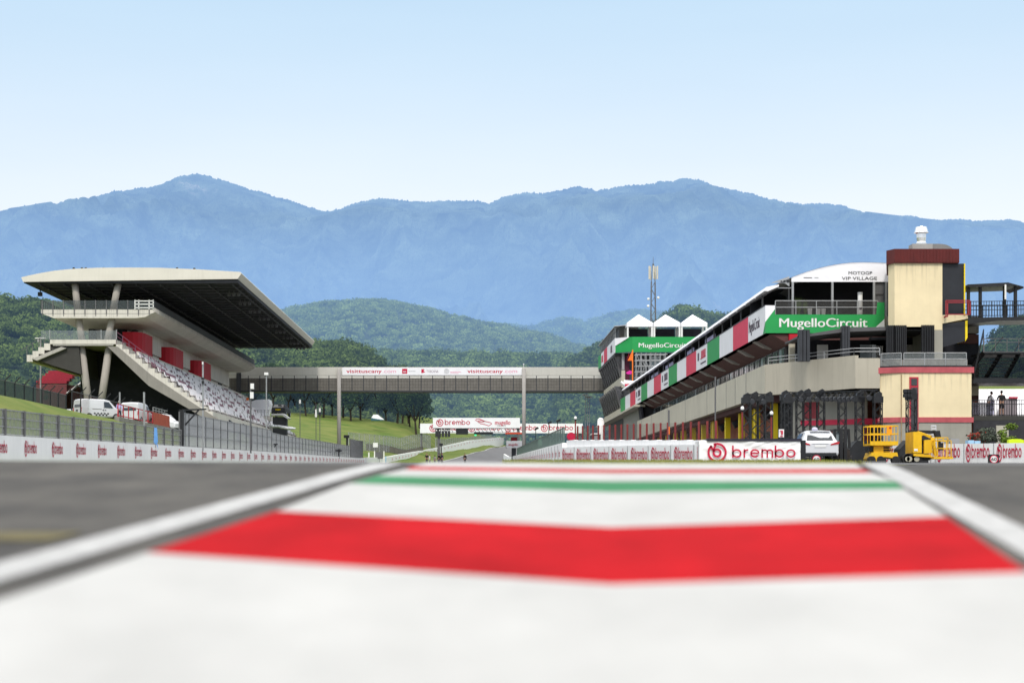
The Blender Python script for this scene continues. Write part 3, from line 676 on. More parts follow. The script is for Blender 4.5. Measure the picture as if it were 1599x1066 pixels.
# lower deck slab, stepped edge and rake
zl = gz(530); lx0, lx1 = gx(78), gx(181)
MB().box(lx0, lx1, GY0, GY1, gz(537), zl).build('lower_deck', CONCL, G)
MB().box(lx0+.3, lx1-.3, GY0+.05, GY0+.4, gz(539.5), gz(537)-.01).build('deck_beam', CONC, G)
NR = 15; sx = (gx(332)-lx1)/NR; sz = (gz(642)-zl)/NR
st = MB(); und = []
for i in range(NR):
    xa = lx1+i*sx; za = zl+(i+1)*sz; 
    st.box(xa, xa+sx+.02, GY0+.02*(i % 2), GY1+6, za-.95, za)
st.build('terrace_steps', CONCL, G)
for i in range(4):   # steps of the left wing
    xa = lx0-(i+1)*.64; za = zl-(i+1)*.42
    MB().box(xa, xa+.65, GY0+.01*i, GY1, za-.75, za).build('wing_step', CONCL, G)
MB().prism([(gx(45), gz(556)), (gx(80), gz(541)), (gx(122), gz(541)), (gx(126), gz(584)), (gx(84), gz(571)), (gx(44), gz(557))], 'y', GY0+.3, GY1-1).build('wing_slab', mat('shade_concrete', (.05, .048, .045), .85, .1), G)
MB().prism([(gx(50), gz(560)), (gx(96), gz(541.5)), (gx(104), gz(543.5)), (gx(58), gz(563))], 'y', GY0-.1, GY0+.5).build('wing_strut', CONC, G)
# raking main beam and thin fascia struts
MB().prism([(gx(168), gz(541)), (gx(184), gz(541)), (gx(236), gz(585)), (gx(300), gz(628)), (gx(362), gz(668)), (gx(350), gz(672)), (gx(298), gz(640)), (gx(232), gz(602))], 'y', GY0-.05, GY0+1.0).build('raking_beam', mat('beam_concrete', (.25, .235, .215), .8, .1, .6, streak=.2), G)
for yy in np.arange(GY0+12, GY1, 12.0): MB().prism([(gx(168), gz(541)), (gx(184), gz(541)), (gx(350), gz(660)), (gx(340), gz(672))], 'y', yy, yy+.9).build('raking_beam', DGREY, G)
MB().sheet([[(gx(96), GY0+9, gz(541)), (gx(165), GY0+9, gz(541)), (gx(340), GY0+9, gz(664))], [(gx(96), GY0+9, 6.2), (gx(165), GY0+9, 6.2), (gx(340), GY0+9, 6.2)]]).build('dark_void_sheet', DARK, G)  # dark sheet standing in for the shaded void under the stand
# columns in V pairs
def col(a, b, r=.38, mm=CONC, y=GY0+1.2): 
    k = y/GY0; MB().cyl((gx(a[0])*1, y, gz(a[1])), (gx(b[0])*1, y, gz(b[1])), r, r, 16).build('column', mm, G, smooth=True)
CC = mat('column_concrete', (.36, .33, .30), .8, .08, .8, streak=.15)
col((113, 441), (117.5, 484), mm=CC); col((181, 441), (172.5, 484), mm=CC)
col((119, 496), (124, 531), mm=CC); col((171, 496), (164, 531), mm=CC)
col((123, 539), (137, 650), .42, CC); col((167, 539), (151, 650), .42, CC)
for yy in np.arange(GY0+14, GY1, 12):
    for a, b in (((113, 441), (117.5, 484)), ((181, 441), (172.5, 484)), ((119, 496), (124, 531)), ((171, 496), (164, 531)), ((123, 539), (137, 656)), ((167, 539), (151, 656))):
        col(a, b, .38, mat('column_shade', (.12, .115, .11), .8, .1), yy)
# glazing rails on the lower deck
MB().box(gx(64), gx(182), GY0-.02, GY0+.01, zl, zl+1.0).build('glass_panel', GLAZC, G)
m = MB()
for px in (78, 158, 182): m.box(gx(px)-.04, gx(px)+.04, GY0-.05, GY0, zl, zl+1.1)
m.build('railing_post', STEEL, G)
m = MB()   # mauve hand rails at the first steps
for i in range(8):
    xa = lx1+i*sx; za = zl+i*sz; m.beam((xa, GY0+.1, za+.9), (xa+sx, GY0+.1, za+sz+.9), .06); m.box(xa-.03, xa+.03, GY0+.07, GY0+.13, za-.5, za+.9)
    m.beam((xa, GY0+.1, za+.45), (xa+sx, GY0+.1, za+sz+.45), .05)
m.build('stair_railing', mat('mauve_rail', (.16, .06, .10), .6, .1), G)
m = MB()
for i in range(5):
    xa = lx0-i*.64; za = zl-i*.42; m.box(xa-.03, xa+.03, GY0+.05, GY0+.1, za-.4, za+.9); m.beam((xa, GY0+.08, za+.9), (xa-.64, GY0+.08, za+.48), .05)
m.build('stair_railing', STEELD, G)
# walkway, seating wall and seats
zw = gz(552); xw = lx1+3*sx
MB().box(xw-.25, xw, GY0+2, GY1+7, zw-1.2, zw+.42).build('seating_wall', CONCL, G)
MB().box(xw-2.2, xw-2.15, GY0+.5, GY1+4, zw+.5, zw+1.6).build('glass_panel', net('walkway_glass', (.18, .19, .20), .75), G)
for i, yy in enumerate(np.arange(GY0+6, GY1+4, 6.4)): MB().box(xw+.0, xw+.04, yy, yy+1.6, zw-.7, zw+.22).build('vomitory_grille', DGREY, G)
cnt = 0; rest = MB(); rs = random.Random(5)
for j in range(int((GY1+5-GY0)/.52)):
    yy = GY0+.5+j*.52
    for i in range(3, NR):
        if (j % 24) in (0, 1): continue
        xa = lx1+i*sx+.12; za = zl+(i+1)*sz
        letter = mnoise.noise(Vector((j*.09, i*.35, 3))) 
        mi = 1 if letter > .2 and rs.random() < .85 else (2 if rs.random() < .05 else 0)
        m = MB() if cnt < 99 else rest
        m.box(xa+.0, xa+.40, yy, yy+.44, za+.28, za+.34, mi); m.add([(xa, yy, za+.30), (xa, yy+.44, za+.30), (xa-.12, yy+.42, za+.78), (xa-.12, yy+.02, za+.78), (xa+.06, yy, za+.30), (xa+.06, yy+.44, za+.30), (xa-.06, yy+.42, za+.78), (xa-.06, yy+.02, za+.78)],
            [(0, 1, 2, 3), (7, 6, 5, 4), (0, 3, 7, 4), (1, 5, 6, 2), (3, 2, 6, 7), (0, 4, 5, 1)], mi)
        m.box(xa+.1, xa+.2, yy+.18, yy+.26, za, za+.28, mi)
        if cnt < 99: m.m = [0]*len(m.f); m.build('seat', [SEATW, SEATM, SEATD][mi], G)
        cnt += 1
o = rest.build('seat', [SEATW, SEATM, SEATD], G); o['kind'] = 'stuff'
# lower end structure under the stand: white roofs and vans near px 390-480 are separate things below
# small red stand behind
RS = thing('small_grandstand', 'small stand of red seats behind the security fence', 'grandstand', (XP(92, 215), 215, 9))
for i in range(5): 
    y0 = 212+i*1.5; z0 = ZP(622, 215)+1.7+i*.42
    MB().box(XP(66, 215), XP(113, 215), y0, y0+1.2, z0, z0+.34).build('seat_row', mat('red_seat_row', (.30, .02, .04), .6, .5, 8, aniso=(3, .2, 1)), RS)
MB().prism([(212, 5), (220, 5), (220, ZP(598, 215)-.2), (212, ZP(622, 215)+1.6)], 'x', XP(66, 215), XP(113, 215)).build('frame', mat('red_brick_skirt', (.16, .05, .055), .8, .4, 5), RS)
MB().prism([(211.5, ZP(622, 215)+.5), (212, ZP(622, 215)+.5), (220, ZP(594, 215)), (219.6, ZP(592, 215))], 'x', XP(113, 215), XP(113, 215)+.25).build('side_rail', WHITE, RS)
# little dark tree in front
t = thing('young_tree', 'little dark bushy tree before the red seats', 'tree', (XP(73, 205), 205, 6.4)); MB().cyl((XP(73, 205), 205, 6.4), (XP(73, 205), 205, 10.6), .07, .05, 6).build('trunk', BARK, t)
o = leaves('crown', [(0, 0, 4.9), (0, 0, 5.5)], [.55, .4], 160, .10, LEAFT, seed=77); o.parent = t

# ================================================================ pedestrian bridge
BY = 276.0; bx = lambda px: XP(px, BY); bzz = lambda py: ZP(py, BY)
B = thing('bridge', 'long covered footbridge on round piers spanning the straight', 'bridge', (-6, BY, 4.4))
xL, xR = bx(352), bx(948)
MB().box(xL, xR, BY, BY+4, bzz(586), bzz(573)).build('parapet_band', mat('bridge_band', (.52, .51, .47), .7, .05, .5, streak=.15), B)
MB().box(xL, xR, BY+.05, BY+3.95, bzz(590.2), bzz(586)-.002).build('ledge', mat('bridge_ledge', (.58, .57, .53), .7, .05), B)
MB().box(xL, xR, BY+.12, BY+3.9, bzz(609.5), bzz(590.2)-.002).build('mesh_screen', mat('bridge_screen', (.16, .15, .135), .6, .15, 1.2, streak=.2), B)
MB().box(xL, xR, BY+.02, BY+3.98, bzz(611.5), bzz(609.5)-.002).build('bottom_chord', DGREY, B)
m = MB()
for i, px in enumerate(np.arange(352, 948, 4.5)): m.box(bx(px)-.025, bx(px)+.025, BY+.09, BY+.12, bzz(609.5), bzz(590.4))
for py in (595, 600, 604.5): m.box(xL, xR, BY+.09, BY+.12, bzz(py)-.025, bzz(py)+.025)
m.build('screen_bars', mat('bar_metal', (.10, .095, .085), .6, .1), B)
m = MB()
for px in np.arange(369.6, 948, 18): m.box(bx(px)-.06, bx(px)+.06, BY+.04, BY+.12, bzz(609.5), bzz(586.3))
m.box(xL, xR, BY+.03, BY+.11, bzz(610.5), bzz(609.4)); m.build('post_frame', DGREY, B)
for px, lb in ((529.7, 'left'), (818, 'right')):
    MB().cyl((bx(px), BY-.35, 3.5), (bx(px), BY-.35, bzz(576)), .31, .31, 20).build('pier', mat('pier_concrete', (.33, .315, .30), .8, .08, .8, streak=.2), B, smooth=True)
for px in (373,): MB().box(bx(px)-.35, bx(px)+.35, BY-.3, BY+.2, 4, bzz(582)).build('pier', DGREY, B)
bn = MB().box(bx(534.5), bx(814.8), BY-.06, BY-.02, bzz(585.6), bzz(573.6)).build('banner', BWHITE, B)
PINK = mat('pale_pink_print', (.75, .28, .42), .5, .05)
for x0 in (541, 730):
    m = MB(); text(m, 'visittuscany', (bx(x0), BY-.06, bzz(582)), UX, UZ, NY, .62, width=55*BY/F, bold=.02); m.build('lettering', CRIM, bn)
    m = MB(); text(m, '.com', (bx(x0+56.5), BY-.06, bzz(582)), UX, UZ, NY, .62, width=21*BY/F); m.build('lettering', PINK, bn)
m = MB().box(bx(628), bx(636), BY-.075, BY-.065, bzz(583.2), bzz(575.5)); m.build('emblem', CRIM, bn)
m = MB(); text(m, 'sp', (bx(629.5), BY-.08, bzz(581)), UX, UZ, NY, .3, width=.5); m.build('lettering', BWHITE, bn)
m = MB().box(bx(637.5), bx(649), BY-.075, BY-.065, bzz(579.8), bzz(579.2)); m.build('small_print', STEEL, bn)
m = MB(); m.prism([(bx(658), bzz(582.5)), (bx(664.5), bzz(581)), (bx(661.5), bzz(579.5)), (bx(663), bzz(576.5)), (bx(658), bzz(576))], 'y', BY-.075, BY-.065); m.build('emblem', CRIM, bn)
m = MB(); text(m, 'TOSCANA', (bx(666), BY-.06, bzz(581.5)), UX, UZ, NY, .42, width=18.5*BY/F); m.build('lettering', mat('purple_grey_print', (.20, .12, .17), .6, .1), bn)
m = MB()
for r_ in (.38, .25, .12): stroke(m, [(a, b) for a, b in arc(0, 0, r_, 0, 360, 16)[:-1]], .05, (bx(697.5), BY-.06, bzz(579.5)), UX, UZ, NY, .01, True)
m.build('emblem', STEEL, bn)
m = MB(); m.box(bx(703), bx(720), BY-.075, BY-.065, bzz(581.0), bzz(580.2)); m.box(bx(703), bx(716), BY-.075, BY-.065, bzz(583), bzz(582.4)); m.build('small_print', PINK, bn)
m = MB(); m.ball((bx(818), BY+1, bzz(568)), .1); m.cyl((bx(818), BY+1, bzz(573)), (bx(818), BY+1, bzz(568)), .03); m.build('beacon', WHITE, B)

# ================================================================ gantries
def gantry_posts(t, xs, y, z1, w=.35, mm=STEELD):
    for x in xs: MB().box(x-w/2, x+w/2, y-w/2, y+w/2, terr(x, y)-.5, z1).build('post', mm, t)
Y1 = 345.; g1 = thing('start_gantry', 'white start gantry banner with circuit outline above the five start lights', 'gantry', (XP(744, Y1), Y1, 6))
MB().box(XP(676, Y1), XP(812, Y1), Y1, Y1+.5, ZP(668, Y1), ZP(652, Y1)).build('banner', BWHITE, g1)
m = MB(); logo(m, (XP(681, Y1), Y1, ZP(665.5, Y1)), UX, UZ, NY, 11.5*Y1/F, sq=1.0, lift=.03); m.build('logo', CRIM, g1)
tk = [(742, 656), (745, 653.5), (749, 654), (755, 656.5), (758, 657.5), (753, 658.5), (746, 658.5), (750, 661), (756, 662), (763, 664.5), (768, 661.5), (766, 659.5), (759, 658), (752, 656), (746, 657)]
m = MB(); stroke(m, [(XP(a, Y1), ZP(b, Y1)) for a, b in tk], .13, (0, Y1, 0), UX, UZ, NY, .03, True); m.build('track_outline', CRIM, g1)
m = MB(); text(m, 'mugello', (XP(773, Y1), Y1, ZP(662.5, Y1)), UX, UZ, NY, 7*Y1/F, width=24*Y1/F, lift=.03, bold=.02); m.build('lettering', CRIM, g1)
m = MB(); text(m, 'CIRCUIT', (XP(776, Y1), Y1, ZP(665.3, Y1)), UX, UZ, NY, .25, width=14*Y1/F, lift=.03); m.build('lettering', BLACK, g1)
for k, px in enumerate((681.5, 686.5, 691.5, 696.5, 701)):
    l = MB().box(XP(px-1.9, Y1), XP(px+1.9, Y1), Y1+.1, Y1+.5, ZP(682, Y1), ZP(668.3, Y1)).build('start_light', BLACK, g1)
    for q in range(4): MB().cyl((XP(px, Y1), Y1+.09, ZP(671.5+q*2.9, Y1)), (XP(px, Y1), Y1+.05, ZP(671.5+q*2.9, Y1)), .14, .14, 10).build('lamp', WHITE if q == 0 else DGREY, l)
MB().box(XP(712, Y1), XP(731, Y1), Y1+.1, Y1+.5, ZP(678, Y1), ZP(669, Y1)).build('display_board', BLACK, g1)
MB().box(XP(740, Y1), XP(770, Y1), Y1+.1, Y1+.5, ZP(678, Y1), ZP(674, Y1)).build('display_board', BLACK, g1)
m = MB().box(XP(741, Y1), XP(744, Y1), Y1, Y1+.4, ZP(680, Y1), ZP(678, Y1)); m.build('green_lamp', mat('green_lamp', (.05, .75, .30), .4, .05, emit=.8), g1)
gt = MB(); gt.box(XP(676, Y1), XP(812, Y1), Y1+.6, Y1+.8, ZP(669, Y1), ZP(668, Y1))
for a in np.arange(680, 812, 6): gt.beam((XP(a, Y1), Y1+.7, ZP(668.5, Y1)), (XP(a+3, Y1), Y1+.7, ZP(674.3, Y1)), .1)
gt.box(XP(676, Y1), XP(812, Y1), Y1+.6, Y1+.8, ZP(674.8, Y1), ZP(674.2, Y1)); gt.build('truss', STEELD, g1)
gantry_posts(g1, [XP(685, Y1), XP(809.5, Y1)], Y1+.7, ZP(668, Y1), .55)
Y2 = 430.; g2 = thing('gantry', 'far wide white gantry banner with repeated red logos behind the start gantry', 'gantry', (XP(783, Y2), Y2, 9))
MB().box(XP(656, Y2), XP(910, Y2), Y2, Y2+.5, ZP(676, Y2), ZP(661, Y2)).build('banner', BWHITE, g2)
for px in (670.5, 731, 788, 844.5):
    m = MB(); logo(m, (XP(px, Y2), Y2, ZP(674, Y2)), UX, UZ, NY, 11.5*Y2/F, sq=.95, lift=.03); m.build('logo', CRIM, g2)
gantry_posts(g2, [XP(658, Y2), XP(906, Y2)], Y2+.8, ZP(662, Y2), .45)
MB().box(XP(658, Y2), XP(906, Y2), Y2+.6, Y2+1.0, ZP(663, Y2), ZP(661.5, Y2)).build('truss', STEELD, g2)
# ================================================================ pit building
PX, PY0, PY1 = 19.5, 115.5, 232.0
pz_ = lambda py: ZP(py, PY0); pxx = lambda px: XP(px, PY0)
P = thing('pit_building', 'long beige pit building with a red white and green banner and yellow garage pillars', 'building', (PX+4, PY0, 1.9))
ZB0, ZB1 = 6.54, 8.62          # beige band
ZN0, ZN1 = 10.75, 12.62        # banner
XW = 21.1                      # recessed wall
PY0b = PY0+.15
# lower storey: garage doors recessed under the beige band
MB().box(22.3, 34, PY0b, PY1, 1.0, ZB0-.4).build('garage_wall', TERRA, P)
MB().box(20.0, 34, PY0b, PY1, ZB0-.4, ZB0-.003).build('soffit', BROWN, P)
gs = 7.36
for i in range(16):
    y = 118.0+i*gs
    if y > PY1-3: break
    MB().box(20.4, 20.8, y, y+.6, 1.0, ZB0-.41).build('pillar', YEL, P)
    if i % 3 == 1: MB().box(20.4, 20.7, y+1.3, y+1.6, 1.0, ZB0-.41).build('pillar', YEL, P)
    d = MB().box(22.18, 22.28, y+1.7, y+gs-.9, 1.2, 4.6).build('garage_door', mat('dark_door', (.055, .05, .055), .5, .5, 3), P)
    MB().box(22.1, 22.17, y+2.6, y+4.0, 3.2, 3.9).build('door_sign', WHITE if i % 2 else STEELD, d)
    MB().cyl((20.9, y-.9, ZB0-1.1), (21.5, y-.9, ZB0-.8), .3, .3, 10).build('fan', DGREY, P)
# beige band with joints
by = MB(); by.box(PX, 34, PY0b, 208, ZB0, ZB1); by.build('beige_band', BEIGE, P)
m = MB()
for px in (1001.5, 1017, 1043, 1070, 1104, 1134, 1148, 1165): 
    y = PX*F/(px-VX)
    if y < 207: MB().box(PX-.012, PX, y-.06, y+.06, ZB0, ZB1).build('joint', STEELD, P)
# windows strip and brown wall above
MB().box(XW+.3, 34, PY0b, 206, ZB1, 10.05).build('window_band', DARK, P)
ww = (206-PY0-3)/34
for i in range(34):
    y = PY0+2+i*ww
    f = MB().box(XW+.10, XW+.26, y, y+ww*.86, ZB1+.06, 10.0).build('window', STEELD, P)
    MB().box(XW+.06, XW+.09, y+.2, y+ww*.40, ZB1+.16, 9.9).build('pane', GLASSD, f)
    MB().box(XW+.06, XW+.09, y+ww*.46, y+ww*.80, ZB1+.16, 9.9).build('pane', GLASSD if (i % 3) else GLASSC, f)
MB().prism([(XW+.05, 10.02), (XW+.4, 10.02), (34, 10.02), (34, ZN0-.06), (PX+.4, ZN0-.06)], 'y', PY0b, 206).build('brown_wall', BROWN, P)
for i in range(16):
    y = 121.+i*7.36
    if y < 204: MB().prism([(PX+.15, ZN0-.08), (XW+.5, ZN0-.08), (XW+.5, ZN0-.75), (PX+.9, ZN0-.5)], 'y', y, y+.9).build('bracket', mat('bracket_grey', (.33, .31, .29), .8, .1), P)
# end column at the corner
MB().box(XW, XW+.55, PY0-.25, PY0+.14, ZB1, 10.05).build('column', BEIGE, P)
MB().box(XW-.02, XW+.6, PY0-.3, PY0+.12, 10.05, ZN0-.09).build('column_head', REDB, P)
# banner panels
seq = 'wrwgerwgerwgerwg'; cm = {'w': BWHITE, 'r': BRED, 'g': BGRN, 'e': BWHITE}; pl = (PY1-PY0)/16
MB().box(PX+.05, PX+.8, PY0+.05, PY1, ZN0, ZN1-.02).build('banner_backing', STEELD, P)
MB().box(PX-.02, PX+.35, PY0, PY1, ZN1-.02, ZN1+.05).build('coping', DGREY, P)
PURP = mat('purple_grey_text', (.10, .07, .10), .6, .1)
for i, c in enumerate(seq):
    y0 = PY0+i*pl; pn = MB().box(PX, PX+.04, y0, y0+pl, ZN0, ZN1-.02).build('banner_panel', cm[c], P)
    if c == 'w' and i == 0:
        m = MB(); text(m, 'MugelloCircuit', (PX, y0+pl-.35, ZN0+.62), (0, -1, 0), UZ, (-1, 0, 0), .85, width=pl-2.6, bold=.02); m.build('lettering', PURP, pn)
    if c == 'e' or (c == 'r' and i == 5 and False):
        m = MB(); text(m, '2025', (PX, y0+pl-1.6, ZN0+1.0), (0, -1, 0), UZ, (-1, 0, 0), .55, width=pl*.45, bold=.02) if False else None
        m = MB(); 
        for k in range(5): m.box(PX-.02, PX-.008, y0+1.0+k*.62, y0+1.4+k*.62, ZN0+.85, ZN1-.35)
        m.box(PX-.02, PX-.008, y0+.9, y0+4.4, ZN0+.80, ZN0+.88)
        m.build('emblem', CRIM if i in (4, 9, 14) else PURP, pn)
        m = MB(); m.box(PX-.02, PX-.008, y0+.8, y0+4.2, ZN0+.35, ZN0+.48); m.box(PX-.02, PX-.008, y0+5.2, y0+6.2, ZN0+.8, ZN1-.4); m.build('small_print', PURP, pn)
# white and green corner triangle + front banner
MB().add([(PX-.01, PY0+.9, ZN0), (PX-.01, PY0-.02, ZN0), (PX-.01, PY0-.02, ZN0+.75)], [(0, 1, 2)]).build('banner_corner', BGRN, P)
FB = MB(); x1 = pxx(1381); zt = ZP(491, PY0)
FB.add([(PX, PY0-.02, ZN0), (x1, PY0-.02, ZN0), (x1, PY0-.02, ZP(472, PY0)), (pxx(1370), PY0-.02, ZP(472, PY0)), (pxx(1368), PY0-.02, zt), (pxx(1210), PY0-.02, zt), (pxx(1210), PY0-.02, ZN1-.25), (PX, PY0-.02, ZN0+.75)], [(0, 1, 2, 3, 4, 5, 6, 7)])
fb = FB.build('front_banner', BGRN, P)
MB().add([(PX, PY0-.022, ZN0+.75), (pxx(1210), PY0-.022, ZN1-.25), (pxx(1210), PY0-.022, ZN1), (PX, PY0-.022, ZN1)], [(0, 1, 2, 3)]).build('white_corner', BWHITE, fb)
MB().add([(pxx(1366), PY0-.03, ZP(512, PY0)), (x1, PY0-.03, ZP(512, PY0)), (x1, PY0-.03, ZP(498, PY0))], [(0, 1, 2)]).build('white_corner', BWHITE, fb)
m = MB(); text(m, 'MugelloCircuit', (pxx(1217), PY0-.02, ZP(510.5, PY0)), UX, UZ, NY, 14.5*PY0/F, width=137*PY0/F, bold=.022, lift=.02); m.build('lettering', WHITE, fb)
MB().box(PX+.06, x1, PY0, PY0b, ZN0, 12.0).build('front_fascia', STEELD, P)
# upper terrace: floor, railing, canopy roof along the building, marquee
MB().box(PX+.05, 34, PY0b, PY1, ZN0+.0, 11.9).build('terrace_floor', CONCD, P)
MB().box(24.5, 33.8, PY0+9, PY1-1, 11.9, 15.0).build('upper_storey', DARK, P)
def rail(t, pts, h, nb=3, post=1.8, mm=STEEL, r=.03, z=None, infill=None, name='railing'):
    m = MB()
    for a, b in zip(pts, pts[1:]):
        a = Vector(a); b = Vector(b); n = max(1, int((b-a).length/post))
        for i in range(n+1): q = a.lerp(b, i/n); m.cyl(q, q+Vector((0, 0, h)), r, r, 5)
        for k in range(nb): dz = Vector((0, 0, h*(1-k/nb*.95))); m.cyl(a+dz, b+dz, r, r, 5)
    o = m.build(name, mm, t)
    if infill:
        m = MB()
        for a, b in zip(pts, pts[1:]): m.add([a, b, Vector(b)+Vector((0, 0, h*.95)), Vector(a)+Vector((0, 0, h*.95))], [(0, 1, 2, 3)])
        m.build('infill_mesh', infill, o)
rail(P, [(pxx(1211), PY0+.05, zt), (pxx(1371), PY0+.05, zt)], ZP(469.5, PY0)-zt, 2, 1.35, STEEL, .03, infill=net('terrace_mesh', (.05, .05, .05), .55))
cz0, cxp, cz1 = 13.9, 25.6, 15.75      # arch cross-section
def archz(x, peak=15.72, x0=19.75, xc=26.4): t = (x-x0)/(xc-x0); return 13.78+(peak-13.78)*math.sin(min(1.6, max(0, t))*math.pi/2)**.85 if t <= 1 else peak-.02*(x-xc)**2
M_ = thing('marquee', 'white arched marquee with black lettering on the pit building terrace', 'marquee', (24, PY0+1, 12))
xs = list(np.linspace(19.75, 33, 26)); MY0, MY1 = PY0+1.3, PY0+12
rows = [[(x, y, archz(x)) for x in xs] for y in np.linspace(MY0, MY1, 4)]+[[(x, y, archz(x)-.06) for x in xs] for y in (MY1, MY0)]
MB().sheet(rows).build('roof', FABW, M_, smooth=False)
xg0 = XP(1236, MY0); xg1 = XP(1387, MY0); zg = ZP(440, MY0)
gp = [(xg0, zg), (xg1, zg)]+[(x, archz(x)-.02) for x in np.linspace(xg1, xg0, 14)]
MB().prism(gp, 'y', MY0+.02, MY0+.06).build('gable', FABW, M_)
gz_ = lambda py: ZP(py, MY0); gxx = lambda px: XP(px, MY0)
m = MB(); text(m, 'MOTOGP', (gxx(1325), MY0+.02, gz_(428.5)), UX, UZ, NY, 5*MY0/F, width=37*MY0/F, bold=.006, lift=.02); m.build('lettering', BLACK, M_)
m = MB(); text(m, 'VIP VILLAGE', (gxx(1314.5), MY0+.02, gz_(436.8)), UX, UZ, NY, 5*MY0/F, width=55*MY0/F, bold=.006, lift=.02); m.build('lettering', BLACK, M_)
m = MB().box(gxx(1255), gxx(1268), MY0, MY0+.015, gz_(434), gz_(433)).build('small_print', DGREY, M_); m = MB().box(gxx(1272), gxx(1278), MY0, MY0+.015, gz_(434), gz_(433)).build('small_print', STEEL, M_)
m = MB().add([(gxx(1204), MY0+.1, gz_(441.5)), (gxx(1233), MY0+.1, gz_(431)), (gxx(1233), MY0+.1, gz_(447)), (gxx(1226), MY0+.1, gz_(442)), (gxx(1214), MY0+.1, gz_(441))], [(0, 1, 2, 3, 4)]).build('side_truss', STEEL, M_)
m = MB()
for px, r_ in ((1231, .09), (1225, .06), (1220.5, .045)): m.cyl((gxx(px), MY0+.08, gz_(438.8)), (gxx(px), MY0+.05, gz_(438.8)), r_, r_, 10)
m.box(gxx(1218), gxx(1232), MY0+.085, MY0+.095, gz_(439.2), gz_(438.8)); m.build('truss_holes', BLACK, M_)
for px in (1238, 1300, 1365, 1384): MB().box(gxx(px-1.6), gxx(px+1.6), MY0+.0, MY0+.2, 11.9, zg).build('post', STEEL, M_)
MB().box(gxx(1204), gxx(1236), MY0+.05, MY0+.15, gz_(450), gz_(448.7)).build('eaves_rail', STEEL, M_)
MB().prism([(19.9, 11.9), (33, 11.9)]+[(x, archz(x)-.08) for x in np.linspace(33, 19.9, 16)], 'y', MY0+7.5, MY0+7.6).build('dark_backdrop', DARK, M_)  # dark backdrop standing in for the shaded marquee interior
for a, b in ((1366, 1382),):
    m = MB(); m.box(gxx(a), gxx(b), MY0+.05, MY0+.12, gz_(458), gz_(457)); m.box(gxx(a), gxx(b), MY0+.2, MY0+.22, 11.9, zg-.05); m.build('end_window', STEELD, M_)
for px, h in ((1262, 11), (1275, 10.5), (1283, 10.5)):
    MB().lathe((gxx(px), MY0-.6, zt), [(0, 0), (.13, 0), (.16, h*PY0/F), (.13, h*PY0/F), (.0, h*PY0/F-.03)]).build('planter', WHITE, label='white planter with a plant on the marquee terrace, %s of three' % {1262: 'leftmost', 1275: 'middle', 1283: 'rightmost'}[px], cat='planter')
pm = mat('terrace_plant', (.05, .09, .02), .8, .3, 3, col2=(.14, .2, .04), tint=True)
for nm, (px, hh, R_) in {'tall bushy grass plant left of the planters on the marquee terrace': (1246, 1.25, .35), 'slim tall grass plant close to the marquee post on the terrace': (1256, 1.1, .3)}.items():
    m = MB(); r = random.Random(px)
    for _ in range(60):
        a = r.uniform(0, 6.28); d = r.uniform(.05, R_); h = hh*r.uniform(.6, 1.1); c = Vector((gxx(px), MY0-.3, zt)); m.add([c+Vector((-.02, 0, 0)), c+Vector((.02, 0, 0)), c+Vector((math.cos(a)*d, math.sin(a)*d, h))], [(0, 1, 2)])
    m.build('potted_grass', pm, label=nm, cat='plant')
t = thing('patio_heater', 'tall pale cylinder heater standing on the marquee terrace', 'heater', (gxx(1341), MY0-.4, zt))
MB().cyl((gxx(1341), MY0-.4, zt), (gxx(1341), MY0-.4, zt+1.45), .16, .16, 14).build('body', WHITE, t); MB().cyl((gxx(1341), MY0-.4, zt+1.45), (gxx(1341), MY0-.4, zt+1.6), .18, .18, 14).build('cap', STEEL, t); MB().ball((gxx(1341), MY0-.56, zt+.5), .1, sy=.3).build('emblem', PURP, t)
# long canopy behind the marquee
K = thing('terrace_canopy', 'long dark terrace canopy with a scalloped white edge along the pit building roof', 'canopy', (22, MY1, 13))
MB().prism([(19.8, 13.72), (24.4, 15.0), (24.4, 15.2), (19.8, 13.86)], 'y', MY1, PY1).build('roof', DGREY, K)
n = 26
for i in range(n):
    y0 = PY0+1+i*(PY1-PY0-1)/n; y1 = PY0+1+(i+1)*(PY1-PY0-1)/n-.25
    MB().prism([(19.62, 13.72), (19.85, 13.70), (20.6, 14.02), (20.6, 14.16), (19.75, 14.0)], 'y', y0, y1).build('white_edge', FABW, K)
MB().box(21.6, 21.7, PY0+3, PY1, 11.9, 14.2).build('dark_glazing', GLASSD, K)
for i in range(24):
    y = PY0+4+i*4.9; MB().box(19.95, 20.05, y, y+.1, 11.9, 13.75).build('post', STEELD, K)
for i, (y0, y1) in enumerate(((146, 152), (160, 165), (177, 184), (191, 199))):
    MB().box(20.3, 20.4, y0, y1, 12.4, 13.55).build('fabric_panel', FABL, K)
# far end of the pit building: lattice panel, canopy slab
MB().prism([(206, ZB0), (208, ZN0), (232, ZN0), (232, ZB0)], 'x', 19.9, 20.2).build('lattice_glass', mat('pale_lattice', (.07, .07, .075), .35, .9, 5, col2=(.24, .24, .24)), P)
MB().prism([(19.6, 10.3), (19.9, 10.3), (20.3, 6.5), (20.1, 6.5)], 'y', 205, 208).build('end_fin', DARK, P)
MB().box(18.9, 20.2, 205, 272, 10.25, 10.5).build('canopy_slab', BEIGE, P)
MB().box(20.2, 34, 206, PY1, 3, ZN0).build('end_core', DGREY, P)

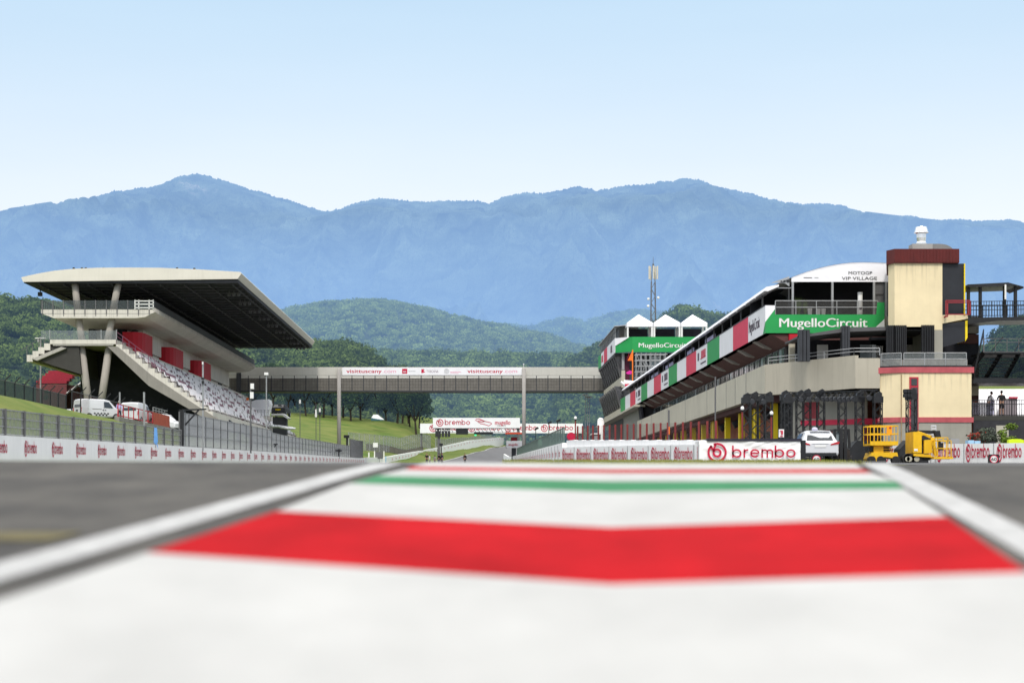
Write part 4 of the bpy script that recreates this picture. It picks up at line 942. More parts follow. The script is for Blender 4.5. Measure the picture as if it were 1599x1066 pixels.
# near end terrace (beige parapet), lower rooms
cA = (PX, PY0); cB = (23.85, 107.6); cC = (25.4, 107.6)
def par(mb, a, b, z0, z1, th=.25):
    a = Vector((*a, 0)); b = Vector((*b, 0)); d = (b-a).normalized(); q = Vector((-d.y, d.x, 0))*th
    return mb.hexa([(a.x, a.y, z0), (b.x, b.y, z0), (b.x+q.x, b.y+q.y, z0), (a.x+q.x, a.y+q.y, z0), (a.x, a.y, z1), (b.x, b.y, z1), (b.x+q.x, b.y+q.y, z1), (a.x+q.x, a.y+q.y, z1)])
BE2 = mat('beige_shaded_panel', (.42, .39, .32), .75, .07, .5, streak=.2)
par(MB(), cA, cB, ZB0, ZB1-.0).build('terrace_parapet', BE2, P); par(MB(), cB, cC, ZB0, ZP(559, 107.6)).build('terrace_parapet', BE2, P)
MB().prism([(PX+.3, PY0+.1), (23.95, 107.9), (31, 107.9), (31, PY0+.1)], 'z', ZB0+.3, ZB1-.25).build('terrace_slab', CONCD, P)
rail(P, [(PX+.2, PY0-.1, ZB1), (23.8, 107.75, ZB1), (25.4, 107.7, ZB1)], .45, 2, 2.4, STEEL, .03)
# ground floor front wall below the terrace
FY = 111.5; fx = lambda px: XP(px, FY); fz = lambda py: ZP(py, FY)
WA = (XP(1238, FY+3.2), FY+3.2)
MB().box(XP(1211, 118.2), XP(1262, 118.2), 118.2, 118.4, 1.0, ZB0-.42).build('dark_opening', DGREY, P)
MB().prism([WA, (fx(1345), FY), (fx(1345), FY+8), (XP(1240, FY+8), FY+8)], 'z', 1.0, ZB0-.02).build('front_wall', BEIGED, P)
def onw(px0, px1, py0, py1, nm, mm, off=.04):
    def pt(px, off):
        t = (px-1238)/107.; y = FY+3.2*(1-t); return (XP(px, y), y-off)
    a = pt(px0, off); b = pt(px1, off); m = MB(); z0 = ZP(py1, a[1]); z1 = ZP(py0, a[1])
    m.add([(*a, z0), (*b, z0), (*b, z1), (*a, z1), (a[0], a[1]+off*.9, z0), (b[0], b[1]+off*.9, z0), (b[0], b[1]+off*.9, z1), (a[0], a[1]+off*.9, z1)], [(0, 1, 2, 3), (7, 6, 5, 4), (0, 4, 5, 1), (3, 2, 6, 7), (0, 3, 7, 4), (1, 5, 6, 2)])
    return m.build(nm, mm, P)
onw(1254, 1279, 628, 654, 'red_shutter', mat('shutter_red', (.30, .05, .06), .7, .2))
onw(1250, 1345, 656.5, 664.5, 'red_band', BRED, .07)
onw(1287, 1300, 671, 700, 'red_door', mat('dark_red_door', (.17, .03, .04), .6, .2)); MB().box(fx(1345), 25.5, FY, FY+4, 1, ZB0-.02).build('front_wall', BEIGED, P)
MB().box(fx(1336), fx(1372), FY-.06, FY-.0, fz(662.5), fz(653)).build('red_band', BRED, P)
o = MB().box(fx(1345), fx(1359), FY-.08, FY-.02, fz(690), fz(668)).build('red_door', mat('dark_red_door', (.17, .03, .04), .6, .2), P)
m = MB()
for k in range(3): m.box(fx(1346), fx(1349), FY-.1, FY-.085, fz(681-k*4.2), fz(678-k*4.2))
m.box(fx(1347.3), fx(1347.7), FY-.1, FY-.085, fz(681), fz(669.6)); m.build('notice', WHITE, o)
# black louvred pergola on the terrace
L_ = thing('louvred_pergola', 'black louvred pergola with slatted columns on the beige terrace', 'pergola', (24, 109.5, 8.6))
LY = 110.0; lx = lambda px: XP(px, LY); lz = lambda py: ZP(py, LY)
MB().box(lx(1388), lx(1455), LY, LY+4.5, lz(515.5), lz(510)).build('roof', BLACK, L_)
MB().prism([(lx(1247), lz(524)), (lx(1320), lz(511.5)), (lx(1388), lz(510)), (lx(1388), lz(515.5)), (lx(1320), lz(518)), (lx(1247), lz(527))], 'y', LY+.02, LY+4.9).build('roof_slope', mat('pergola_grey', (.09, .09, .095), .6, .1), L_)
for px0, px1 in ((1247, 1265), (1314, 1327)):
    m = MB(); w = (px1-px0)/3
    for k in range(3): m.box(lx(px0+k*w), lx(px0+k*w+w*.8), LY-.3+.05*k, LY+.4, ZB1-.2, lz(515 if px0 < 1300 else 509))
    m.box(lx(px0+.5), lx(px1-.6), LY+.1, LY+.3, ZB1-.2, lz(517)); m.build('column', mat('column_charcoal', (.035, .038, .045), .5, .2), L_)
m = MB()
for px in list(np.arange(1383, 1396, 2.9))+list(np.arange(1395, 1413, 2.9)): m.box(lx(px), lx(px+1.7), LY-.25, LY-.05, ZB1-.2, lz(508.2))
m.box(lx(1383), lx(1413), LY-.1, LY-.02, lz(516), lz(510)); m.build('slat_screen', BLACK, L_)
m = MB()
for px in np.arange(1438, 1457, 2.6): m.box(lx(px), lx(px+1.3), LY-.25, LY-.05, ZB1-.2, lz(507.8))
m.box(lx(1438), lx(1457), LY-.1, LY-.02, lz(516), lz(510)); m.build('slat_screen', BLACK, L_)
MB().box(lx(1265), lx(1455), LY+5, LY+5.2, 8.4, lz(520)).build('back_glazing', DARK, L_)
for a, b, mm in ((1276, 1293, WHITE), (1343, 1360, GLASSC), (1361, 1368, GLASSC), (1414, 1427, BEIGED), (1398, 1402, STEEL)):
    y = LY+4.9; MB().box(XP(a, y), XP(b, y), y, y+.05, 8.4, ZP(538, y)).build('glazed_door', mm, L_)
m = MB()
for a in (1369, 1372, 1375, 1377.5): m.box(XP(a, LY+4.8), XP(a+1.2, LY+4.8), LY+4.8, LY+4.85, 8.4, ZP(540, LY+4.8))
m.box(XP(1369, LY+4.8), XP(1378.7, LY+4.8), LY+4.82, LY+4.84, 8.5, 8.6); m.build('striped_shade', WHITE, L_)

# ================================================================ tower with lower block
T = thing('stair_tower', 'cream stair tower with dark red cap, black panel and yellow edge beside the pit building', 'building', (27, 107, 1.8))
TY = 107.0; tx = lambda px: XP(px, TY); tz = lambda py: ZP(py, TY)
def block(px0, pxc, px1, py0, py1, dep, dy, nm, mm, grow=0.0):
    return MB().prism([(XP(px0, TY+dy)-grow, TY+dy-grow), (tx(pxc), TY-grow), (tx(px1)+grow, TY-grow), (tx(px1)+grow, TY+dep), (XP(px0+.5, TY+dep)-grow, TY+dep)], 'z', tz(py1), tz(py0)).build(nm, mm, T)
block(1374, 1408, 1517, 582, 651.2, 8, .7, 'wall', CREAM)
block(1374, 1408, 1517, 659.2, 726, 8, .7, 'base_wall', BEIGED, .0)
block(1372, 1408, 1518.5, 651.2, 659.2, 8, .7, 'red_band', CORN, .06)
block(1372, 1408, 1518.5, 573, 581.9, 8, .7, 'cornice', CORN, .08)
block(1374, 1408, 1518, 570.5, 573-.02, 8, .7, 'roof_edge', BLACK, .0)
o = MB().box(tx(1419.8), tx(1434), TY-.05, TY-.01, tz(671), tz(588.5)).build('door_frame', mat('door_red', (.42, .03, .05), .6, .1), T)
MB().box(tx(1422.2), tx(1432.5), TY-.08, TY-.055, tz(671), tz(605)).build('door_panel', DGREY, o); MB().box(tx(1422.5), tx(1431.5), TY-.08, TY-.055, tz(601.5), tz(591)).build('glass_pane', GLASSD, o)
MB().cyl((tx(1407.3), TY-.03, 2), (tx(1407.3), TY-.03, tz(583)), .035, .035, 6).build('downpipe', mat('pipe_rust', (.30, .22, .13), .7, .3), T)
UY = 110.0; ux = lambda px: XP(px, UY); uz = lambda py: ZP(py, UY)
MB().prism([(XP(1387, UY+.8), UY+.8), (ux(1397), UY), (ux(1471.5), UY), (ux(1471.5), UY+6), (XP(1387.5, UY+6), UY+6)], 'z', uz(515), uz(405)).build('upper_wall', CREAM, T)
MB().box(ux(1456), ux(1472), UY, UY+6, uz(573), uz(515)-.01).build('lower_shaft', BEIGED, T)
m = MB().box(ux(1388), ux(1456), UY+5, UY+6, uz(573), uz(515)-.01).build('lower_shaft', DARK, T)
MB().prism([(XP(1384, UY+.7), UY+.7), (ux(1396), UY-.15), (ux(1497), UY-.15), (ux(1497), UY+6.2), (XP(1384.5, UY+6.2), UY+6.2)], 'z', uz(411), uz(389)).build('red_cap', DRED, T)
m = MB()
for px in np.arange(1396, 1497, 5.05): m.box(ux(px)-.012, ux(px)+.012, UY-.17, UY-.152, uz(410.5), uz(389.5))
m.box(ux(1396), ux(1497), UY-.17, UY-.153, uz(409.8), uz(409)); m.build('cap_seam', mat('dark_seam', (.10, .012, .01), .6), T)
MB().box(ux(1471.6), ux(1505.5), UY+.1, UY+.3, uz(492), uz(411.2)).build('black_panel', mat('black_panel', (.02, .022, .028), .45, .2, 1), T)
MB().box(ux(1505.5), ux(1507.3), UY+.0, UY+4, uz(492), uz(411.4)).build('yellow_edge', YEL, T)
MB().prism([(ux(1471.6), uz(491.5)), (ux(1511), uz(491.5)), (ux(1512), uz(497)), (ux(1472), uz(505))], 'y', UY+.05, UY+5).build('ledge', CREAM, T)
MB().prism([(ux(1472), uz(505.3)), (ux(1508), uz(501)), (ux(1508), uz(532)), (ux(1472), uz(542))], 'y', UY+.15, UY+.5).build('black_panel', mat('black_panel', (.02, .022, .028), .45, .2, 1), T)
MB().prism([(ux(1508), uz(500.5)), (ux(1511.5), uz(499.8)), (ux(1511.5), uz(527)), (ux(1508), uz(532.5))], 'y', UY+.1, UY+2).build('yellow_edge', YEL, T)
m = MB()
for zz in (470.5, 473.5, 492): m.box(ux(1474), ux(1512), UY-.5, UY-.44, uz(zz)-.03, uz(zz)+.03)
for px in (1474, 1476.5, 1508.5, 1511.5): m.box(ux(px)-.03, ux(px)+.03, UY-.5, UY-.44, uz(496 if px < 1480 else 492), uz(470.5))
m.box(ux(1474), ux(1476), UY-.47, UY+.05, uz(496), uz(494)); m.build('red_railing', mat('red_rail_dark', (.30, .03, .04), .6, .1), T)
# balcony rail of lower block
rail(T, [(tx(1381), TY+.9, tz(570.5)), (tx(1409), TY+.25, tz(570.5))], tz(550.5)-tz(570.5), 2, 1.0, STEEL, .03, infill=net('glass_rail', (.25, .28, .29), .35))
rail(T, [(tx(1412.5), TY+.2, tz(570.5)), (tx(1510.5), TY+.2, tz(570.5))], tz(550.5)-tz(570.5), 2, 1.25, STEEL, .03, infill=net('glass_rail', (.25, .28, .29), .35))
# ducts
D = thing('roof_duct', 'bright metal chimney cowl and grey duct on the tower roof', 'duct', (ux(1442), UY+2, uz(389)))
MB().box(ux(1431), ux(1463), UY+1, UY+2, uz(389), uz(377)).build('duct_box', mat('duct_grey', (.33, .33, .32), .5, .1, 2), D)
el = MB(); ea = [(ux(1463.2), uz(389)), (ux(1463.2), uz(377))]+[(ux(1474)+(ux(1496)-ux(1474))*math.sin(a), uz(389)+(uz(377)-uz(389))*math.cos(a)) for a in np.linspace(0, math.pi/2, 8)]
el.prism(ea, 'y', UY+1.05, UY+1.95).build('elbow', mat('duct_dark', (.20, .20, .20), .5, .1, 2), D)
zz = lambda py: uz(py)-uz(377)
MB().lathe((ux(1448), UY+1.5, uz(377)), [(.33, 0), (.33, zz(374)), (.28, zz(372)), (.31, zz(366)), (.31, zz(360)), (.38, zz(358.5)), (.47, zz(358.2)), (.36, zz(349)), (.0, zz(348.2))], 16).build('cowl', SHINY, D, smooth=False)

# ================================================================ walkway, stair, right background
K2 = thing('steel_walkway', 'dark steel walkway with canopy and railings leaving the tower to the right', 'walkway', (ux(1550), 112, 8))
WY = 112.0; wx = lambda px: XP(px, WY); wz_ = lambda py: ZP(py, WY)
MB().prism([(wx(1511), wz_(496)), (wx(1700), wz_(492)), (wx(1700), wz_(499)), (wx(1560), wz_(500.5)), (wx(1512), wz_(506))], 'y', WY, WY+3).build('deck', BLACK, K2)
MB().prism([(wx(1508), wz_(446.5)), (wx(1513), wz_(449)), (wx(1590), wz_(446.5)), (wx(1597), wz_(450.5)), (wx(1597), wz_(448)), (wx(1573), wz_(441.5)), (wx(1510), wz_(444.5))], 'y', WY-.2, WY+2.8).build('canopy', BLACK, K2)
for px in (1513.5, 1532, 1570, 1587): MB().box(wx(px)-.09, wx(px)+.09, WY+.1, WY+.3, wz_(496), wz_(447)).build('post', BLACK, K2)
MB().box(wx(1568)-.05, wx(1568)+.05, WY-.3, WY-.2, wz_(468), wz_(445)).build('bracket_post', WHITE, K2)
def bars(t, a, b, h, step, mm, r=.014, name='railing'):
    a = Vector(a); b = Vector(b); n = int((b-a).length/step); m = MB()
    for i in range(n+1): q = a.lerp(b, i/n); R2 = r*(2 if i % 8 == 0 else 1); m.box(q.x-R2, q.x+R2, q.y-R2, q.y+R2, q.z, q.z+h)
    for k in (0.04, .97, .72): d = Vector((0, 0, h*k)); m.beam(a+d, b+d, .04)
    m.build(name, mm, t)
bars(K2, (wx(1516), WY, wz_(494)), (wx(1700), WY, wz_(492)), wz_(468)-wz_(492), .17, BLACK); bars(K2, (wx(1516), WY+2.9, wz_(494)), (wx(1700), WY+2.9, wz_(492)), wz_(468)-wz_(492), .2, BLACK)
S2 = thing('steel_stair', 'black steel stair landing with open treads right of the cream block', 'staircase', (wx(1560), 112, 5))
SY = 112.; 
MB().prism([(wx(1519), wz_(598)), (wx(1700), wz_(598)), (wx(1700), wz_(590)), (wx(1522), wz_(590))], 'y', SY, SY+3.2).build('landing', BLACK, S2)
tr = MB()
for k in range(9):
    py = 552+k*4.6; xa, xb = 1537-k*1.6, 1593-k*.6; tr.box(wx(xa), wx(xb), SY+.2+k*.3, SY+.5+k*.3, wz_(py+1), wz_(py))
tr.beam((wx(1538), SY+.3, wz_(550)), (wx(1521), SY+2.9, wz_(592)), .12, .3); tr.beam((wx(1594), SY+.3, wz_(550)), (wx(1588), SY+2.9, wz_(592)), .12, .3); tr.beam((wx(1566), SY+.3, wz_(550)), (wx(1556), SY+2.9, wz_(592)), .12, .3)
tr.build('treads', BLACK, S2)
MB().box(wx(1537), wx(1700), SY, SY+3, wz_(552), wz_(549)).build('upper_landing', BLACK, S2); MB().add([(wx(1530), SY+3.1, wz_(592)), (wx(1700), SY+3.1, wz_(592)), (wx(1700), SY+3.1, wz_(552)), (wx(1543), SY+3.1, wz_(552))], [(0, 1, 2, 3)]).build('rear_backing', net('dark_backing', (.03, .035, .035), .7), S2)  # dark see-through backing added so the treads stand against darkness
rail(S2, [(wx(1522), SY, wz_(590)), (wx(1536), SY, wz_(528))], .6, 2, 2, BLACK, .03)
bars(S2, (wx(1536), SY, wz_(550)), (wx(1700), SY, wz_(550)), wz_(528)-wz_(550), .7, STEELD, .02)
rail(S2, [(wx(1549), SY, wz_(549)), (wx(1566), SY, wz_(528))], .1, 1, 3, BLACK, .03); rail(S2, [(wx(1585), SY, wz_(549)), (wx(1598), SY, wz_(528))], .1, 1, 3, BLACK, .03)
for px in (1640,): MB().box(wx(px), wx(px)+.3, SY+1, SY+1.3, 1.5, wz_(492)).build('post', BLACK, S2)
# balcony with people
BL = thing('balcony', 'dark steel viewing balcony with vertical bar railing at the right edge', 'balcony', (XP(1570, 112), 112, 4))
AY = 112.
MB().box(XP(1518, AY), XP(1700, AY), AY, AY+3.5, ZP(656, AY), ZP(648.5, AY)).build('deck', mat('deck_edge', (.05, .05, .045), .7, .2), BL)
bars(BL, (XP(1518, AY), AY, ZP(648.5, AY)), (XP(1700, AY), AY, ZP(648.5, AY)), ZP(624, AY)-ZP(648.5, AY), .16, BLACK, .016)
MB().box(XP(1518, AY), XP(1548, AY), AY+.1, AY+.14, ZP(648, AY), ZP(628, AY)).build('grey_screen', net('screen_grey', (.12, .12, .16), .6), BL)
MB().box(XP(1596, AY), XP(1600, AY)+2, AY+1, AY+1.3, 1.5, ZP(656, AY)).build('support', BLACK, BL)
MB().box(XP(1594, 113), XP(1597.5, 113), 112.9, 113.1, 1.8, ZP(664, 113)).build('orange_post', mat('orange_steel', (.55, .09, .02), .6, .1), label='orange red post under the balcony at the right edge', cat='post')
bd = MB().box(XP(1543, 113.5), XP(1552, 113.5), 113.5, 113.6, ZP(648, 113.5), ZP(621, 113.5)).build('lilac_board', FABL, label='lilac board with dark lettering on the viewing balcony', cat='board')
m = MB(); text(m, 'PG', (XP(1544.5, 113.5), 113.5, ZP(634, 113.5)), UX, UZ, NY, .2, width=.3, bold=.02); text(m, 'VI', (XP(1544.5, 113.5), 113.5, ZP(641, 113.5)), UX, UZ, NY, .2, width=.3, bold=.02); m.build('lettering', DGREY, bd)
# arched white tent beyond
AT = thing('arched_tent', 'long white barrel-roofed tent behind the viewing balcony', 'tent', (38, 125, 2)); q = 125.
prof = [(124+8*(1-math.cos(a))/2*1.0, 4.2+ (ZP(603.5, q)-4.2)*math.sin(a)) for a in np.linspace(0, math.pi, 14)]
MB().prism([(124, 1.8)]+prof+[(132, 1.8)], 'x', XP(1526, q), XP(1526, q)+16).build('fabric', FABW, AT)
MB().box(XP(1560, 123.8), XP(1588, 123.8), 123.7, 123.9, 1.9, ZP(622, 123.8)).build('doorway', mat('dusk_door', (.25, .22, .24), .6), AT)
MB().box(XP(1574, 123.8), XP(1588, 123.8), 123.55, 123.68, ZP(622, 123.8), ZP(619.5, 123.8)).build('red_sign', CRIM, AT)
# ================================================================ control building
CX, CY0, CY1 = 20.2, 239.0, 272.0
cx = lambda px: XP(px, CY0); cz = lambda py: ZP(py, CY0)
C = thing('control_building', 'tall race control building with white rooftop tents level and dark lattice glass sides', 'building', (CX+6, CY0, 4))
XE = cx(1135)
lv = [(cz(644), 11.0), (cz(635), cz(587)), ]
Zs = dict(g2b=3.5, b2b=cz(645), b2t=cz(636), b1b=cz(602), b1t=cz(588), bnb=cz(550.6), bnt=cz(528))
LG = mat('control_lattice', (.025, .026, .032), .25, .9, 4, col2=(.11, .11, .12), spec=.7)
for nm, z0, z1, mm, x in (('beige_band', Zs['b2b'], Zs['b2t'], BEIGE, CX), ('beige_band', Zs['b1b'], Zs['b1t'], BEIGE, CX), ('lower_storey', 4, Zs['b2b']-.01, DGREY, CX+.9)):
    MB().box(x, XE, CY0+.6, CY1, z0, z1).build(nm, mm, C)
for z0, z1 in ((Zs['b2t'], Zs['b1b']), (Zs['b1t'], Zs['bnb'])):   # glass leaning outwards to the top
    MB().prism([(CX+.1, z0+.01), (CX-.75, z1-.01), (XE, z1-.01), (XE, z0+.01)], 'y', CY0+1.2, CY1-.5).build('lattice_glass', LG, C)
    m = MB(); n = 9
    for i in range(n): 
        ya = CY0+1.3+i*(CY1-CY0-2)/n; yb = ya+(CY1-CY0-2)/n
        m.beam((CX+.02, ya, z0), (CX-.83, yb, z1), .1); m.beam((CX+.02, yb, z0), (CX-.83, ya, z1), .1); m.beam((CX+.02, ya, z0), (CX-.83, ya, z1), .12)
    m.build('lattice_bars', STEELD, C)
MB().prism([(CX-.85, Zs['bnb']-.35), (XE, Zs['bnb']-.35), (XE, Zs['bnb']-.02), (CX-.85, Zs['bnb']-.02)], 'y', CY0+.3, CY1).build('soffit', DGREY, C)
# side banner
sb = [('g', .2), ('w', .17), ('r', .2), ('w', .43)]; y = CY1; L0 = CY1-CY0
for k, f in sb:
    y0 = y-f*L0; pn = MB().box(CX-.9, CX-.8, y0, y, Zs['bnb'], Zs['bnt']).build('banner_panel', {'g': BGRN, 'w': BWHITE, 'r': BRED}[k], C)
    if k == 'w':
        m = MB()
        for q in range(3): m.box(CX-.93, CX-.905, y0+L0*f*.35+q*1.0, y0+L0*f*.35+q*1.0+.6, Zs['bnb']+.6, Zs['bnt']-.5)
        m.box(CX-.93, CX-.905, y0+L0*f*.3, y0+L0*f*.3+3, Zs['bnb']+.5, Zs['bnb']+.6); m.build('emblem', CRIM if f < .3 else PURP, pn)
    y = y0
# chamfered green corner and front banner
MB().prism([(CX-.9, CY0+.05), (cx(985), CY0-2.2), (cx(985), CY0-2.0), (CX-.75, CY0+.2)], 'z', Zs['bnb'], Zs['bnt']).build('banner_panel', BGRN, C)
MB().add([(CX-.92, CY0+.0, Zs['bnb']+.9), (cx(981), CY0-2.1, Zs['bnt']), (CX-.92, CY0+.0, Zs['bnt'])], [(0, 1, 2)]).build('white_corner', BWHITE, C)
fb = MB().box(cx(985), XE, CY0-2.25, CY0-2.1, cz(551.5), cz(528)).build('front_banner', BGRN, C)
CYf = CY0-2.25
m = MB(); text(m, 'MugelloCircuit', (XP(997.5, CYf), CYf, ZP(542.3, CYf)), UX, UZ, NY, 7.6*CYf/F, width=74*CYf/F, bold=.02, lift=.02); m.build('lettering', WHITE, fb)
MB().box(cx(987), XE, CY0-2.0, CY0+3, cz(530), cz(528.4)).build('roof_deck', CONCD, C)
MB().box(cx(974), XE, CY0+.3, CY0+.5, 4, cz(552)).build('front_wall', DGREY, C)
MB().box(cx(970.5), cx(976), CY0-.1, CY0+.25, cz(605), cz(578)).build('corner_column', BEIGE, C); MB().box(cx(971), cx(975), CY0-.1, CY0+.25, cz(577), cz(551)).build('corner_column', mat('light_grey_column', (.35, .35, .36), .6), C)
for px0, px1, py0, py1 in ((1014, 1030, 556, 580), (1035, 1048, 556, 572), (1000, 1010, 560, 585)): MB().box(cx(px0), cx(px1), CY0+.2, CY0+.29, cz(py1), cz(py0)).build('window', GLASSC if px0 == 1014 else GLASSD, C)
MB().box(cx(975), cx(983), CY0+.15, CY0+.25, cz(600), cz(556)).build('maroon_panel', mat('maroon_panel', (.08, .01, .03), .6), C)
# rooftop tents
for i, (a, b) in enumerate(((978.5, 1020), (1020, 1063), (1063, 1105))):
    y0, y1 = CY0-1.6, CY0+2.3; t = thing('marquee_tent', 'white pointed marquee tent on the race control roof, %s of three' % ('left', 'middle', 'right')[i], 'tent', (cx((a+b)/2), y0, cz(528)), 'pointed tents on the race control roof')
    xa, xb = XP(a+.4, y0), XP(b-.4, y0); ze = ZP(504, y0); ze2 = ZP(510, y0); za = ZP(490.5, CY0); c = ((xa+xb)/2, (y0+y1)/2, za)
    MB().add([(xa, y0, ze), (xb, y0, ze), (xb, y1, ze), (xa, y1, ze), c], [(0, 1, 4), (1, 2, 4), (2, 3, 4), (3, 0, 4)]).build('canopy', FABW, t)
    m = MB(); m.box(xa, xb, y0-.02, y0, ze2, ze); m.box(xa-.0, xa+.02, y0, y1, ze2, ze); m.build('valance', FABW, t)
    for x, y in ((xa+.12, y0+.1), (xb-.12, y0+.1), (xa+.12, y1), (xb-.12, y1)): MB().box(x-.12, x+.12, y-.08, y+.08, cz(528.3), ze).build('leg', WHITE, t)
    MB().box(xa+.3, xb-.3, y1+.3, y1+.35, cz(528.3), ze2+.1).build('back_sheet', mat('tent_shade', (.03, .03, .045), .7, .2, 1), t)
U = thing('rooftop_awning', 'grey framed awning running along the side of the race control roof', 'awning', (CX, CY0, cz(528)))
MB().prism([(CX-.9, cz(509)), (CX+3, cz(505)), (CX+3, cz(504)), (CX-.9, cz(508))], 'y', CY0+.6, CY1).build('roof', mat('awning_grey', (.45, .46, .48), .6, .1), U)
for i in range(12):
    y = CY0+1.5+i*2.6; MB().box(CX-.8, CX-.7, y, y+.15, Zs['bnt'], cz(509)).build('post', STEEL, U)
MB().box(CX-.3, CX-.2, CY0+1, CY1, Zs['bnt'], cz(511)).build('dark_screen', DGREY, U)
# scaffold and flag in front of the control building
SC = thing('scaffold', 'grey scaffold tower in front of the race control building', 'scaffold', (cx(1015), 234, 5)); m = MB(); SY_ = 234.
for px in np.arange(994, 1042, 7.5):
    for y in (SY_, SY_+1.5): m.cyl((XP(px, SY_), y, 5), (XP(px, SY_), y, ZP(551, SY_)), .05, .05, 5)
for py in (553, 562, 571, 580, 589, 598, 607):
    for y in (SY_, SY_+1.5): m.cyl((XP(992, SY_), y, ZP(py, SY_)), (XP(1042, SY_), y, ZP(py, SY_)), .05, .05, 5)
for k in range(6): m.cyl((XP(994+k*7.5, SY_), SY_, ZP(553+k*6, SY_)), (XP(1002+k*7.5, SY_), SY_, ZP(571+k*6, SY_)), .05, .05, 5); m.cyl((XP(1002+k*7.5, SY_), SY_, ZP(553+k*6, SY_)), (XP(994+k*7.5, SY_), SY_, ZP(589, SY_)), .04, .04, 5)
m.build('frame', STEEL, SC)
FLG = thing('feather_flag', 'tall orange and magenta feather flag by the scaffold', 'flag', (XP(987.5, 233), 233, 6))
MB().box(XP(987, 233), XP(988.6, 233), 233, 233.1, ZP(594, 233), ZP(546, 233)).build('pole', mat('flag_orange', (.85, .20, .02), .5), FLG)
MB().prism([(XP(987, 233), ZP(548, 233)), (XP(980, 233), ZP(563, 233)), (XP(987, 233), ZP(563, 233))], 'y', 233, 233.03).build('cloth', ORANGE, FLG); MB().prism([(XP(980.5, 233), ZP(556, 233)), (XP(983, 233), ZP(550, 233)), (XP(979, 233), ZP(563, 233))], 'y', 232.9, 232.95).build('cloth', CRIM, FLG)
MB().prism([(XP(977, 233), ZP(582, 233)), (XP(983, 233), ZP(578, 233)), (XP(987, 233), ZP(579.5, 233)), (XP(986, 233), ZP(584, 233)), (XP(980, 233), ZP(584, 233))], 'y', 233, 233.05).build('cloth', mat('magenta', (.65, .02, .30), .5), FLG)
IN = thing('inflatable', 'white inflatable tube with red lettering at the far end of the pit roof', 'inflatable', (XP(985, 231), 231, 12)); m = MB()
m.path([(XP(972, 231), 231, ZP(600, 231)), (XP(974, 231), 231, ZP(598, 231)), (XP(996, 231), 231, ZP(600, 231))], .45, 10); m.cyl((XP(985, 231), 231, ZP(612, 231)), (XP(985, 231), 231, ZP(601, 231)), .5, .5, 12); m.build('tube', WHITE, IN, smooth=True)
MB().box(XP(976, 230.4), XP(994, 230.4), 230.4, 230.45, ZP(602.5, 230), ZP(599, 230)).build('red_print', CRIM, IN)
IN2 = MB(); IN2.cyl((XP(938, 215), 215, 3.4), (XP(938, 215), 215, ZP(657, 215)), .42, .42, 14); IN2.ball((XP(938, 215), 215, ZP(657, 215)), .42); IN2.build('inflatable_column', WHITE, smooth=True, label='white inflatable column standing left of the race control building', cat='inflatable')
# comms mast
TM = thing('lattice_mast', 'tall lattice communications mast with panel antennas behind the tents', 'mast', (XP(1020, 330), 330, 5)); Y = 330.; X = XP(1020, Y)
m = MB(); z0, z1 = 5, ZP(440, Y); w0, w1 = .75, .36; nn = 26
for sx, sy in ((1, 1), (1, -1), (-1, 1), (-1, -1)): m.beam((X+sx*w0, Y+sy*w0, z0), (X+sx*w1, Y+sy*w1, z1), .16); m.beam((X+sx*w1, Y+sy*w1, z1), (X+sx*.12, Y+sy*.12, ZP(412, Y)), .08)
for i in range(nn):
    a = z0+(z1-z0)*i/nn; b = z0+(z1-z0)*(i+1)/nn; wa = w0+(w1-w0)*i/nn; wb = w0+(w1-w0)*(i+1)/nn; s = 1 if i % 2 else -1
    for sy in (1, -1): m.beam((X-s*wa, Y+sy*wa, a), (X+s*wb, Y+sy*wb, b), .07); m.beam((X+sy*wa, Y-s*wa, a), (X+sy*wb, Y+s*wb, b), .07)
m.cyl((X, Y, ZP(415, Y)), (X, Y, ZP(401, Y)), .07, .03, 6); m.build('lattice', STEELD, TM)
for dx, dy in ((-.78, -.2), (.78, -.2), (0, -.8), (.5, .6), (-.5, .6)): MB().box(X+dx-.14, X+dx+.14, Y+dy-.1, Y+dy+.1, ZP(436, Y), ZP(415.5, Y)).build('antenna', mat('antenna_cream', (.55, .52, .45), .5, .1), TM)
for dx, py in ((.95, 465), (-.95, 467), (-1.0, 478)): MB().ball((X+dx, Y-.3, ZP(py, Y)), .25, sy=.5).build('dish', WHITE, TM)
def lamp(px, Y, py0, name='floodlight_pole', label='', z0=None, mm=STEEL, r=.07, head=True):
    x = XP(px, Y); z0 = terr(x, Y) if z0 is None else z0; z1 = ZP(py0, Y); t = thing(name, label, 'pole', (x, Y, z0)); MB().cyl((x, Y, z0), (x, Y, z1), r, r*.7, 8).build('pole', mm, t)
    if head: MB().box(x-.45, x+.45, Y-.12, Y+.12, z1-.02, z1+.16).build('lamp_head', WHITE, t)
    return t
for px, py, l in ((914, 617, 'leftmost of three slim light poles right of the far gantry'), (917.5, 620, 'middle of three slim light poles right of the far gantry'), (920.3, 621, 'rightmost of three slim light poles right of the far gantry')): lamp(px, 280, py, label=l, r=.07)

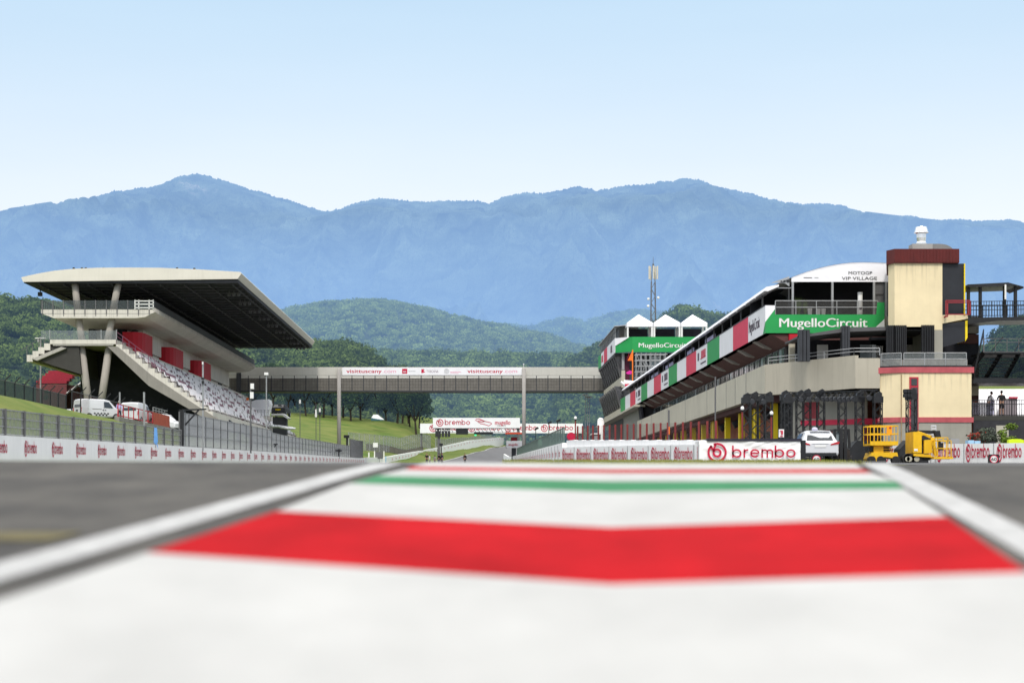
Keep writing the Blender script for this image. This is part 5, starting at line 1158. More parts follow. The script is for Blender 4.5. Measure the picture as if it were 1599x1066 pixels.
# ================================================================ right-hand walls and banners
def tzz(y): return terr(10, y)
WR = thing('pit_wall', 'long white pit wall with red logos beside the straight up to the start gantry', 'wall', (6.04, 200, 3))
ysr = list(range(121, 400, 9)); ptr = [(6.04+.15, y) for y in ysr]
ribbon(MB(), ptr, .3, lambda i: tzz(ysr[i])-.6, lambda i: tzz(ysr[i])+1.5).build('wall', WALLW, WR)
for i in range(30):
    y = 124+i*5.4; m = MB(); z = tzz(y); logo(m, (6.04, y+2.6, z+.4), Vector((0, -1, -.0152)).normalized(), UZ, (-1, 0, 0), .72, sq=.7); m.build('logo', CRIM, WR)
    MB().box(6.02, 6.038, y+3.6, y+3.66, z+.1, z+1.45).build('joint', STEELD, WR)
fence('glass_fence', [(6.2, 121.5), (6.2, 265)], lambda s: 1.15+.0*s, 'greenish glass screen fence on top of the pit wall near the brake sponsor boards', mat('green_frame', (.10, .14, .12), .5), GLAZ, 2.6, .08, zf=lambda x, y: tzz(y)+1.48, rails=(1,), wm=STEELD)
# oblique boards from (6.04,121) to the big banner
A = Vector((6.04, 121.0)); Bv = Vector((XP(1090, 75.5), 75.5)); dv = (Bv-A); Ld = dv.length; dv.normalize(); nn_ = Vector((-dv.y, dv.x)); nn_ = nn_ if nn_.x < 0 else -nn_
WO = thing('pit_entry_wall', 'white pit entry wall of boards with seven red logos left of the big banner', 'wall', (A.x, A.y, 2))
def zbo(s): q = A+dv*s; return ZP(722.5+1.5*(1-s/Ld), q.y)-.25
def zto(s): q = A+dv*s; return ZP(698.5-4.2*(s/Ld)**1, q.y)
m = MB(); pw = MB(); N_ = 12
for i in range(N_):
    s0, s1 = Ld*i/N_, Ld*(i+1)/N_; a = A+dv*s0; b = A+dv*s1; th = -nn_*.25
    m.hexa([(a.x, a.y, zbo(s0)), (b.x, b.y, zbo(s1)), (b.x+th.x, b.y+th.y, zbo(s1)), (a.x+th.x, a.y+th.y, zbo(s0)), (a.x, a.y, zto(s0)), (b.x, b.y, zto(s1)), (b.x+th.x, b.y+th.y, zto(s1)), (a.x+th.x, a.y+th.y, zto(s0))])
    o2 = -nn_*.3; t0 = zto(s0)+(.45 if s0 else .45)*a.y/100; 
    za, zb_2 = ZP(687.6, a.y), ZP(686.5, b.y)
    pw.hexa([(a.x+o2.x, a.y+o2.y, zbo(s0)), (b.x+o2.x, b.y+o2.y, zbo(s1)), (b.x+2*o2.x, b.y+2*o2.y, zbo(s1)), (a.x+2*o2.x, a.y+2*o2.y, zbo(s0)), (a.x+o2.x, a.y+o2.y, za), (b.x+o2.x, b.y+o2.y, zb_2), (b.x+2*o2.x, b.y+2*o2.y, zb_2), (a.x+2*o2.x, a.y+2*o2.y, za)])
m.build('board', WALLW, WO); pw.build('wall', mat('rear_wall_white', (.84, .84, .85), .6, .05, 1, streak=.15), WO)
dz = (zto(Ld)-zto(0))/Ld
def s_of(px):   # distance along the wall where the photo column px falls
    k = (px-VX)/F; return (k*A.y-A.x)/(dv.x-k*dv.y)
for a, b in ((878.3, 896), (900.5, 922), (927, 950), (955, 979), (985.5, 1011), (1017, 1046), (1053, 1082), (1090.5, 1097)):
    s0, s1 = s_of(a), s_of(b); s0 = max(s0, .1); s1 = min(s1, Ld-.1); m = MB(); q = A+dv*s0; zl_ = zbo(s0)+.25; H = (zto(s0)-zl_)*.88
    wd = H*1.18+5.6*0+H*.52*6.58; word = a < 1090
    logo(m, (q.x, q.y, zl_+H*.04), (dv.x, dv.y, dz*1.0), UZ, (nn_.x, nn_.y, 0), H, sq=(s1-s0)/(wd if word else H), word=word, lift=.03); m.build('logo', CRIM, WO)
    m = MB(); q = A+dv*(s1+.25); m.box(q.x+nn_.x*.02-.01, q.x+nn_.x*.02+.01, q.y-.04, q.y+.04, zl_-.1, zto(s1)-.01); m.build('joint', STEEL, WO)
# big banner block
Yb = 75.; bxx = lambda px: XP(px, Yb); bz_ = lambda py: ZP(py, Yb)
BB = thing('sponsor_banner', 'big creased white banner with large red roundel and lettering stretched over a block', 'banner', (bxx(1170), Yb, 1.3))
rows = []
r = random.Random(4)
for j in range(19):
    v = j/18; row = []
    for i in range(81):
        u = i/80; x = bxx(1092)+(bxx(1250)-bxx(1092))*u; z = bz_(724)+(bz_(687.5+1.5*u)-bz_(724))*v
        w = .05*mnoise.noise(Vector((u*7+v*3, v*1.3-u*2, 1)))+.035*mnoise.noise(Vector((u*16-v*7, v*2, 5)))*(1 if u > .3 else .6); row.append((x, Yb+w, z))
    rows.append(row)
MB().sheet(rows).build('cloth', mat('banner_cloth', (.86, .86, .86), .5, .05, 1), BB, smooth=True)
MB().box(bxx(1092), bxx(1250.5), Yb+.12, Yb+1.4, bz_(725), bz_(688)).build('block', WHITE, BB)
m = MB(); logo(m, (bxx(1104), Yb-.06, bz_(721.4)), UX, UZ, NY, 30.5*Yb/F, word=False, lift=.03); m.build('roundel', CRIM, BB)
m = MB(); S_, wd, t_ = brembo_strokes(); kk = 13.4*Yb/F; kx = 99.5*Yb/F/wd
for pts, cl in S_: stroke(m, [(a*kx, b*kk) for a, b in pts], t_*kk, (bxx(1142.5), Yb-.06, bz_(714.2)), UX, UZ, NY, .03, cl)
m.build('lettering', CRIM, BB)
MB().box(bxx(1104), bxx(1252), Yb-.05, Yb+1.5, bz_(688.6), bz_(684.6)).build('top_pad', mat('navy_pad', (.02, .02, .035), .6, .2), BB)
MB().box(bxx(1251), bxx(1259), Yb+.1, Yb+1.3, bz_(724), bz_(687)).build('end_pad', BLACK, BB)
# right wall behind the lifts
A2 = Vector((XP(1345, 104.), 104.)); B2 = Vector((XP(1640, 87.5), 87.5)); d2 = B2-A2; L2 = d2.length; d2.normalize(); n2 = Vector((d2.y, -d2.x)); n2 = n2 if n2.y < 0 else -n2
W2 = thing('paddock_wall', 'white wall with red logos behind the yellow lifts', 'wall', (A2.x, A2.y, 1.7))
m = MB()
def zt2(s): q = A2+d2*s; return ZP(694.5-3.6*s/L2, q.y)
for i in range(10):
    s0, s1 = L2*i/10, L2*(i+1)/10; a = A2+d2*s0; b = A2+d2*s1; th = -n2*.3
    m.hexa([(a.x, a.y, 1.0), (b.x, b.y, 1.0), (b.x+th.x, b.y+th.y, 1.0), (a.x+th.x, a.y+th.y, 1.0), (a.x, a.y, zt2(s0)), (b.x, b.y, zt2(s1)), (b.x+th.x, b.y+th.y, zt2(s1)), (a.x+th.x, a.y+th.y, zt2(s0))])
m.build('wall', WALLW, W2)
def s_of2(px): k = (px-VX)/F; return (k*A2.y-A2.x)/(d2.x-k*d2.y)
for a, b in ((1352, 1375), (1381, 1414), (1420, 1455), (1463, 1499.5), (1508.5, 1545.5), (1557, 1595.5), (1604, 1638)):
    s0, s1 = s_of2(a), s_of2(b); q = A2+d2*s0; H = 29.*q.y/F; m = MB(); wd = H*1.18+H*.52*6.58
    logo(m, (q.x, q.y, ZP(721.5, q.y)), (d2.x, d2.y, 0), UZ, (n2.x, n2.y, 0), H, sq=(s1-s0)/wd, lift=.03); m.build('logo', CRIM, W2)
    q = A2+d2*(s1+.35); MB().box(q.x+n2.x*.02-.012, q.x+n2.x*.02+.012, q.y-.03, q.y+.02, 1.2, zt2(s1)-.01).build('joint', STEEL, W2)
# maroon fence posts behind the pit wall
FP = fence('pit_lane_fence', [(XP(902, 128), 128), (XP(1118, 96), 96)], lambda s: 2.5, 'clear fence with maroon posts behind the pit entry wall', MAROON, MESHT, 1.55, .12, zf=lambda x, y: ZP(690, y)-1.3, rails=())
# red round object and hut right of the green screen
MB().cyl((XP(892, 150), 150, ZP(681, 150)), (XP(892, 150), 151, ZP(681, 150)), .36, .36, 18).build('red_reel', CRIM, label='red round reel behind the end of the green screen', cat='reel')
t = thing('parked_lorry', 'white-topped dark lorry end parked before the race control building', 'lorry', (XP(932, 190), 190, 3)); MB().box(XP(925, 190), XP(938, 190), 190, 193, 3.8, ZP(678, 190)).build('body', DGREY, t); MB().box(XP(924.5, 190), XP(938.5, 190), 189.9, 193.1, ZP(678, 190), ZP(676, 190)).build('roof', WHITE, t); MB().box(XP(928, 190), XP(934, 190), 189.93, 189.99, 4, ZP(680, 190)).build('door', STEEL, t)

# ================================================================ people
SKIN = mat('skin', (.42, .24, .17), .6, .08, 5)
def skin_obj(name, verts, edges, radii, m, parent, root=0, sub=1):
    me = bpy.data.meshes.new(name); me.from_pydata(verts, edges, []); me.materials.append(m); me.update()
    o = bpy.data.objects.new(name, me); COL.objects.link(o); o.parent = parent
    md = o.modifiers.new('skin', 'SKIN'); md.use_smooth_shade = True
    if not me.skin_vertices: me.attributes.new('skin', 'FLOAT', 'POINT')
    for i, r in enumerate(radii):
        sv = me.skin_vertices[0].data[i]; sv.radius = (r, r) if not isinstance(r, tuple) else r; sv.use_root = (i == root)
    if sub: o.modifiers.new('sub', 'SUBSURF').levels = sub; o.modifiers['sub'].render_levels = sub
    return o
def person(label, loc, rz, top, legs, hair=(.02, .015, .012), cat='person', pose='stand', short=False, group=None, hat=None, H=1.76):
    t = thing('person', label, cat, (0, 0, 0), group); k = H/1.76
    lean = .28 if pose == 'lean' else 0
    def P3(x, y, z):
        if z > .95: y = y-(z-.95)*lean*1.4
        return (x*k, y*k, z*k)
    hL = (.30, -.04, .82) if pose != 'arms' else (.22, -.34, 1.12); eL = (.27, .03, 1.10) if pose != 'arms' else (.29, -.08, 1.14)
    if pose == 'lean': hL, eL = (.25, -.32, 1.02), (.28, -.10, 1.14)
    V = [(0, 0, .95), (0, .005, 1.15), (0, .0, 1.36), (0, -.01, 1.49), (0, -.015, 1.56)]; E_ = [(0, 1), (1, 2), (2, 3), (3, 4)]; Rr = [(.16, .11), (.14, .10), (.17, .10), .06, .055]
    for s in (1, -1):
        b = len(V); V += [(s*.17, 0, 1.40), (s*eL[0], eL[1], eL[2]), (s*hL[0], hL[1], hL[2]), (s*(hL[0]+.005), hL[1]-.02, hL[2]-.07)]; Rr += [.055, .042, .028, (.038, .018)]
        E_ += [(2, b), (b, b+1), (b+1, b+2), (b+2, b+3)]
        for q in range(4):
            f = len(V); ox = s*(-.028+.019*q); ln = (.065, .08, .075, .06)[q]; V += [(s*(hL[0]+.005)+ox, hL[1]-.025, hL[2]-.10), (s*(hL[0]+.005)+ox, hL[1]-.04, hL[2]-.10-ln)]; Rr += [.009, .008]; E_ += [(b+3, f), (f, f+1)]
        f = len(V); V += [(s*(hL[0]-.035), hL[1]-.055, hL[2]-.08)]; Rr += [.010]; E_ += [(b+3, f)]
        b = len(V); st = .06 if pose == 'walk' else 0; V += [(s*.09, 0, .88), (s*.10, s*st-.01, .48), (s*.11, s*st*2+.02, .09), (s*.12, s*st*2-.11, .04)]; Rr += [.085, .058, .04, .038]; E_ += [(0, b), (b, b+1), (b+1, b+2), (b+2, b+3)]
    body = skin_obj('body', [P3(*v) for v in V], E_, [(r[0]*k, r[1]*k) if isinstance(r, tuple) else r*k for r in Rr], SKIN, t)
    hd = MB(); hc = P3(0, -.02, 1.655); hd.ball(hc, .105*k, 12, .80, .92, 1.15); hd.ball((hc[0], hc[1]-.10*k, hc[2]-.01*k), .018*k, 6)
    for s in (1, -1): hd.ball((hc[0]+s*.083*k, hc[1]+.01, hc[2]), .022*k, 6, .5, .9, 1.3)
    hd.build('head', SKIN, t, smooth=True)
    fc = MB()
    for s in (1, -1): fc.ball((hc[0]+s*.033*k, hc[1]-.092*k, hc[2]+.012*k), .010*k, 6)
    fc.box(hc[0]-.025*k, hc[0]+.025*k, hc[1]-.094*k, hc[1]-.088*k, hc[2]-.052*k, hc[2]-.044*k); fc.build('face', DARK, t)
    MB().ball((hc[0], hc[1]+.018*k, hc[2]+.025*k), .112*k, 12, .82, .92, 1.05).build('hair' if not hat else 'cap', mat('hair_%s' % label[:18], hair, .8, .2, 8) if not hat else hat, t, smooth=True)
    # shirt
    V = [(0, 0, .92), (0, .005, 1.15), (0, 0, 1.37), (0, -.005, 1.45)]; E_ = [(0, 1), (1, 2), (2, 3)]; Rr = [(.175, .125), (.165, .118), (.19, .12), .08]
    for s in (1, -1):
        b = len(V); e = Vector((s*eL[0], eL[1], eL[2])); V += [(s*.18, 0, 1.405), tuple(e)]; Rr += [.07, .056]; E_ += [(2, b), (b, b+1)]
        if not short: V += [(s*hL[0], hL[1], hL[2]+.03)]; Rr += [.042]; E_ += [(b+1, b+2)]
    skin_obj('shirt', [P3(*v) for v in V], E_, [(r[0]*k, r[1]*k) if isinstance(r, tuple) else r*k for r in Rr], top, t)
    V = [(0, 0, .98), (0, 0, .90)]; E_ = [(0, 1)]; Rr = [(.165, .12), (.17, .125)]
    for s in (1, -1):
        b = len(V); V += [(s*.09, 0, .84), (s*.10, s*st-.01, .48)]; Rr += [.10, .072]; E_ += [(1, b), (b, b+1)]
        if not short: V += [(s*.11, s*st*2+.02, .10)]; Rr += [.06]; E_ += [(b+1, b+2)]
    skin_obj('shorts' if short else 'trousers', [(x*k, y*k, z*k) for x, y, z in V], E_, [(r[0]*k, r[1]*k) if isinstance(r, tuple) else r*k for r in Rr], legs, t)
    for s in (1, -1): MB().ball((s*.12*k, (s*st*2-.05)*k, .05*k), .07*k, 8, .7, 1.9, .7).build('shoe', BLACK, t, smooth=True)
    place(t, loc, rz); return t
BLK = mat('black_cloth', (.015, .015, .018), .85, .2, 5); LILAC = mat('lilac_shirt', (.42, .38, .68), .7, .1, 5); NAVY = mat('navy_cloth', (.02, .025, .05), .8, .2, 5)
GREYC = mat('grey_shirt', (.30, .30, .32), .8, .1, 5); WCL = mat('white_shirt', (.65, .65, .66), .7, .1, 5); OLIV = mat('olive_cloth', (.07, .075, .05), .8, .1, 5)
person('person in lilac shirt and dark trousers walking beside the parked vans', (XP(186, 152), 152, 6.35), 2.9, LILAC, NAVY, hair=(.3, .28, .26), pose='walk')
person('person in black t-shirt and shorts leaning on the balcony rail', (XP(1564, 112.6), 112.6, ZP(648.5, AY)), 3.14, BLK, BLK, short=True, pose='arms', H=1.66)
person('person in grey shirt bending over behind the balcony railing', (XP(1543, 112.9), 112.9, ZP(648.5, AY)), 1.9, GREYC, OLIV, pose='lean', H=1.62)
for i, (px, Y, tp, lg, lb, ps, h) in enumerate([(666.5, 262, BLK, BLK, 'leftmost person in the trackside group, dressed in black', 'arms', 1.8), (671, 275, WCL, NAVY, 'person in white top second from left in the trackside group', 'stand', 1.7), (679, 285, GREYC, BLK, 'small person in grey standing in the middle of the trackside group', 'stand', 1.6), (685.5, 264, BLK, NAVY, 'person in dark clothes beside the tripod in the trackside group', 'walk', 1.78), (690.5, 262, NAVY, BLK, 'rightmost person in the trackside group, dressed in navy', 'stand', 1.82)]):
    person(lb, (XP(px, Y), Y, terr(XP(px, Y), Y)+.03), i*1.3, tp, lg, pose=ps, H=h)
person('lone person in black walking on the far asphalt', (XP(726, 300), 300, terr(XP(726, 300), 300)+.03), .5, BLK, BLK, pose='walk', H=2.0)
t = thing('camera_tripod', 'tall black camera on a tripod rising above the trackside group', 'camera', (XP(689, 263), 263.5, 4.1)); x = XP(689, 263.5); m = MB(); m.cyl((x, 263.5, 4.2), (x, 263.5, ZP(694, 263.5)), .09, .09, 8)
for a in (0, 2.1, 4.2): m.cyl((x, 263.5, 5.4), (x+.5*math.cos(a), 263.5+.5*math.sin(a), 4.2), .03, .03, 5)
m.build('tripod', BLACK, t); MB().box(x-.3, x+.25, 263.2, 263.9, ZP(695.5, 263.5), ZP(692, 263.5)).build('camera_body', BLACK, t)
t = MB(); a = XP(1588.5, 93.5)
t.prism([(a-.45, 2.0), (a+.45, 2.0), (a+.40, ZP(686.5, 93.5)), (a+.2, ZP(685, 93.5)), (a-.2, ZP(685, 93.5)), (a-.42, ZP(686.5, 93.5))], 'y', 93.6, 93.95); t.build('safety_jacket', mat('hi_vis', (.62, .80, .02), .6, .05), label='fluorescent yellow safety jacket behind the wall at the right edge', cat='jacket')

# ================================================================ vehicles
def wheel(x, y, z, r, w, parent, face=1):
    ty = MB().cyl((x-w/2, y, z), (x+w/2, y, z), r, r, 20).build('wheel', TYRE, parent, smooth=False)
    MB().cyl((x-w/2-.012, y, z), (x+w/2+.012, y, z), r*.62, r*.62, 14).build('rim', STEEL, ty); return ty
def vehicle(name, label, cat, st, paint, wb, wr=.33, wins=(), lights=(), group=None):
    """st: stations (y, z_bottom, z_belt, z_roof, half width at belt, half width at roof); y from rear (0) to front"""
    t = proto(name, label, cat, group); rows = []
    for y, zb, zs, zr, wb_, wr_ in st:
        half = [(wb_*.93, zb), (wb_, zb+.12), (wb_*1.0, (zb+zs)/2), (wb_*.985, zs), ((wb_+wr_)/2*.995, (zs+zr)/2), (wr_, zr-.06*(zr-zs > .1)), (wr_*.86, zr), (0, zr+.03*(zr-zs > .1))]
        full = [(x, y, z) for x, z in half]+[(-x, y, z) for x, z in half[-2::-1]]; rows.append(full)
    m = MB(); m.sheet(rows); n = len(rows[0])
    for r_ in (rows[0], rows[-1]): m.add(r_, [tuple(range(n))])
    o = m.build('body', paint, t, smooth=False)
    md = o.modifiers.new('bev', 'BEVEL'); md.width = .03; md.segments = 2; md.limit_method = 'ANGLE'; md.angle_limit = .6
    for y in wb:
        for s in (1, -1): wheel(s*(st[2][4]-.10), y, wr, wr, .22, t)
    for nm, quad, mm in wins:
        q = MB(); a = [Vector(v) for v in quad]; nrm = (a[1]-a[0]).cross(a[2]-a[0]).normalized()*.012; q.add([v+nrm for v in a]+[v-nrm for v in a], [tuple(range(len(a))), tuple(range(2*len(a)-1, len(a)-1, -1))]+[(i, (i+1) % len(a), len(a)+(i+1) % len(a), len(a)+i) for i in range(len(a))]); q.build(nm, mm, t)
    return t
VW = mat('vehicle_white', (.60, .61, .64), .25, .03, 1, spec=.6); LR = mat('tail_lamp', (.45, .02, .03), .2, .1)
# white SUV seen from behind
sv = [(0, .42, .95, 1.0, .88, .84), (.10, .36, 1.0, 1.08, .93, .86), (.55, .34, 1.04, 1.58, .94, .66), (1.0, .34, 1.03, 1.66, .94, .68), (2.2, .34, 1.02, 1.64, .94, .68), (3.1, .36, .98, 1.10, .93, .74), (4.2, .36, .85, .92, .90, .74), (4.5, .4, .7, .76, .82, .7)]
CAR = vehicle('parked_car', 'white estate car seen from behind beside the big banner', 'car', sv, VW, (.85, 3.55), .36,
    [('rear_window', [(-.66, .15, 1.14), (.66, .15, 1.14), (.58, .50, 1.50), (-.58, .50, 1.50)], GLASSD), ('side_window', [(-.925, .75, 1.08), (-.925, 2.6, 1.08), (-.76, 2.3, 1.52), (-.74, .95, 1.52)], GLASSD), ('side_window', [(.925, 2.6, 1.08), (.925, .75, 1.08), (.74, .95, 1.52), (.76, 2.3, 1.52)], GLASSD),
     ('headlight', [(.5, 4.51, .62), (.8, 4.5, .62), (.8, 4.45, .74), (.5, 4.5, .74)], WHITE)])
for s in (1, -1): MB().prism([(s*.50, .90), (s*.93, .96), (s*.95, 1.08), (s*.80, 1.06), (s*.55, .97)], 'y', -.03, .14).build('tail_light', LR, CAR)
MB().box(-.28, .28, -.03, -.005, .80, .91).build('number_plate', WHITE, CAR); MB().box(-.80, .80, -.04, .1, .36, .52).build('bumper', BLACK, CAR); MB().box(-.4, .4, -.02, -.003, .965, .985).build('badge_strip', STEEL, CAR)
MB().box(-.82, -.78, .7, 2.3, 1.60, 1.66).build('roof_rail', BLACK, CAR); MB().box(-.45, .55, .42, .62, 1.60, 1.64).build('spoiler', VW, CAR); MB().ball((-.15, .9, 1.74), .13, 10, 1.2, 1, .8).build('beacon', mat('beacon_lilac', (.5, .48, .62), .3), CAR)
place(CAR, (XP(1281, 86), 86, terr(20, 86)+.03), math.radians(-3), 1.0)
# small white panel van, side and rear visible
vv = [(0, .35, 1.05, 1.74, .86, .74), (.12, .30, 1.08, 1.84, .87, .76), (.6, .28, 1.08, 1.88, .87, .76), (2.2, .28, 1.06, 1.86, .87, .76), (2.75, .28, 1.04, 1.74, .87, .73), (3.35, .30, 1.00, 1.16, .86, .72), (3.95, .32, .92, .98, .84, .70), (4.12, .36, .74, .80, .78, .66)]
def van_windows(s=1):
    X_ = .895*s
    w = [('rear_window', [(-.62, -.02, 1.15), (.62, -.02, 1.15), (.56, .05, 1.66), (-.56, .05, 1.66)], GLASSD)]
    for s2 in (1, -1):
        q = [(.875*s2, 2.15, 1.12), (.875*s2, 3.0, 1.10), (.79*s2, 2.62, 1.62), (.79*s2, 2.15, 1.64)]; w.append(('side_window', q if s2 > 0 else q[::-1], GLASSD))
    w.append(('windscreen', [(-.66, 3.28, 1.20), (-.60, 2.82, 1.68), (.60, 2.82, 1.68), (.66, 3.28, 1.20)], GLASSD)); return w
VAN = vehicle('panel_van', 'small white panel van with black checker strip parked on the grass bank', 'van', vv, VW, (.72, 3.3), .31, van_windows())
for s in (1, -1): MB().box(s*.80-.05, s*.80+.05, -.03, .03, .75, 1.1).build('tail_light', LR, VAN)
m = MB()
for s in (1,):
    for i in range(9):
        for j in (0, 1):
            if (i+j) % 2: m.box(.872, .885, 1.15+i*.16, 1.31+i*.16, .42+j*.12, .54+j*.12)
m.build('checker_strip', BLACK, VAN); m = MB(); m.box(.872, .88, 1.0, 1.9, .98, 1.01); m.box(.872, .88, 2.1, 2.11, .5, 1.6); m.build('door_seam', STEELD, VAN)
for yy in (2.2, 2.0): MB().box(.872, .90, yy, yy+.12, .88, .93).build('door_handle', BLACK, VAN)
MB().box(-.3, .1, -.03, -.005, .80, .92).build('number_plate', BLACK, VAN)
place(VAN, (XP(121, 150.5), 150.5, 6.35), math.radians(-52), 1.0)
def dupv(px, Y, z, rz, label, s=1.0, src=None): return dup(src or VAN, (XP(px, Y), Y, z), rz, s, label)
V2 = vehicle('panel_van', 'dark windowed white van seen from behind next to the person in lilac', 'van', vv, VW, (.72, 3.3), .31, van_windows())
for s in (1, -1): MB().box(s*.80-.05, s*.80+.05, -.03, .03, .75, 1.1).build('tail_light', LR, V2)
place(V2, (XP(202, 158), 158, 6.35), math.radians(-8), 1.05)
o = dup(V2, (XP(228, 173), 173, 6.1), math.radians(-112), .95, 'white van nose poking out behind the rust red barrier')
o = dup(V2, (XP(497, 240), 240, 3.9), math.radians(-20), 1.15, 'white van parked behind the tall fence left of the bridge pier')
ca = [(0, .40, .86, .90, .82, .7), (.12, .32, .90, 1.0, .86, .72), (.8, .30, .92, 1.38, .87, .60), (2.2, .30, .90, 1.42, .87, .60), (3.0, .32, .86, .94, .86, .66), (3.9, .34, .72, .76, .82, .66), (4.1, .38, .6, .64, .76, .6)]
GC = vehicle('parked_car', 'silver hatchback half hidden by the bank left of the white van', 'car', ca, mat('silver_paint', (.48, .50, .52), .25, .05, 1, metal=.3), (.7, 3.2), .31,
    [('rear_window', [(-.62, .14, 1.0), (.62, .14, 1.0), (.54, .72, 1.34), (-.54, .72, 1.34)], GLASSD), ('side_window', [(.88, 2.7, .95), (.88, .9, .95), (.66, 1.1, 1.32), (.66, 2.3, 1.34)], GLASSD)])
place(GC, (XP(90, 156), 156, 6.2), math.radians(-50))
DV = vehicle('parked_car', 'dark grey car with yellow number plate on the ramp beyond the grandstand', 'car', ca, DGREY, (.7, 3.2), .31,
    [('rear_window', [(-.62, .14, 1.0), (.62, .14, 1.0), (.54, .72, 1.34), (-.54, .72, 1.34)], GLASSD)]); MB().box(-.3, .3, -.04, 0, .66, .8).build('number_plate', YEL, DV); place(DV, (XP(434, 270), 270, ZP(649, 270)), math.radians(-4), 1.35)

# clutter at the foot of the grandstand
def bsimple(name, label, cat, px0, px1, py0, py1, Y, d, mm, trim=None):
    t = thing(name, label, cat, (XP((px0+px1)/2, Y), Y, ZP(py1, Y))); MB().box(XP(px0, Y), XP(px1, Y), Y, Y+d, ZP(py1, Y), ZP(py0, Y)).build('body', mm, t)
    if trim: MB().box(XP(px0-1, Y), XP(px1+1, Y), Y-.2, Y+d+.1, ZP(py0, Y), ZP(py0-1.6, Y)).build('roof', trim, t)
    return t
t = thing('marquee_tent', 'white dome tent at the lower end of the grandstand', 'tent', (XP(404, 262), 262, 10)); MB().prism([(XP(388, 262), ZP(648, 262)), (XP(388, 262), ZP(628, 262)), (XP(400, 262), ZP(624, 262)), (XP(419, 262), ZP(623, 262)), (XP(421, 262), ZP(630, 262)), (XP(416, 262), ZP(648, 262))], 'y', 262, 266).build('fabric', FABW, t); MB().box(XP(384.5, 262), XP(388, 262), 261.9, 262.3, ZP(625, 262), ZP(621, 262)).build('orange_lamp', ORANGE, t)
t = thing('platform', 'metal platform with white railing at the lower end of the grandstand', 'platform', (XP(405, 255), 255, 8)); MB().box(XP(386, 255), XP(424, 255), 255, 257, ZP(656, 255), ZP(650, 255)).build('deck', CONCL, t); bars(t, (XP(386, 255), 255, ZP(650, 255)), (XP(424, 255), 255, ZP(650, 255)), 1.0, .5, STEEL, .04); MB().box(XP(388, 256), XP(420, 256), 256, 256.2, 4, ZP(656, 255)).build('support_wall', DGREY, t)
t = thing('shelter', 'small shelter with pale sloping roof at the end of the stand', 'shelter', (XP(436, 240), 240, 6)); MB().prism([(XP(423, 240), ZP(646, 240)), (XP(442, 240), ZP(645, 240)), (XP(451, 240), ZP(652, 240)), (XP(449, 240), ZP(654, 240)), (XP(440, 240), ZP(648, 240)), (XP(424, 240), ZP(648, 240))], 'y', 240, 243).build('roof', WHITE, t); MB().box(XP(425, 240), XP(447, 240), 240.5, 242, 4, ZP(650, 240)).build('wall', DGREY, t)
m = MB()
for i in range(16): m.ball((XP(424+i*2.2, 225), 225, ZP(664+random.uniform(0, 2)+i*.25, 225)), .35, 7, 1.2, 1, .5)
for i in range(15): m.beam((XP(424+i*2.2, 225), 225, ZP(664+i*.25, 225)), (XP(426.2+i*2.2, 225), 225, ZP(664.4+i*.25, 225)), .3)
m.build('covered_bales', mat('bale_sheet', (.62, .64, .66), .6, .1), label='row of white sheeted bales above the tall fence', cat='bales')
bsimple('green_sheet', 'green plastic sheet at the bottom of the seating', 'sheet', 374, 388, 649, 655.5, 246, .1, mat('green_sheet', (.10, .36, .20), .6))
bsimple('parasol_base', 'green and glass booth at the bottom end of the seating', 'booth', 374, 386, 636, 649, 250, 1.5, GLAZC if False else mat('booth_grey', (.14, .17, .16), .4, .2))
# poles along the left
def mastpole(px, Y, top, label, heads=(), r=.05, mm=STEEL, cat='pole', z0=None, name='camera_pole'):
    x = XP(px, Y); z0 = terr(-19, Y)+.9 if z0 is None else z0; t = thing(name, label, cat, (x, Y, z0)); MB().cyl((x, Y, z0), (x, Y, ZP(top, Y)), r, r, 8).build('pole', mm, t)
    for (dx, py, w, h, mt, nm) in heads: MB().box(XP(px+dx-w/2, Y), XP(px+dx+w/2, Y), Y-.2, Y+.1, ZP(py+h/2, Y), ZP(py-h/2, Y)).build(nm, mt, t)
    return t
mastpole(317, 118, 566, 'tall camera pole with black camera in front of the seating', [(0, 591, 4, 3, BLACK, 'camera'), (0, 597, 3, 5, BLACK, 'camera'), (0, 567, 1.8, 4, WHITE, 'aerial')], .06)
mastpole(391.5, 140, 598, 'pole with two white antenna boxes at the end of the seating', [(2.6, 603, 5, 8.5, WHITE, 'antenna_box'), (2.0, 617, 5, 10, WHITE, 'antenna_box')], .07, STEELD)
mastpole(416, 170, 584, 'slim light pole with pale twin lamp before the footbridge', [(0, 583.5, 6, 4, WHITE, 'lamp')], .06)
mastpole(63.5, 200, 526, 'floodlight pole with twin lamps at the left corner of the stand', [(0, 528, 16, 1.4, WHITE, 'lamp'), (-3, 532, 2, 4, WHITE, 'lamp')], .10, z0=6.4)
mastpole(225, 152, 612, 'grey pole beside the rust red barrier', [], .09, z0=4.5)
mastpole(187, 152, 612, 'short pale post behind the person in lilac', [], .07, z0=6.3)
for px, tp, lb in ((468.5, 623, 'thin pole with a pale lamp above the tall fence'), (493.5, 630, 'left one of two thin masts with white panels before the bridge pier'), (499.5, 628, 'right one of two thin masts with white panels before the bridge pier')):
    mastpole(px, 230, tp, lb, [(0, tp+4+(8 if px > 490 else 0), 2.4, 6, WHITE, 'panel')]+([(0, tp+18, 3, 6, BLACK if px > 498 else WHITE, 'panel')] if px > 490 else []), .045, STEELD)
mastpole(243, 97, 668, 'furled blue flag leaning on the barrier wall', [], .03, name='flag_pole', cat='flag')
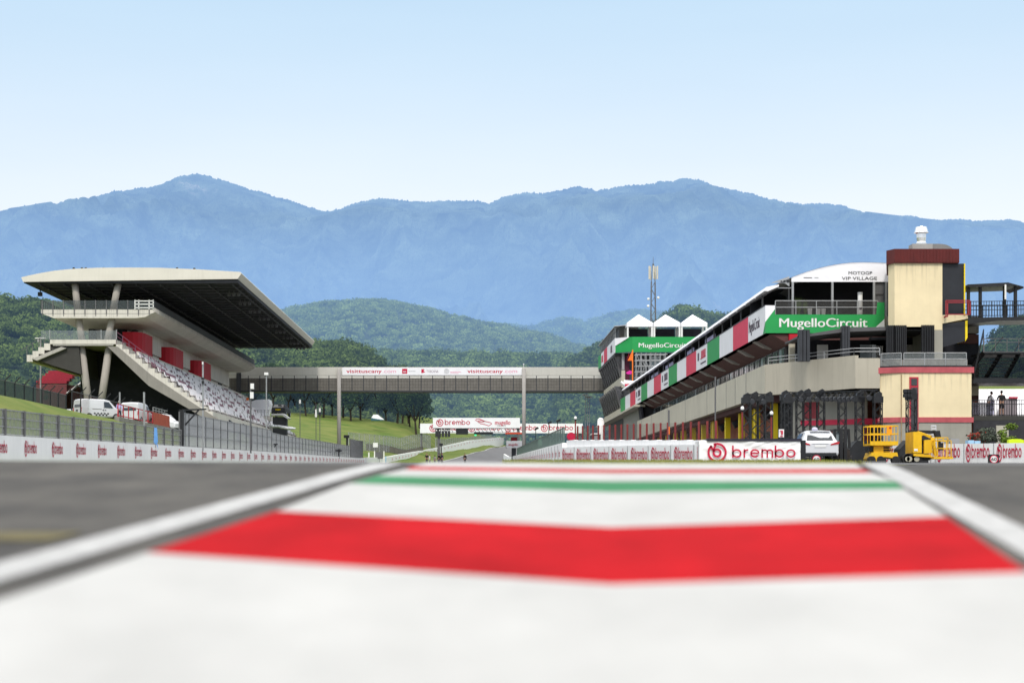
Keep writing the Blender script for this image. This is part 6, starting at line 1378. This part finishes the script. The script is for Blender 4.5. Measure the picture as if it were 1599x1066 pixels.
m = MB(); x = XP(242.5, 96.5); m.prism([(x-.05, ZP(667, 96.5)), (x+.10, ZP(668, 96.5)), (x+.16, ZP(690, 96.5)), (x+.02, ZP(694, 96.5)), (x-.08, ZP(690, 96.5))], 'y', 96.45, 96.5); m.add([(x+.05, 96.4, ZP(692, 96.5)), (x+.12, 96.4, ZP(691, 96.5)), (x+.2, 96.4, ZP(702, 96.5))], [(0, 1, 2)])
m.build('blue_flag', mat('blue_cloth', (.12, .30, .62), .7, .15, 4), label='blue furled cloth hanging over the barrier wall', cat='flag')
for px, lb, col_ in ((516, 'leftmost black video camera on the fence near the bridge pier', BLACK), (522, 'black video camera second from the left on the fence near the pier', BLACK), (529, 'black video camera under the bridge pier', BLACK)):
    Y = 235.; t = thing('video_camera', lb, 'camera', (XP(px, Y), Y, 5)); MB().box(XP(px-2.2, Y), XP(px+2.2, Y), Y, Y+.5, ZP(705, Y), ZP(701, Y)).build('body', BLACK, t); MB().cyl((XP(px, Y), Y+.2, 4.6), (XP(px, Y), Y+.2, ZP(705, Y)), .12, .1, 6).build('stand', BLACK, t); MB().cyl((XP(px+2, Y), Y-.02, ZP(703, Y)), (XP(px+4, Y), Y-.3, ZP(703.5, Y)), .12, .14, 8).build('lens', DGREY, t)
t = thing('television_camera', 'large black television camera on a stand right of the bridge pier', 'camera', (XP(541, 268), 268, 7)); MB().box(XP(537, 268), XP(545.5, 268), 267.6, 268.2, ZP(683.5, 268), ZP(679, 268)).build('body', BLACK, t); MB().box(XP(540.5, 268), XP(543.5, 268), 267.8, 268.1, 5, ZP(683, 268)).build('stand', BLACK, t)
t = thing('television_camera', 'black camera on a low arm at the tall fence under the seating end', 'camera', (XP(430, 150), 150, 4)); MB().box(XP(428, 150), XP(434, 150), 149.6, 150, ZP(694.5, 150), ZP(692.5, 150)).build('body', BLACK, t); MB().beam((XP(429, 150), 149.9, ZP(698, 150)), (XP(430.5, 150), 149.9, ZP(694, 150)), .08).build('arm', BLACK, t)
# signs near the end of the left wall
def signpost(name, label, px0, px1, py0, py1, Y, mm, foot, extra=None):
    t = thing(name, label, 'sign', (XP((px0+px1)/2, Y), Y, ZP(foot, Y))); MB().box(XP(px0, Y), XP(px1, Y), Y-.05, Y+.05, ZP(py1, Y), ZP(py0, Y)).build('panel', mm, t); MB().box(XP((px0+px1)/2, Y)-.05, XP((px0+px1)/2, Y)+.05, Y+.06, Y+.14, ZP(foot, Y), ZP(py0, Y)-.05).build('post', STEELD, t); return t
signpost('marker_board', 'square white marker board with black edge on the grass bank', 582.5, 590, 691, 698, 330, WHITE, 722)
signpost('marker_board', 'slim white upright marker left of the grey board at the end of the barrier', 575, 577, 706, 716, 310, WHITE, 722)
signpost('marker_board', 'grey screen board between two white uprights at the wall end', 586.5, 598, 705, 716, 312, STEELD, 722)
for px, lb in ((584.8, 'white upright left of the grey screen board'), (599.5, 'white upright right of the grey screen board')): MB().box(XP(px-.8, 311), XP(px+.8, 311), 311, 311.2, 4.5, ZP(704, 311)).build('marker_post', WHITE, label=lb, cat='post')
MB().box(XP(602, 309), XP(603, 309), 309, 309.1, 4.5, ZP(712, 309)).build('blue_marker', mat('blue_marker', (.10, .38, .65), .5), label='thin light blue marker at the end of the barrier wall', cat='post')
t = thing('inflatable_boat_cover', 'white and dark teal covered stand under the trees on the grass bank', 'tent', (XP(590, 440), 440, 15)); MB().prism([(XP(580, 440), ZP(652, 440)), (XP(583, 440), ZP(647, 440)), (XP(590, 440), ZP(647, 440)), (XP(600, 440), ZP(655, 440)), (XP(590, 440), ZP(654.6, 440))], 'y', 440, 442).build('white_cover', FABW, t); MB().prism([(XP(579.5, 440), ZP(656.5, 440)), (XP(579.5, 440), ZP(652.5, 440)), (XP(598, 440), ZP(655.2, 440)), (XP(598, 440), ZP(656.5, 440))], 'y', 439.9, 442).build('teal_base', mat('teal_base', (.03, .10, .12), .6), t)
t['label'] = 'small white canopy with dark teal base under the trees on the grass bank'; t.name = 'canopy_stand'
# marshal hut with sign
Hh = thing('marshal_post', 'raised marshal post with red roof edge and white lettered board behind the pit wall', 'hut', (XP(806, 290), 290, 5)); Y = 290.; hx = lambda px: XP(px, Y); hz = lambda py: ZP(py, Y)
MB().box(hx(789.5), hx(821), Y, Y+2.5, hz(677.2), hz(675)).build('roof', mat('orange_red', (.75, .10, .05), .6), Hh)
for px in (790.5, 808, 820): MB().box(hx(px)-.06, hx(px)+.06, Y+.1, Y+.22, hz(700), hz(677)).build('post', STEELD, Hh)
o = MB().box(hx(790.5), hx(820.5), Y, Y+.08, hz(699), hz(688)).build('board', BWHITE, Hh); m = MB(); text(m, 'mugello', (hx(794), Y, hz(695.5)), UX, UZ, NY, .42, width=1.6, lift=.02, bold=.02); m.build('lettering', CRIM, o)
MB().box(hx(798), hx(808.5), Y+1, Y+1.5, hz(688), hz(682)).build('red_seat', mat('hut_red', (.35, .02, .03), .6), Hh); MB().box(hx(799), hx(806), Y+.5, Y+1.5, 4.2, hz(699)).build('base', DGREY, Hh)
t = thing('marshal_lamp', 'green lit marshal light panel behind the green screen', 'light', (XP(844, 200), 200, 4)); MB().box(XP(840, 200), XP(847, 200), 200.6, 200.7, ZP(696, 200), ZP(685, 200)).build('panel', mat('pale_green_lamp', (.45, .85, .62), .4, emit=.4), t); MB().box(XP(843, 200), XP(844, 200), 200.7, 200.8, 4, ZP(690, 200)).build('post', STEELD, t)
def campost(px, Y, py, label, z0=None, mm=MAROON):
    t = thing('surveillance_camera', label, 'camera', (XP(px, Y), Y, terr(8, Y))); x = XP(px, Y); MB().cyl((x, Y, terr(8, Y)), (x, Y, ZP(py, Y)), .06, .05, 6).build('pole', mm, t); MB().ball((x, Y-.05, ZP(py, Y)), .105, 10, 1, 1, 1.2).build('housing', WHITE, t, smooth=True); MB().ball((x, Y-.05, ZP(py, Y)-.11), .08, 10).build('dome', BLACK, t, smooth=True)
campost(898.5, 118, 652.5, 'white dome camera on a maroon pole before the far gantry')
campost(1159, 96, 637.5, 'white ball camera on a pole before the lighting trusses'); campost(1204.5, 96, 645, 'white and black dome camera before the last yellow pillar')
for px, Y, l in ((870.5, 170, 'right'), (857, 180, 'middle'), (836.5, 190, 'left')): 
    x = XP(px, Y); py = {870.5: 658, 857: 661, 836.5: 670}[px]; t = thing('track_camera', 'small black trackside camera on a stalk above the green screen, %s of three' % l, 'camera', (x, Y, ZP(690, Y))); MB().cyl((x, Y, ZP(692, Y)), (x, Y, ZP(py, Y)), .04, .04, 6).build('stalk', BLACK, t); MB().beam((x-.1, Y, ZP(py, Y)), (x+.3, Y, ZP(py-2.5, Y)), .22).build('body', BLACK, t)
# poles in front of pit facade
for px, top_, lb in ((1117, 588, 'slim steel pole before the garages with orange base'), (1044.5, 640, 'short orange topped pole before the garages')):
    mastpole(px, 100, top_, lb, [(0, 672, 1.5, 12, ORANGE, 'orange_band')], .045, STEELD, z0=1.7)
# ================================================================ lighting truss towers
def truss(px, Y, top, label, w=.38, headh=.62, base=False, body=BLACK, z0=None):
    x = XP(px, Y); z0 = terr(x, Y)+.03 if z0 is None else z0; z1 = ZP(top, Y); t = thing('truss_tower', label, 'truss', (x, Y, z0), 'black lighting truss towers before the pit building'); m = MB(); h = w/2
    for sx in (1, -1):
        for sy in (1, -1): m.beam((x+sx*h, Y+sy*h, z0), (x+sx*h, Y+sy*h, z1-headh*.6), .055)
    n = int((z1-z0)/(w*1.0))
    for i in range(n):
        a = z0+(z1-z0-headh*.6)*i/n; b = z0+(z1-z0-headh*.6)*(i+1)/n; s = 1 if i % 2 else -1
        for q in (1, -1): m.beam((x-s*h, Y+q*h, a), (x+s*h, Y+q*h, b), .035); m.beam((x+q*h, Y-s*h, a), (x+q*h, Y+s*h, b), .035)
    m.build('mast', body, t)
    hd = MB(); hd.box(x-h*1.25, x+h*1.25, Y-h*1.2, Y+h*1.2, z1-headh, z1-headh*.45); hd.prism([(x-h*.9, z1-headh*.46), (x+h*1.0, z1-headh*.46), (x+h*1.0, z1-.1), (x+h*.4, z1), (x-h*.7, z1-.12)], 'y', Y-h*.8, Y+h*.8); hd.build('head', body, t)
    MB().box(x-h*1.9, x+h*1.9, Y-h*1.6, Y+h*1.6, z0, z0+.35).build('base', BLACK, t)
    if base: MB().prism([(x-h*3.4, z0), (x+h*3.4, z0), (x+h*3.4, z0+.75), (x+h*1.3, z0+1.25), (x-h*1.3, z0+1.25), (x-h*3.4, z0+.75)], 'y', Y-.6, Y+.7).build('ballast', BLACK, t)
    return t
TT = [(1165, 100, 613), (1178, 101, 611), (1188.5, 102.5, 615), (1200, 100, 611), (1225, 103, 609), (1230, 100, 613), (1249, 103, 608.5), (1260, 102, 606.5), (1281.5, 102, 607), (1315, 101, 612), (1342, 96, 610), (1370.5, 95, 611), (1423, 93, 606)]
ords = ['leftmost', 'second from the left', 'third from the left', 'fourth from the left', 'fifth from the left', 'sixth from the left', 'seventh from the left', 'eighth from the left', 'ninth from the left', 'tenth from the left', 'third from the right', 'second from the right', 'rightmost']
for (px, Y, tp), od in zip(TT, ords):
    truss(px, Y, tp, 'black lattice lighting truss tower, %s in the row' % od, w=.42 if px < 1400 else .46, base=px in (1342, 1423))
def truss_beam(pa, ya, pb, yb, py, label, lamps=True):
    a = Vector((XP(pa, ya), ya, ZP(py, ya))); b = Vector((XP(pb, yb), yb, ZP(py, yb))); d = b-a; n = max(4, int(d.length/.42)); t = thing('truss_beam', label, 'truss', tuple(a), 'black lighting truss beams'); m = MB(); q = Vector((0, 0, .36))
    for o_ in (Vector((0, -.18, 0)), Vector((0, .18, 0))):
        m.beam(a+o_, b+o_, .05); m.beam(a+o_+q, b+o_+q, .05)
        for i in range(n): u = a+d*i/n+o_; v = a+d*(i+1)/n+o_; m.beam(u+(q if i % 2 else q*0), v+(q*0 if i % 2 else q), .035)
    m.build('lattice', BLACK, t)
    if lamps:
        for i in range(int(d.length/.55)): c = a+d*(i+.5)/int(d.length/.55)-Vector((0, .3, .1)); MB().cyl(c, c+Vector((0, .25, .05)), .15, .15, 8).build('lamp', DGREY, t)
truss_beam(1165, 100, 1200, 100, 625, 'black truss beam across the four leftmost truss towers'); truss_beam(1230, 100, 1281, 101.5, 622, 'black truss beam linking the middle truss towers'); truss_beam(1281, 101.5, 1342, 96.3, 621, 'black truss beam below the terrace hung with round lamps'); truss_beam(1342, 95.5, 1370, 95.2, 619, 'short black truss beam hung with lamps at the right towers')
t = thing('lamp_cluster', 'black lamp cluster on top of the rightmost truss tower', 'lamp', (XP(1419, 92.6), 92.6, 6)); m = MB()
for i in range(3):
    for j in range(2): m.box(XP(1412+i*4.4, 92.6), XP(1415.6+i*4.4, 92.6), 92.5, 92.9, ZP(620-j*7, 92.6), ZP(614.5-j*7, 92.6))
m.box(XP(1412, 92.6), XP(1424, 92.6), 92.7, 92.8, ZP(619, 92.6), ZP(608, 92.6)); m.build('housings', BLACK, t)
# ================================================================ lifts, forklift
Yl = 86.; gl = terr(20, 86)+.03; lxx = lambda px: XP(px, Yl); lzz = lambda py: ZP(py, Yl)
SL = thing('scissor_lift', 'yellow scissor lift with railed platform', 'lift', (lxx(1380), Yl, gl))
MB().prism([(lxx(1358.5), lzz(715)), (lxx(1362), lzz(706)), (lxx(1401), lzz(706)), (lxx(1402.5), lzz(712)), (lxx(1400), lzz(716)), (lxx(1383), lzz(713)), (lxx(1372), lzz(714)), (lxx(1370), lzz(719.5)), (lxx(1362), lzz(719.5))], 'y', Yl, Yl+1.5).build('chassis', LIFTY, SL)
for px in (1361.5, 1375, 1398.5): MB().cyl((lxx(px), Yl-.02, lzz(717.8)), (lxx(px), Yl+.28, lzz(717.8)), .20, .20, 16).build('wheel', TYRE, SL)
MB().box(lxx(1366), lxx(1381), Yl+.2, Yl+1.3, lzz(706), lzz(695.3)).build('tower_cover', LIFTY, SL)
for k in range(5): 
    m = MB(); z0 = lzz(706)+.03+k*.066; m.box(lxx(1380.5), lxx(1395.5), Yl+.25, Yl+1.2, z0, z0+.035); m.build('scissor_arm', LIFTY if k % 2 == 0 else BLACK, SL)
MB().box(lxx(1383), lxx(1391), Yl+.35, Yl+1.1, lzz(706), lzz(696)).build('scissor_core', BLACK, SL)
MB().box(lxx(1358), lxx(1366), Yl+.3, Yl+1.0, lzz(704), lzz(697)).build('battery_box', BLACK, SL)
MB().box(lxx(1358.5), lxx(1402), Yl-.05, Yl+1.5, lzz(695), lzz(692)).build('platform', LIFTY, SL); MB().box(lxx(1358.5), lxx(1402), Yl-.06, Yl-.03, lzz(695), lzz(688.5)).build('toe_board', LIFTY, SL)
m = MB()
for py in (664.5, 677):
    for y in (Yl-.04, Yl+1.45): m.box(lxx(1358.5), lxx(1402), y-.02, y+.02, lzz(py)-.025, lzz(py)+.025)
    for px in (1358.7, 1401.8): m.box(lxx(px)-.02, lxx(px)+.02, Yl-.04, Yl+1.45, lzz(py)-.025, lzz(py)+.025)
for px in (1358.7, 1365, 1375, 1381, 1396, 1401.8):
    for y in (Yl-.04, Yl+1.45): m.box(lxx(px)-.014, lxx(px)+.014, y-.014, y+.014, lzz(692), lzz(664.5))
m.build('guard_rail', LIFTY, SL); o = MB().box(lxx(1384), lxx(1392), Yl-.12, Yl-.05, lzz(678), lzz(665)).build('control_panel', mat('orange_yellow', (.85, .33, .01), .5), SL); MB().box(lxx(1387.5), lxx(1390.5), Yl-.14, Yl-.125, lzz(669), lzz(666.5)).build('red_label', LR, o)
BLT = thing('boom_lift', 'yellow folded boom lift with a railed basket', 'lift', (lxx(1445), Yl, gl))
for px, r_ in ((1420, .28), (1431.5, .27), (1417, .25)):
    w_ = MB().cyl((lxx(px), Yl-.0, lzz(716.2)), (lxx(px), Yl+.3, lzz(716.2)), r_, r_, 18).build('wheel', TYRE, BLT); MB().cyl((lxx(px), Yl-.02, lzz(716.2)), (lxx(px), Yl+.0, lzz(716.2)), r_*.5, r_*.5, 12).build('rim', mat('rim_yellow_grey', (.4, .38, .3), .6), w_)
MB().box(lxx(1414), lxx(1455), Yl+.3, Yl+1.6, lzz(718), lzz(711)).build('chassis', DGREY, BLT)
MB().prism([(lxx(1426), lzz(711.5)), (lxx(1426), lzz(708)), (lxx(1452), lzz(709)), (lxx(1456), lzz(714)), (lxx(1440), lzz(713))], 'y', Yl-.1, Yl+1.5).build('turntable', LIFTY, BLT)
o = MB().prism([(lxx(1425.5), lzz(707)), (lxx(1425.5), lzz(674)), (lxx(1437), lzz(674)), (lxx(1438.5), lzz(677)), (lxx(1438.5), lzz(707))], 'y', Yl-.1, Yl+1.5).build('engine_cover', LIFTY, BLT); MB().box(lxx(1426.5), lxx(1432), Yl-.13, Yl-.105, lzz(704), lzz(700.5)).build('label_plate', WHITE, o)
MB().prism([(lxx(1442), lzz(708)), (lxx(1442), lzz(687)), (lxx(1453), lzz(686)), (lxx(1455), lzz(707))], 'y', Yl-.15, Yl+1.4).build('side_cover', LIFTY, BLT)
MB().box(lxx(1438.6), lxx(1441.9), Yl+.1, Yl+1.2, lzz(708), lzz(680)).build('gap_core', BLACK, BLT)
MB().beam((lxx(1438), Yl+.6, lzz(675.5)), (lxx(1456), Yl+.3, lzz(683)), .35, .22).build('boom', LIFTY, BLT); MB().beam((lxx(1441), Yl+.1, lzz(682)), (lxx(1452), Yl+.0, lzz(688)), .3, .22).build('lower_boom', BLACK, BLT); MB().beam((lxx(1427), Yl+1, lzz(672.5)), (lxx(1470), Yl+1, lzz(673.5)), .2, .16).build('cable_track', BLACK, BLT)
MB().prism([(lxx(1463), lzz(672)), (lxx(1471), lzz(671.5)), (lxx(1473), lzz(682)), (lxx(1466), lzz(682))], 'y', Yl+.4, Yl+.8).build('jib_head', BLACK, BLT); MB().beam((lxx(1455), Yl, lzz(683)), (lxx(1461), Yl-.1, lzz(712)), .16).build('jib_arm', LIFTY, BLT)
MB().box(lxx(1454), lxx(1484), Yl-.5, Yl+.4, lzz(716.5), lzz(713.2)).build('basket_floor', LIFTY, BLT); m = MB()
for px in (1456, 1460, 1476, 1481):
    for y in (Yl-.48, Yl+.38): m.box(lxx(px)-.02, lxx(px)+.02, y-.02, y+.02, lzz(714), lzz(683.5 if px < 1478 else 688))
for py in (683.5, 688, 700):
    for y in (Yl-.48, Yl+.38): m.box(lxx(1456), lxx(1476 if py < 686 else 1481), y-.02, y+.02, lzz(py)-.022, lzz(py)+.022)
m.box(lxx(1456)-.02, lxx(1456)+.02, Yl-.48, Yl+.38, lzz(688)-.02, lzz(688)+.02); m.build('basket_rail', LIFTY, BLT); MB().box(lxx(1463), lxx(1470), Yl-.35, Yl-.1, lzz(703), lzz(689)).build('control_box', BLACK, BLT); MB().box(lxx(1466), lxx(1470), Yl-.38, Yl-.355, lzz(691.5), lzz(689.5)).build('label_plate', WHITE, BLT)
LD = thing('step_ladder', 'pale aluminium step ladder standing behind the boom lift', 'ladder', (lxx(1457), 87.8, gl)); m = MB(); Yq = 87.8
m.beam((XP(1453, Yq), Yq, gl), (XP(1454.5, Yq), Yq, ZP(664, Yq)), .06); m.beam((XP(1463, Yq), Yq, gl), (XP(1461, Yq), Yq, ZP(664, Yq)), .06)
for py in (664.5, 669, 673.5, 678, 682.5, 690, 697, 705): m.box(XP(1454, Yq), XP(1461.5, Yq), Yq-.06, Yq+.06, ZP(py, Yq)-.04, ZP(py, Yq)+.04)
m.build('frame', mat('aluminium', (.60, .61, .63), .4, .05, metal=.3), LD)
bsimple('equipment_case', 'grey equipment case with two dark windows on the wall top behind the basket', 'case', 1484, 1498, 684.5, 694, 101, .8, mat('case_grey', (.30, .30, .31), .6)); 
t = thing('equipment_rack', 'dark twin window panel of the grey case', 'case', (0, 0, 0)) if False else None
for i, (px, lb) in enumerate(((1512, 'light blue stack of cases left on the wall behind'), (1522, 'light blue stack of cases right on the wall behind'))): bsimple('blue_crate', lb+' the paddock wall', 'crate', px, px+9, 687+i, 693, 99, .6, mat('pale_blue', (.35, .58, .80), .5))
t = thing('red_chair_stack', 'stacked red metal chairs by the corner of the cream block', 'chairs', (XP(1521, 104), 104, 1.8)); m = MB()
for k in range(5): x = XP(1514+k*3, 104); m.box(x, x+.5, 104, 104.5, ZP(681-k*.8, 104), ZP(680-k*.8, 104)+.05); m.beam((x, 104, 1.8), (x+.05, 104, ZP(676, 104)), .05); m.beam((x+.5, 104, 1.8), (x+.5, 104, ZP(674, 104)), .05)
m.build('frame', mat('chair_red', (.50, .05, .03), .6), t)
FK = thing('forklift', 'black forklift with tall mast beside the white car', 'forklift', (XP(1315, 88), 88, gl)); Yf = 88.; f1 = lambda px: XP(px, Yf); f2 = lambda py: ZP(py, Yf)
for px in (1303, 1325): MB().beam((f1(px+1.5), Yf, f2(700)), (f1(px), Yf, f2(670)), .12).build('cab_post', BLACK, FK)
for px in (1312, 1318.5): MB().box(f1(px)-.08, f1(px)+.08, Yf-.3, Yf-.15, f2(721), f2(671)).build('mast', BLACK, FK)
MB().box(f1(1303), f1(1326), Yf-.1, Yf+1.6, f2(671.5), f2(669.5)).build('roof_guard', BLACK, FK); MB().prism([(f1(1304), f2(719)), (f1(1304), f2(702)), (f1(1308), f2(698)), (f1(1322), f2(698)), (f1(1327), f2(703)), (f1(1328), f2(719))], 'y', Yf, Yf+1.8).build('body', mat('forklift_body', (.035, .028, .025), .5, .3, 2), FK)
MB().box(f1(1306), f1(1311), Yf+.1, Yf+.15, f2(697), f2(674)).build('cab_glass', GLASSC, FK); MB().box(f1(1320), f1(1324), Yf+.1, Yf+.15, f2(697), f2(674)).build('cab_glass', GLASSC, FK)
for px in (1305, 1327): MB().cyl((f1(px)-.12, Yf+.2, f2(717.5)), (f1(px)+.12, Yf+.2, f2(717.5)), .22, .22, 14).build('wheel', TYRE, FK)
MB().box(f1(1313), f1(1318), Yf-.14, Yf-.08, f2(700), f2(690)).build('carriage', DGREY, FK)
# speed signs
def speed(px, Y, label):
    x = XP(px, Y); t = thing('speed_sign', label, 'sign', (x, Y, ZP(723, Y))); b = MB().box(x-8.2*Y/F, x+8.2*Y/F, Y, Y+.05, ZP(724, Y), ZP(709, Y)).build('board', BLACK, t); r = 6.3*Y/F; c = ZP(716.5, Y)
    MB().cyl((x, Y-.012, c), (x, Y-.002, c), r, r, 28).build('white_disc', WHITE, b)
    m = MB(); stroke(m, arc(0, 0, r*.93, 0, 360, 28)[:-1], r*.22, (x, Y, c), UX, UZ, NY, .016, True); m.build('red_ring', CRIM, b)
    m = MB(); text(m, '60', (x-4.2*Y/F, Y, c-2.4*Y/F), UX, UZ, NY, 4.9*Y/F, width=8.4*Y/F, lift=.02, bold=.02); m.build('lettering', BLACK, b)
    MB().box(x-7*Y/F, x-6*Y/F, Y+.05, Y+.25, ZP(724.5, Y), ZP(710, Y)).build('stay', BLACK, t)
speed(1275, 72, 'black square speed board reading 60 beside the big banner'); speed(1552, 80, 'black square speed board reading 60 at the right-hand wall')
signpost('extinguisher_sign', 'white sign with red extinguisher symbol above the big banner', 1216, 1224, 670, 682.5, 90, WHITE, 700)
s_ = MB(); a = lambda px: XP(px, 89.9); s_.box(a(1219.8), a(1222.6), 89.9, 89.93, ZP(678, 89.9), ZP(672, 89.9)); s_.box(a(1218), a(1220), 89.9, 89.93, ZP(673, 89.9), ZP(672, 89.9)); s_.box(a(1218.5), a(1222.5), 89.9, 89.93, ZP(681.4, 89.9), ZP(680, 89.9)); o = [q for q in bpy.data.objects if q.name.startswith('extinguisher_sign')][0]
s_.build('red_symbol', CRIM, o)
# bushes under the balcony
for nm, px, Y, R_, z, lb, mm in (('olive_bush', 1540, 104, 1.05, 3.1, 'round grey green bush under the viewing balcony', mat('olive_leaf', (.035, .045, .03), .8, .3, 3, col2=(.10, .12, .09), tint=True)), ('bamboo_bush', 1579, 103, .8, 3.2, 'bright yellow green bushy shrub under the balcony at the right', mat('bright_leaf', (.06, .11, .01), .8, .3, 3, col2=(.22, .30, .04), tint=True))):
    x = XP(px, Y); t = thing(nm, lb, 'bush', (x, Y, 1.8)); MB().cyl((x, Y, 1.8), (x, Y, z), .06, .04, 6).build('stem', BARK, t)
    c = [(random.uniform(-R_*.6, R_*.6), random.uniform(-.4, .4), z-1.8+random.uniform(-.7, .75)) for _ in range(9)]; o = leaves('foliage', c, [R_*.55]*9, 190, .07, mm, seed=int(px)); o.parent = t
MB().box(XP(1556, 106), XP(1575, 106), 106, 106.1, 2, ZP(664, 106)).build('cream_board', mat('cream_board', (.42, .40, .33), .7), label='cream board behind the bushes under the balcony', cat='board')
MB().box(XP(1520, 108), XP(1640, 108), 108, 108.2, 1.8, ZP(656.5, 108)).build('dark_hoarding', mat('hoarding', (.03, .03, .035), .7, .3), label='dark hoarding in the shade below the viewing balcony', cat='hoarding')
MB().prism([(XP(1515, 190), ZP(640, 190)), (XP(1900, 190), ZP(640, 190)), (XP(1900, 240), ZP(600, 240)), (XP(1515, 240), ZP(600, 240))], 'y', 1, 2) if False else None
rows = [[(x, y, z) for x in np.linspace(45, 160, 12)] for y, z in ((150, 2.4), (180, 8), (230, ZP(603, 230)), (300, ZP(597, 300)), (330, 5))]
MB().sheet(rows).build('meadow_slope', GRASS, org=(0, 0, 0), kind='structure', smooth=True)
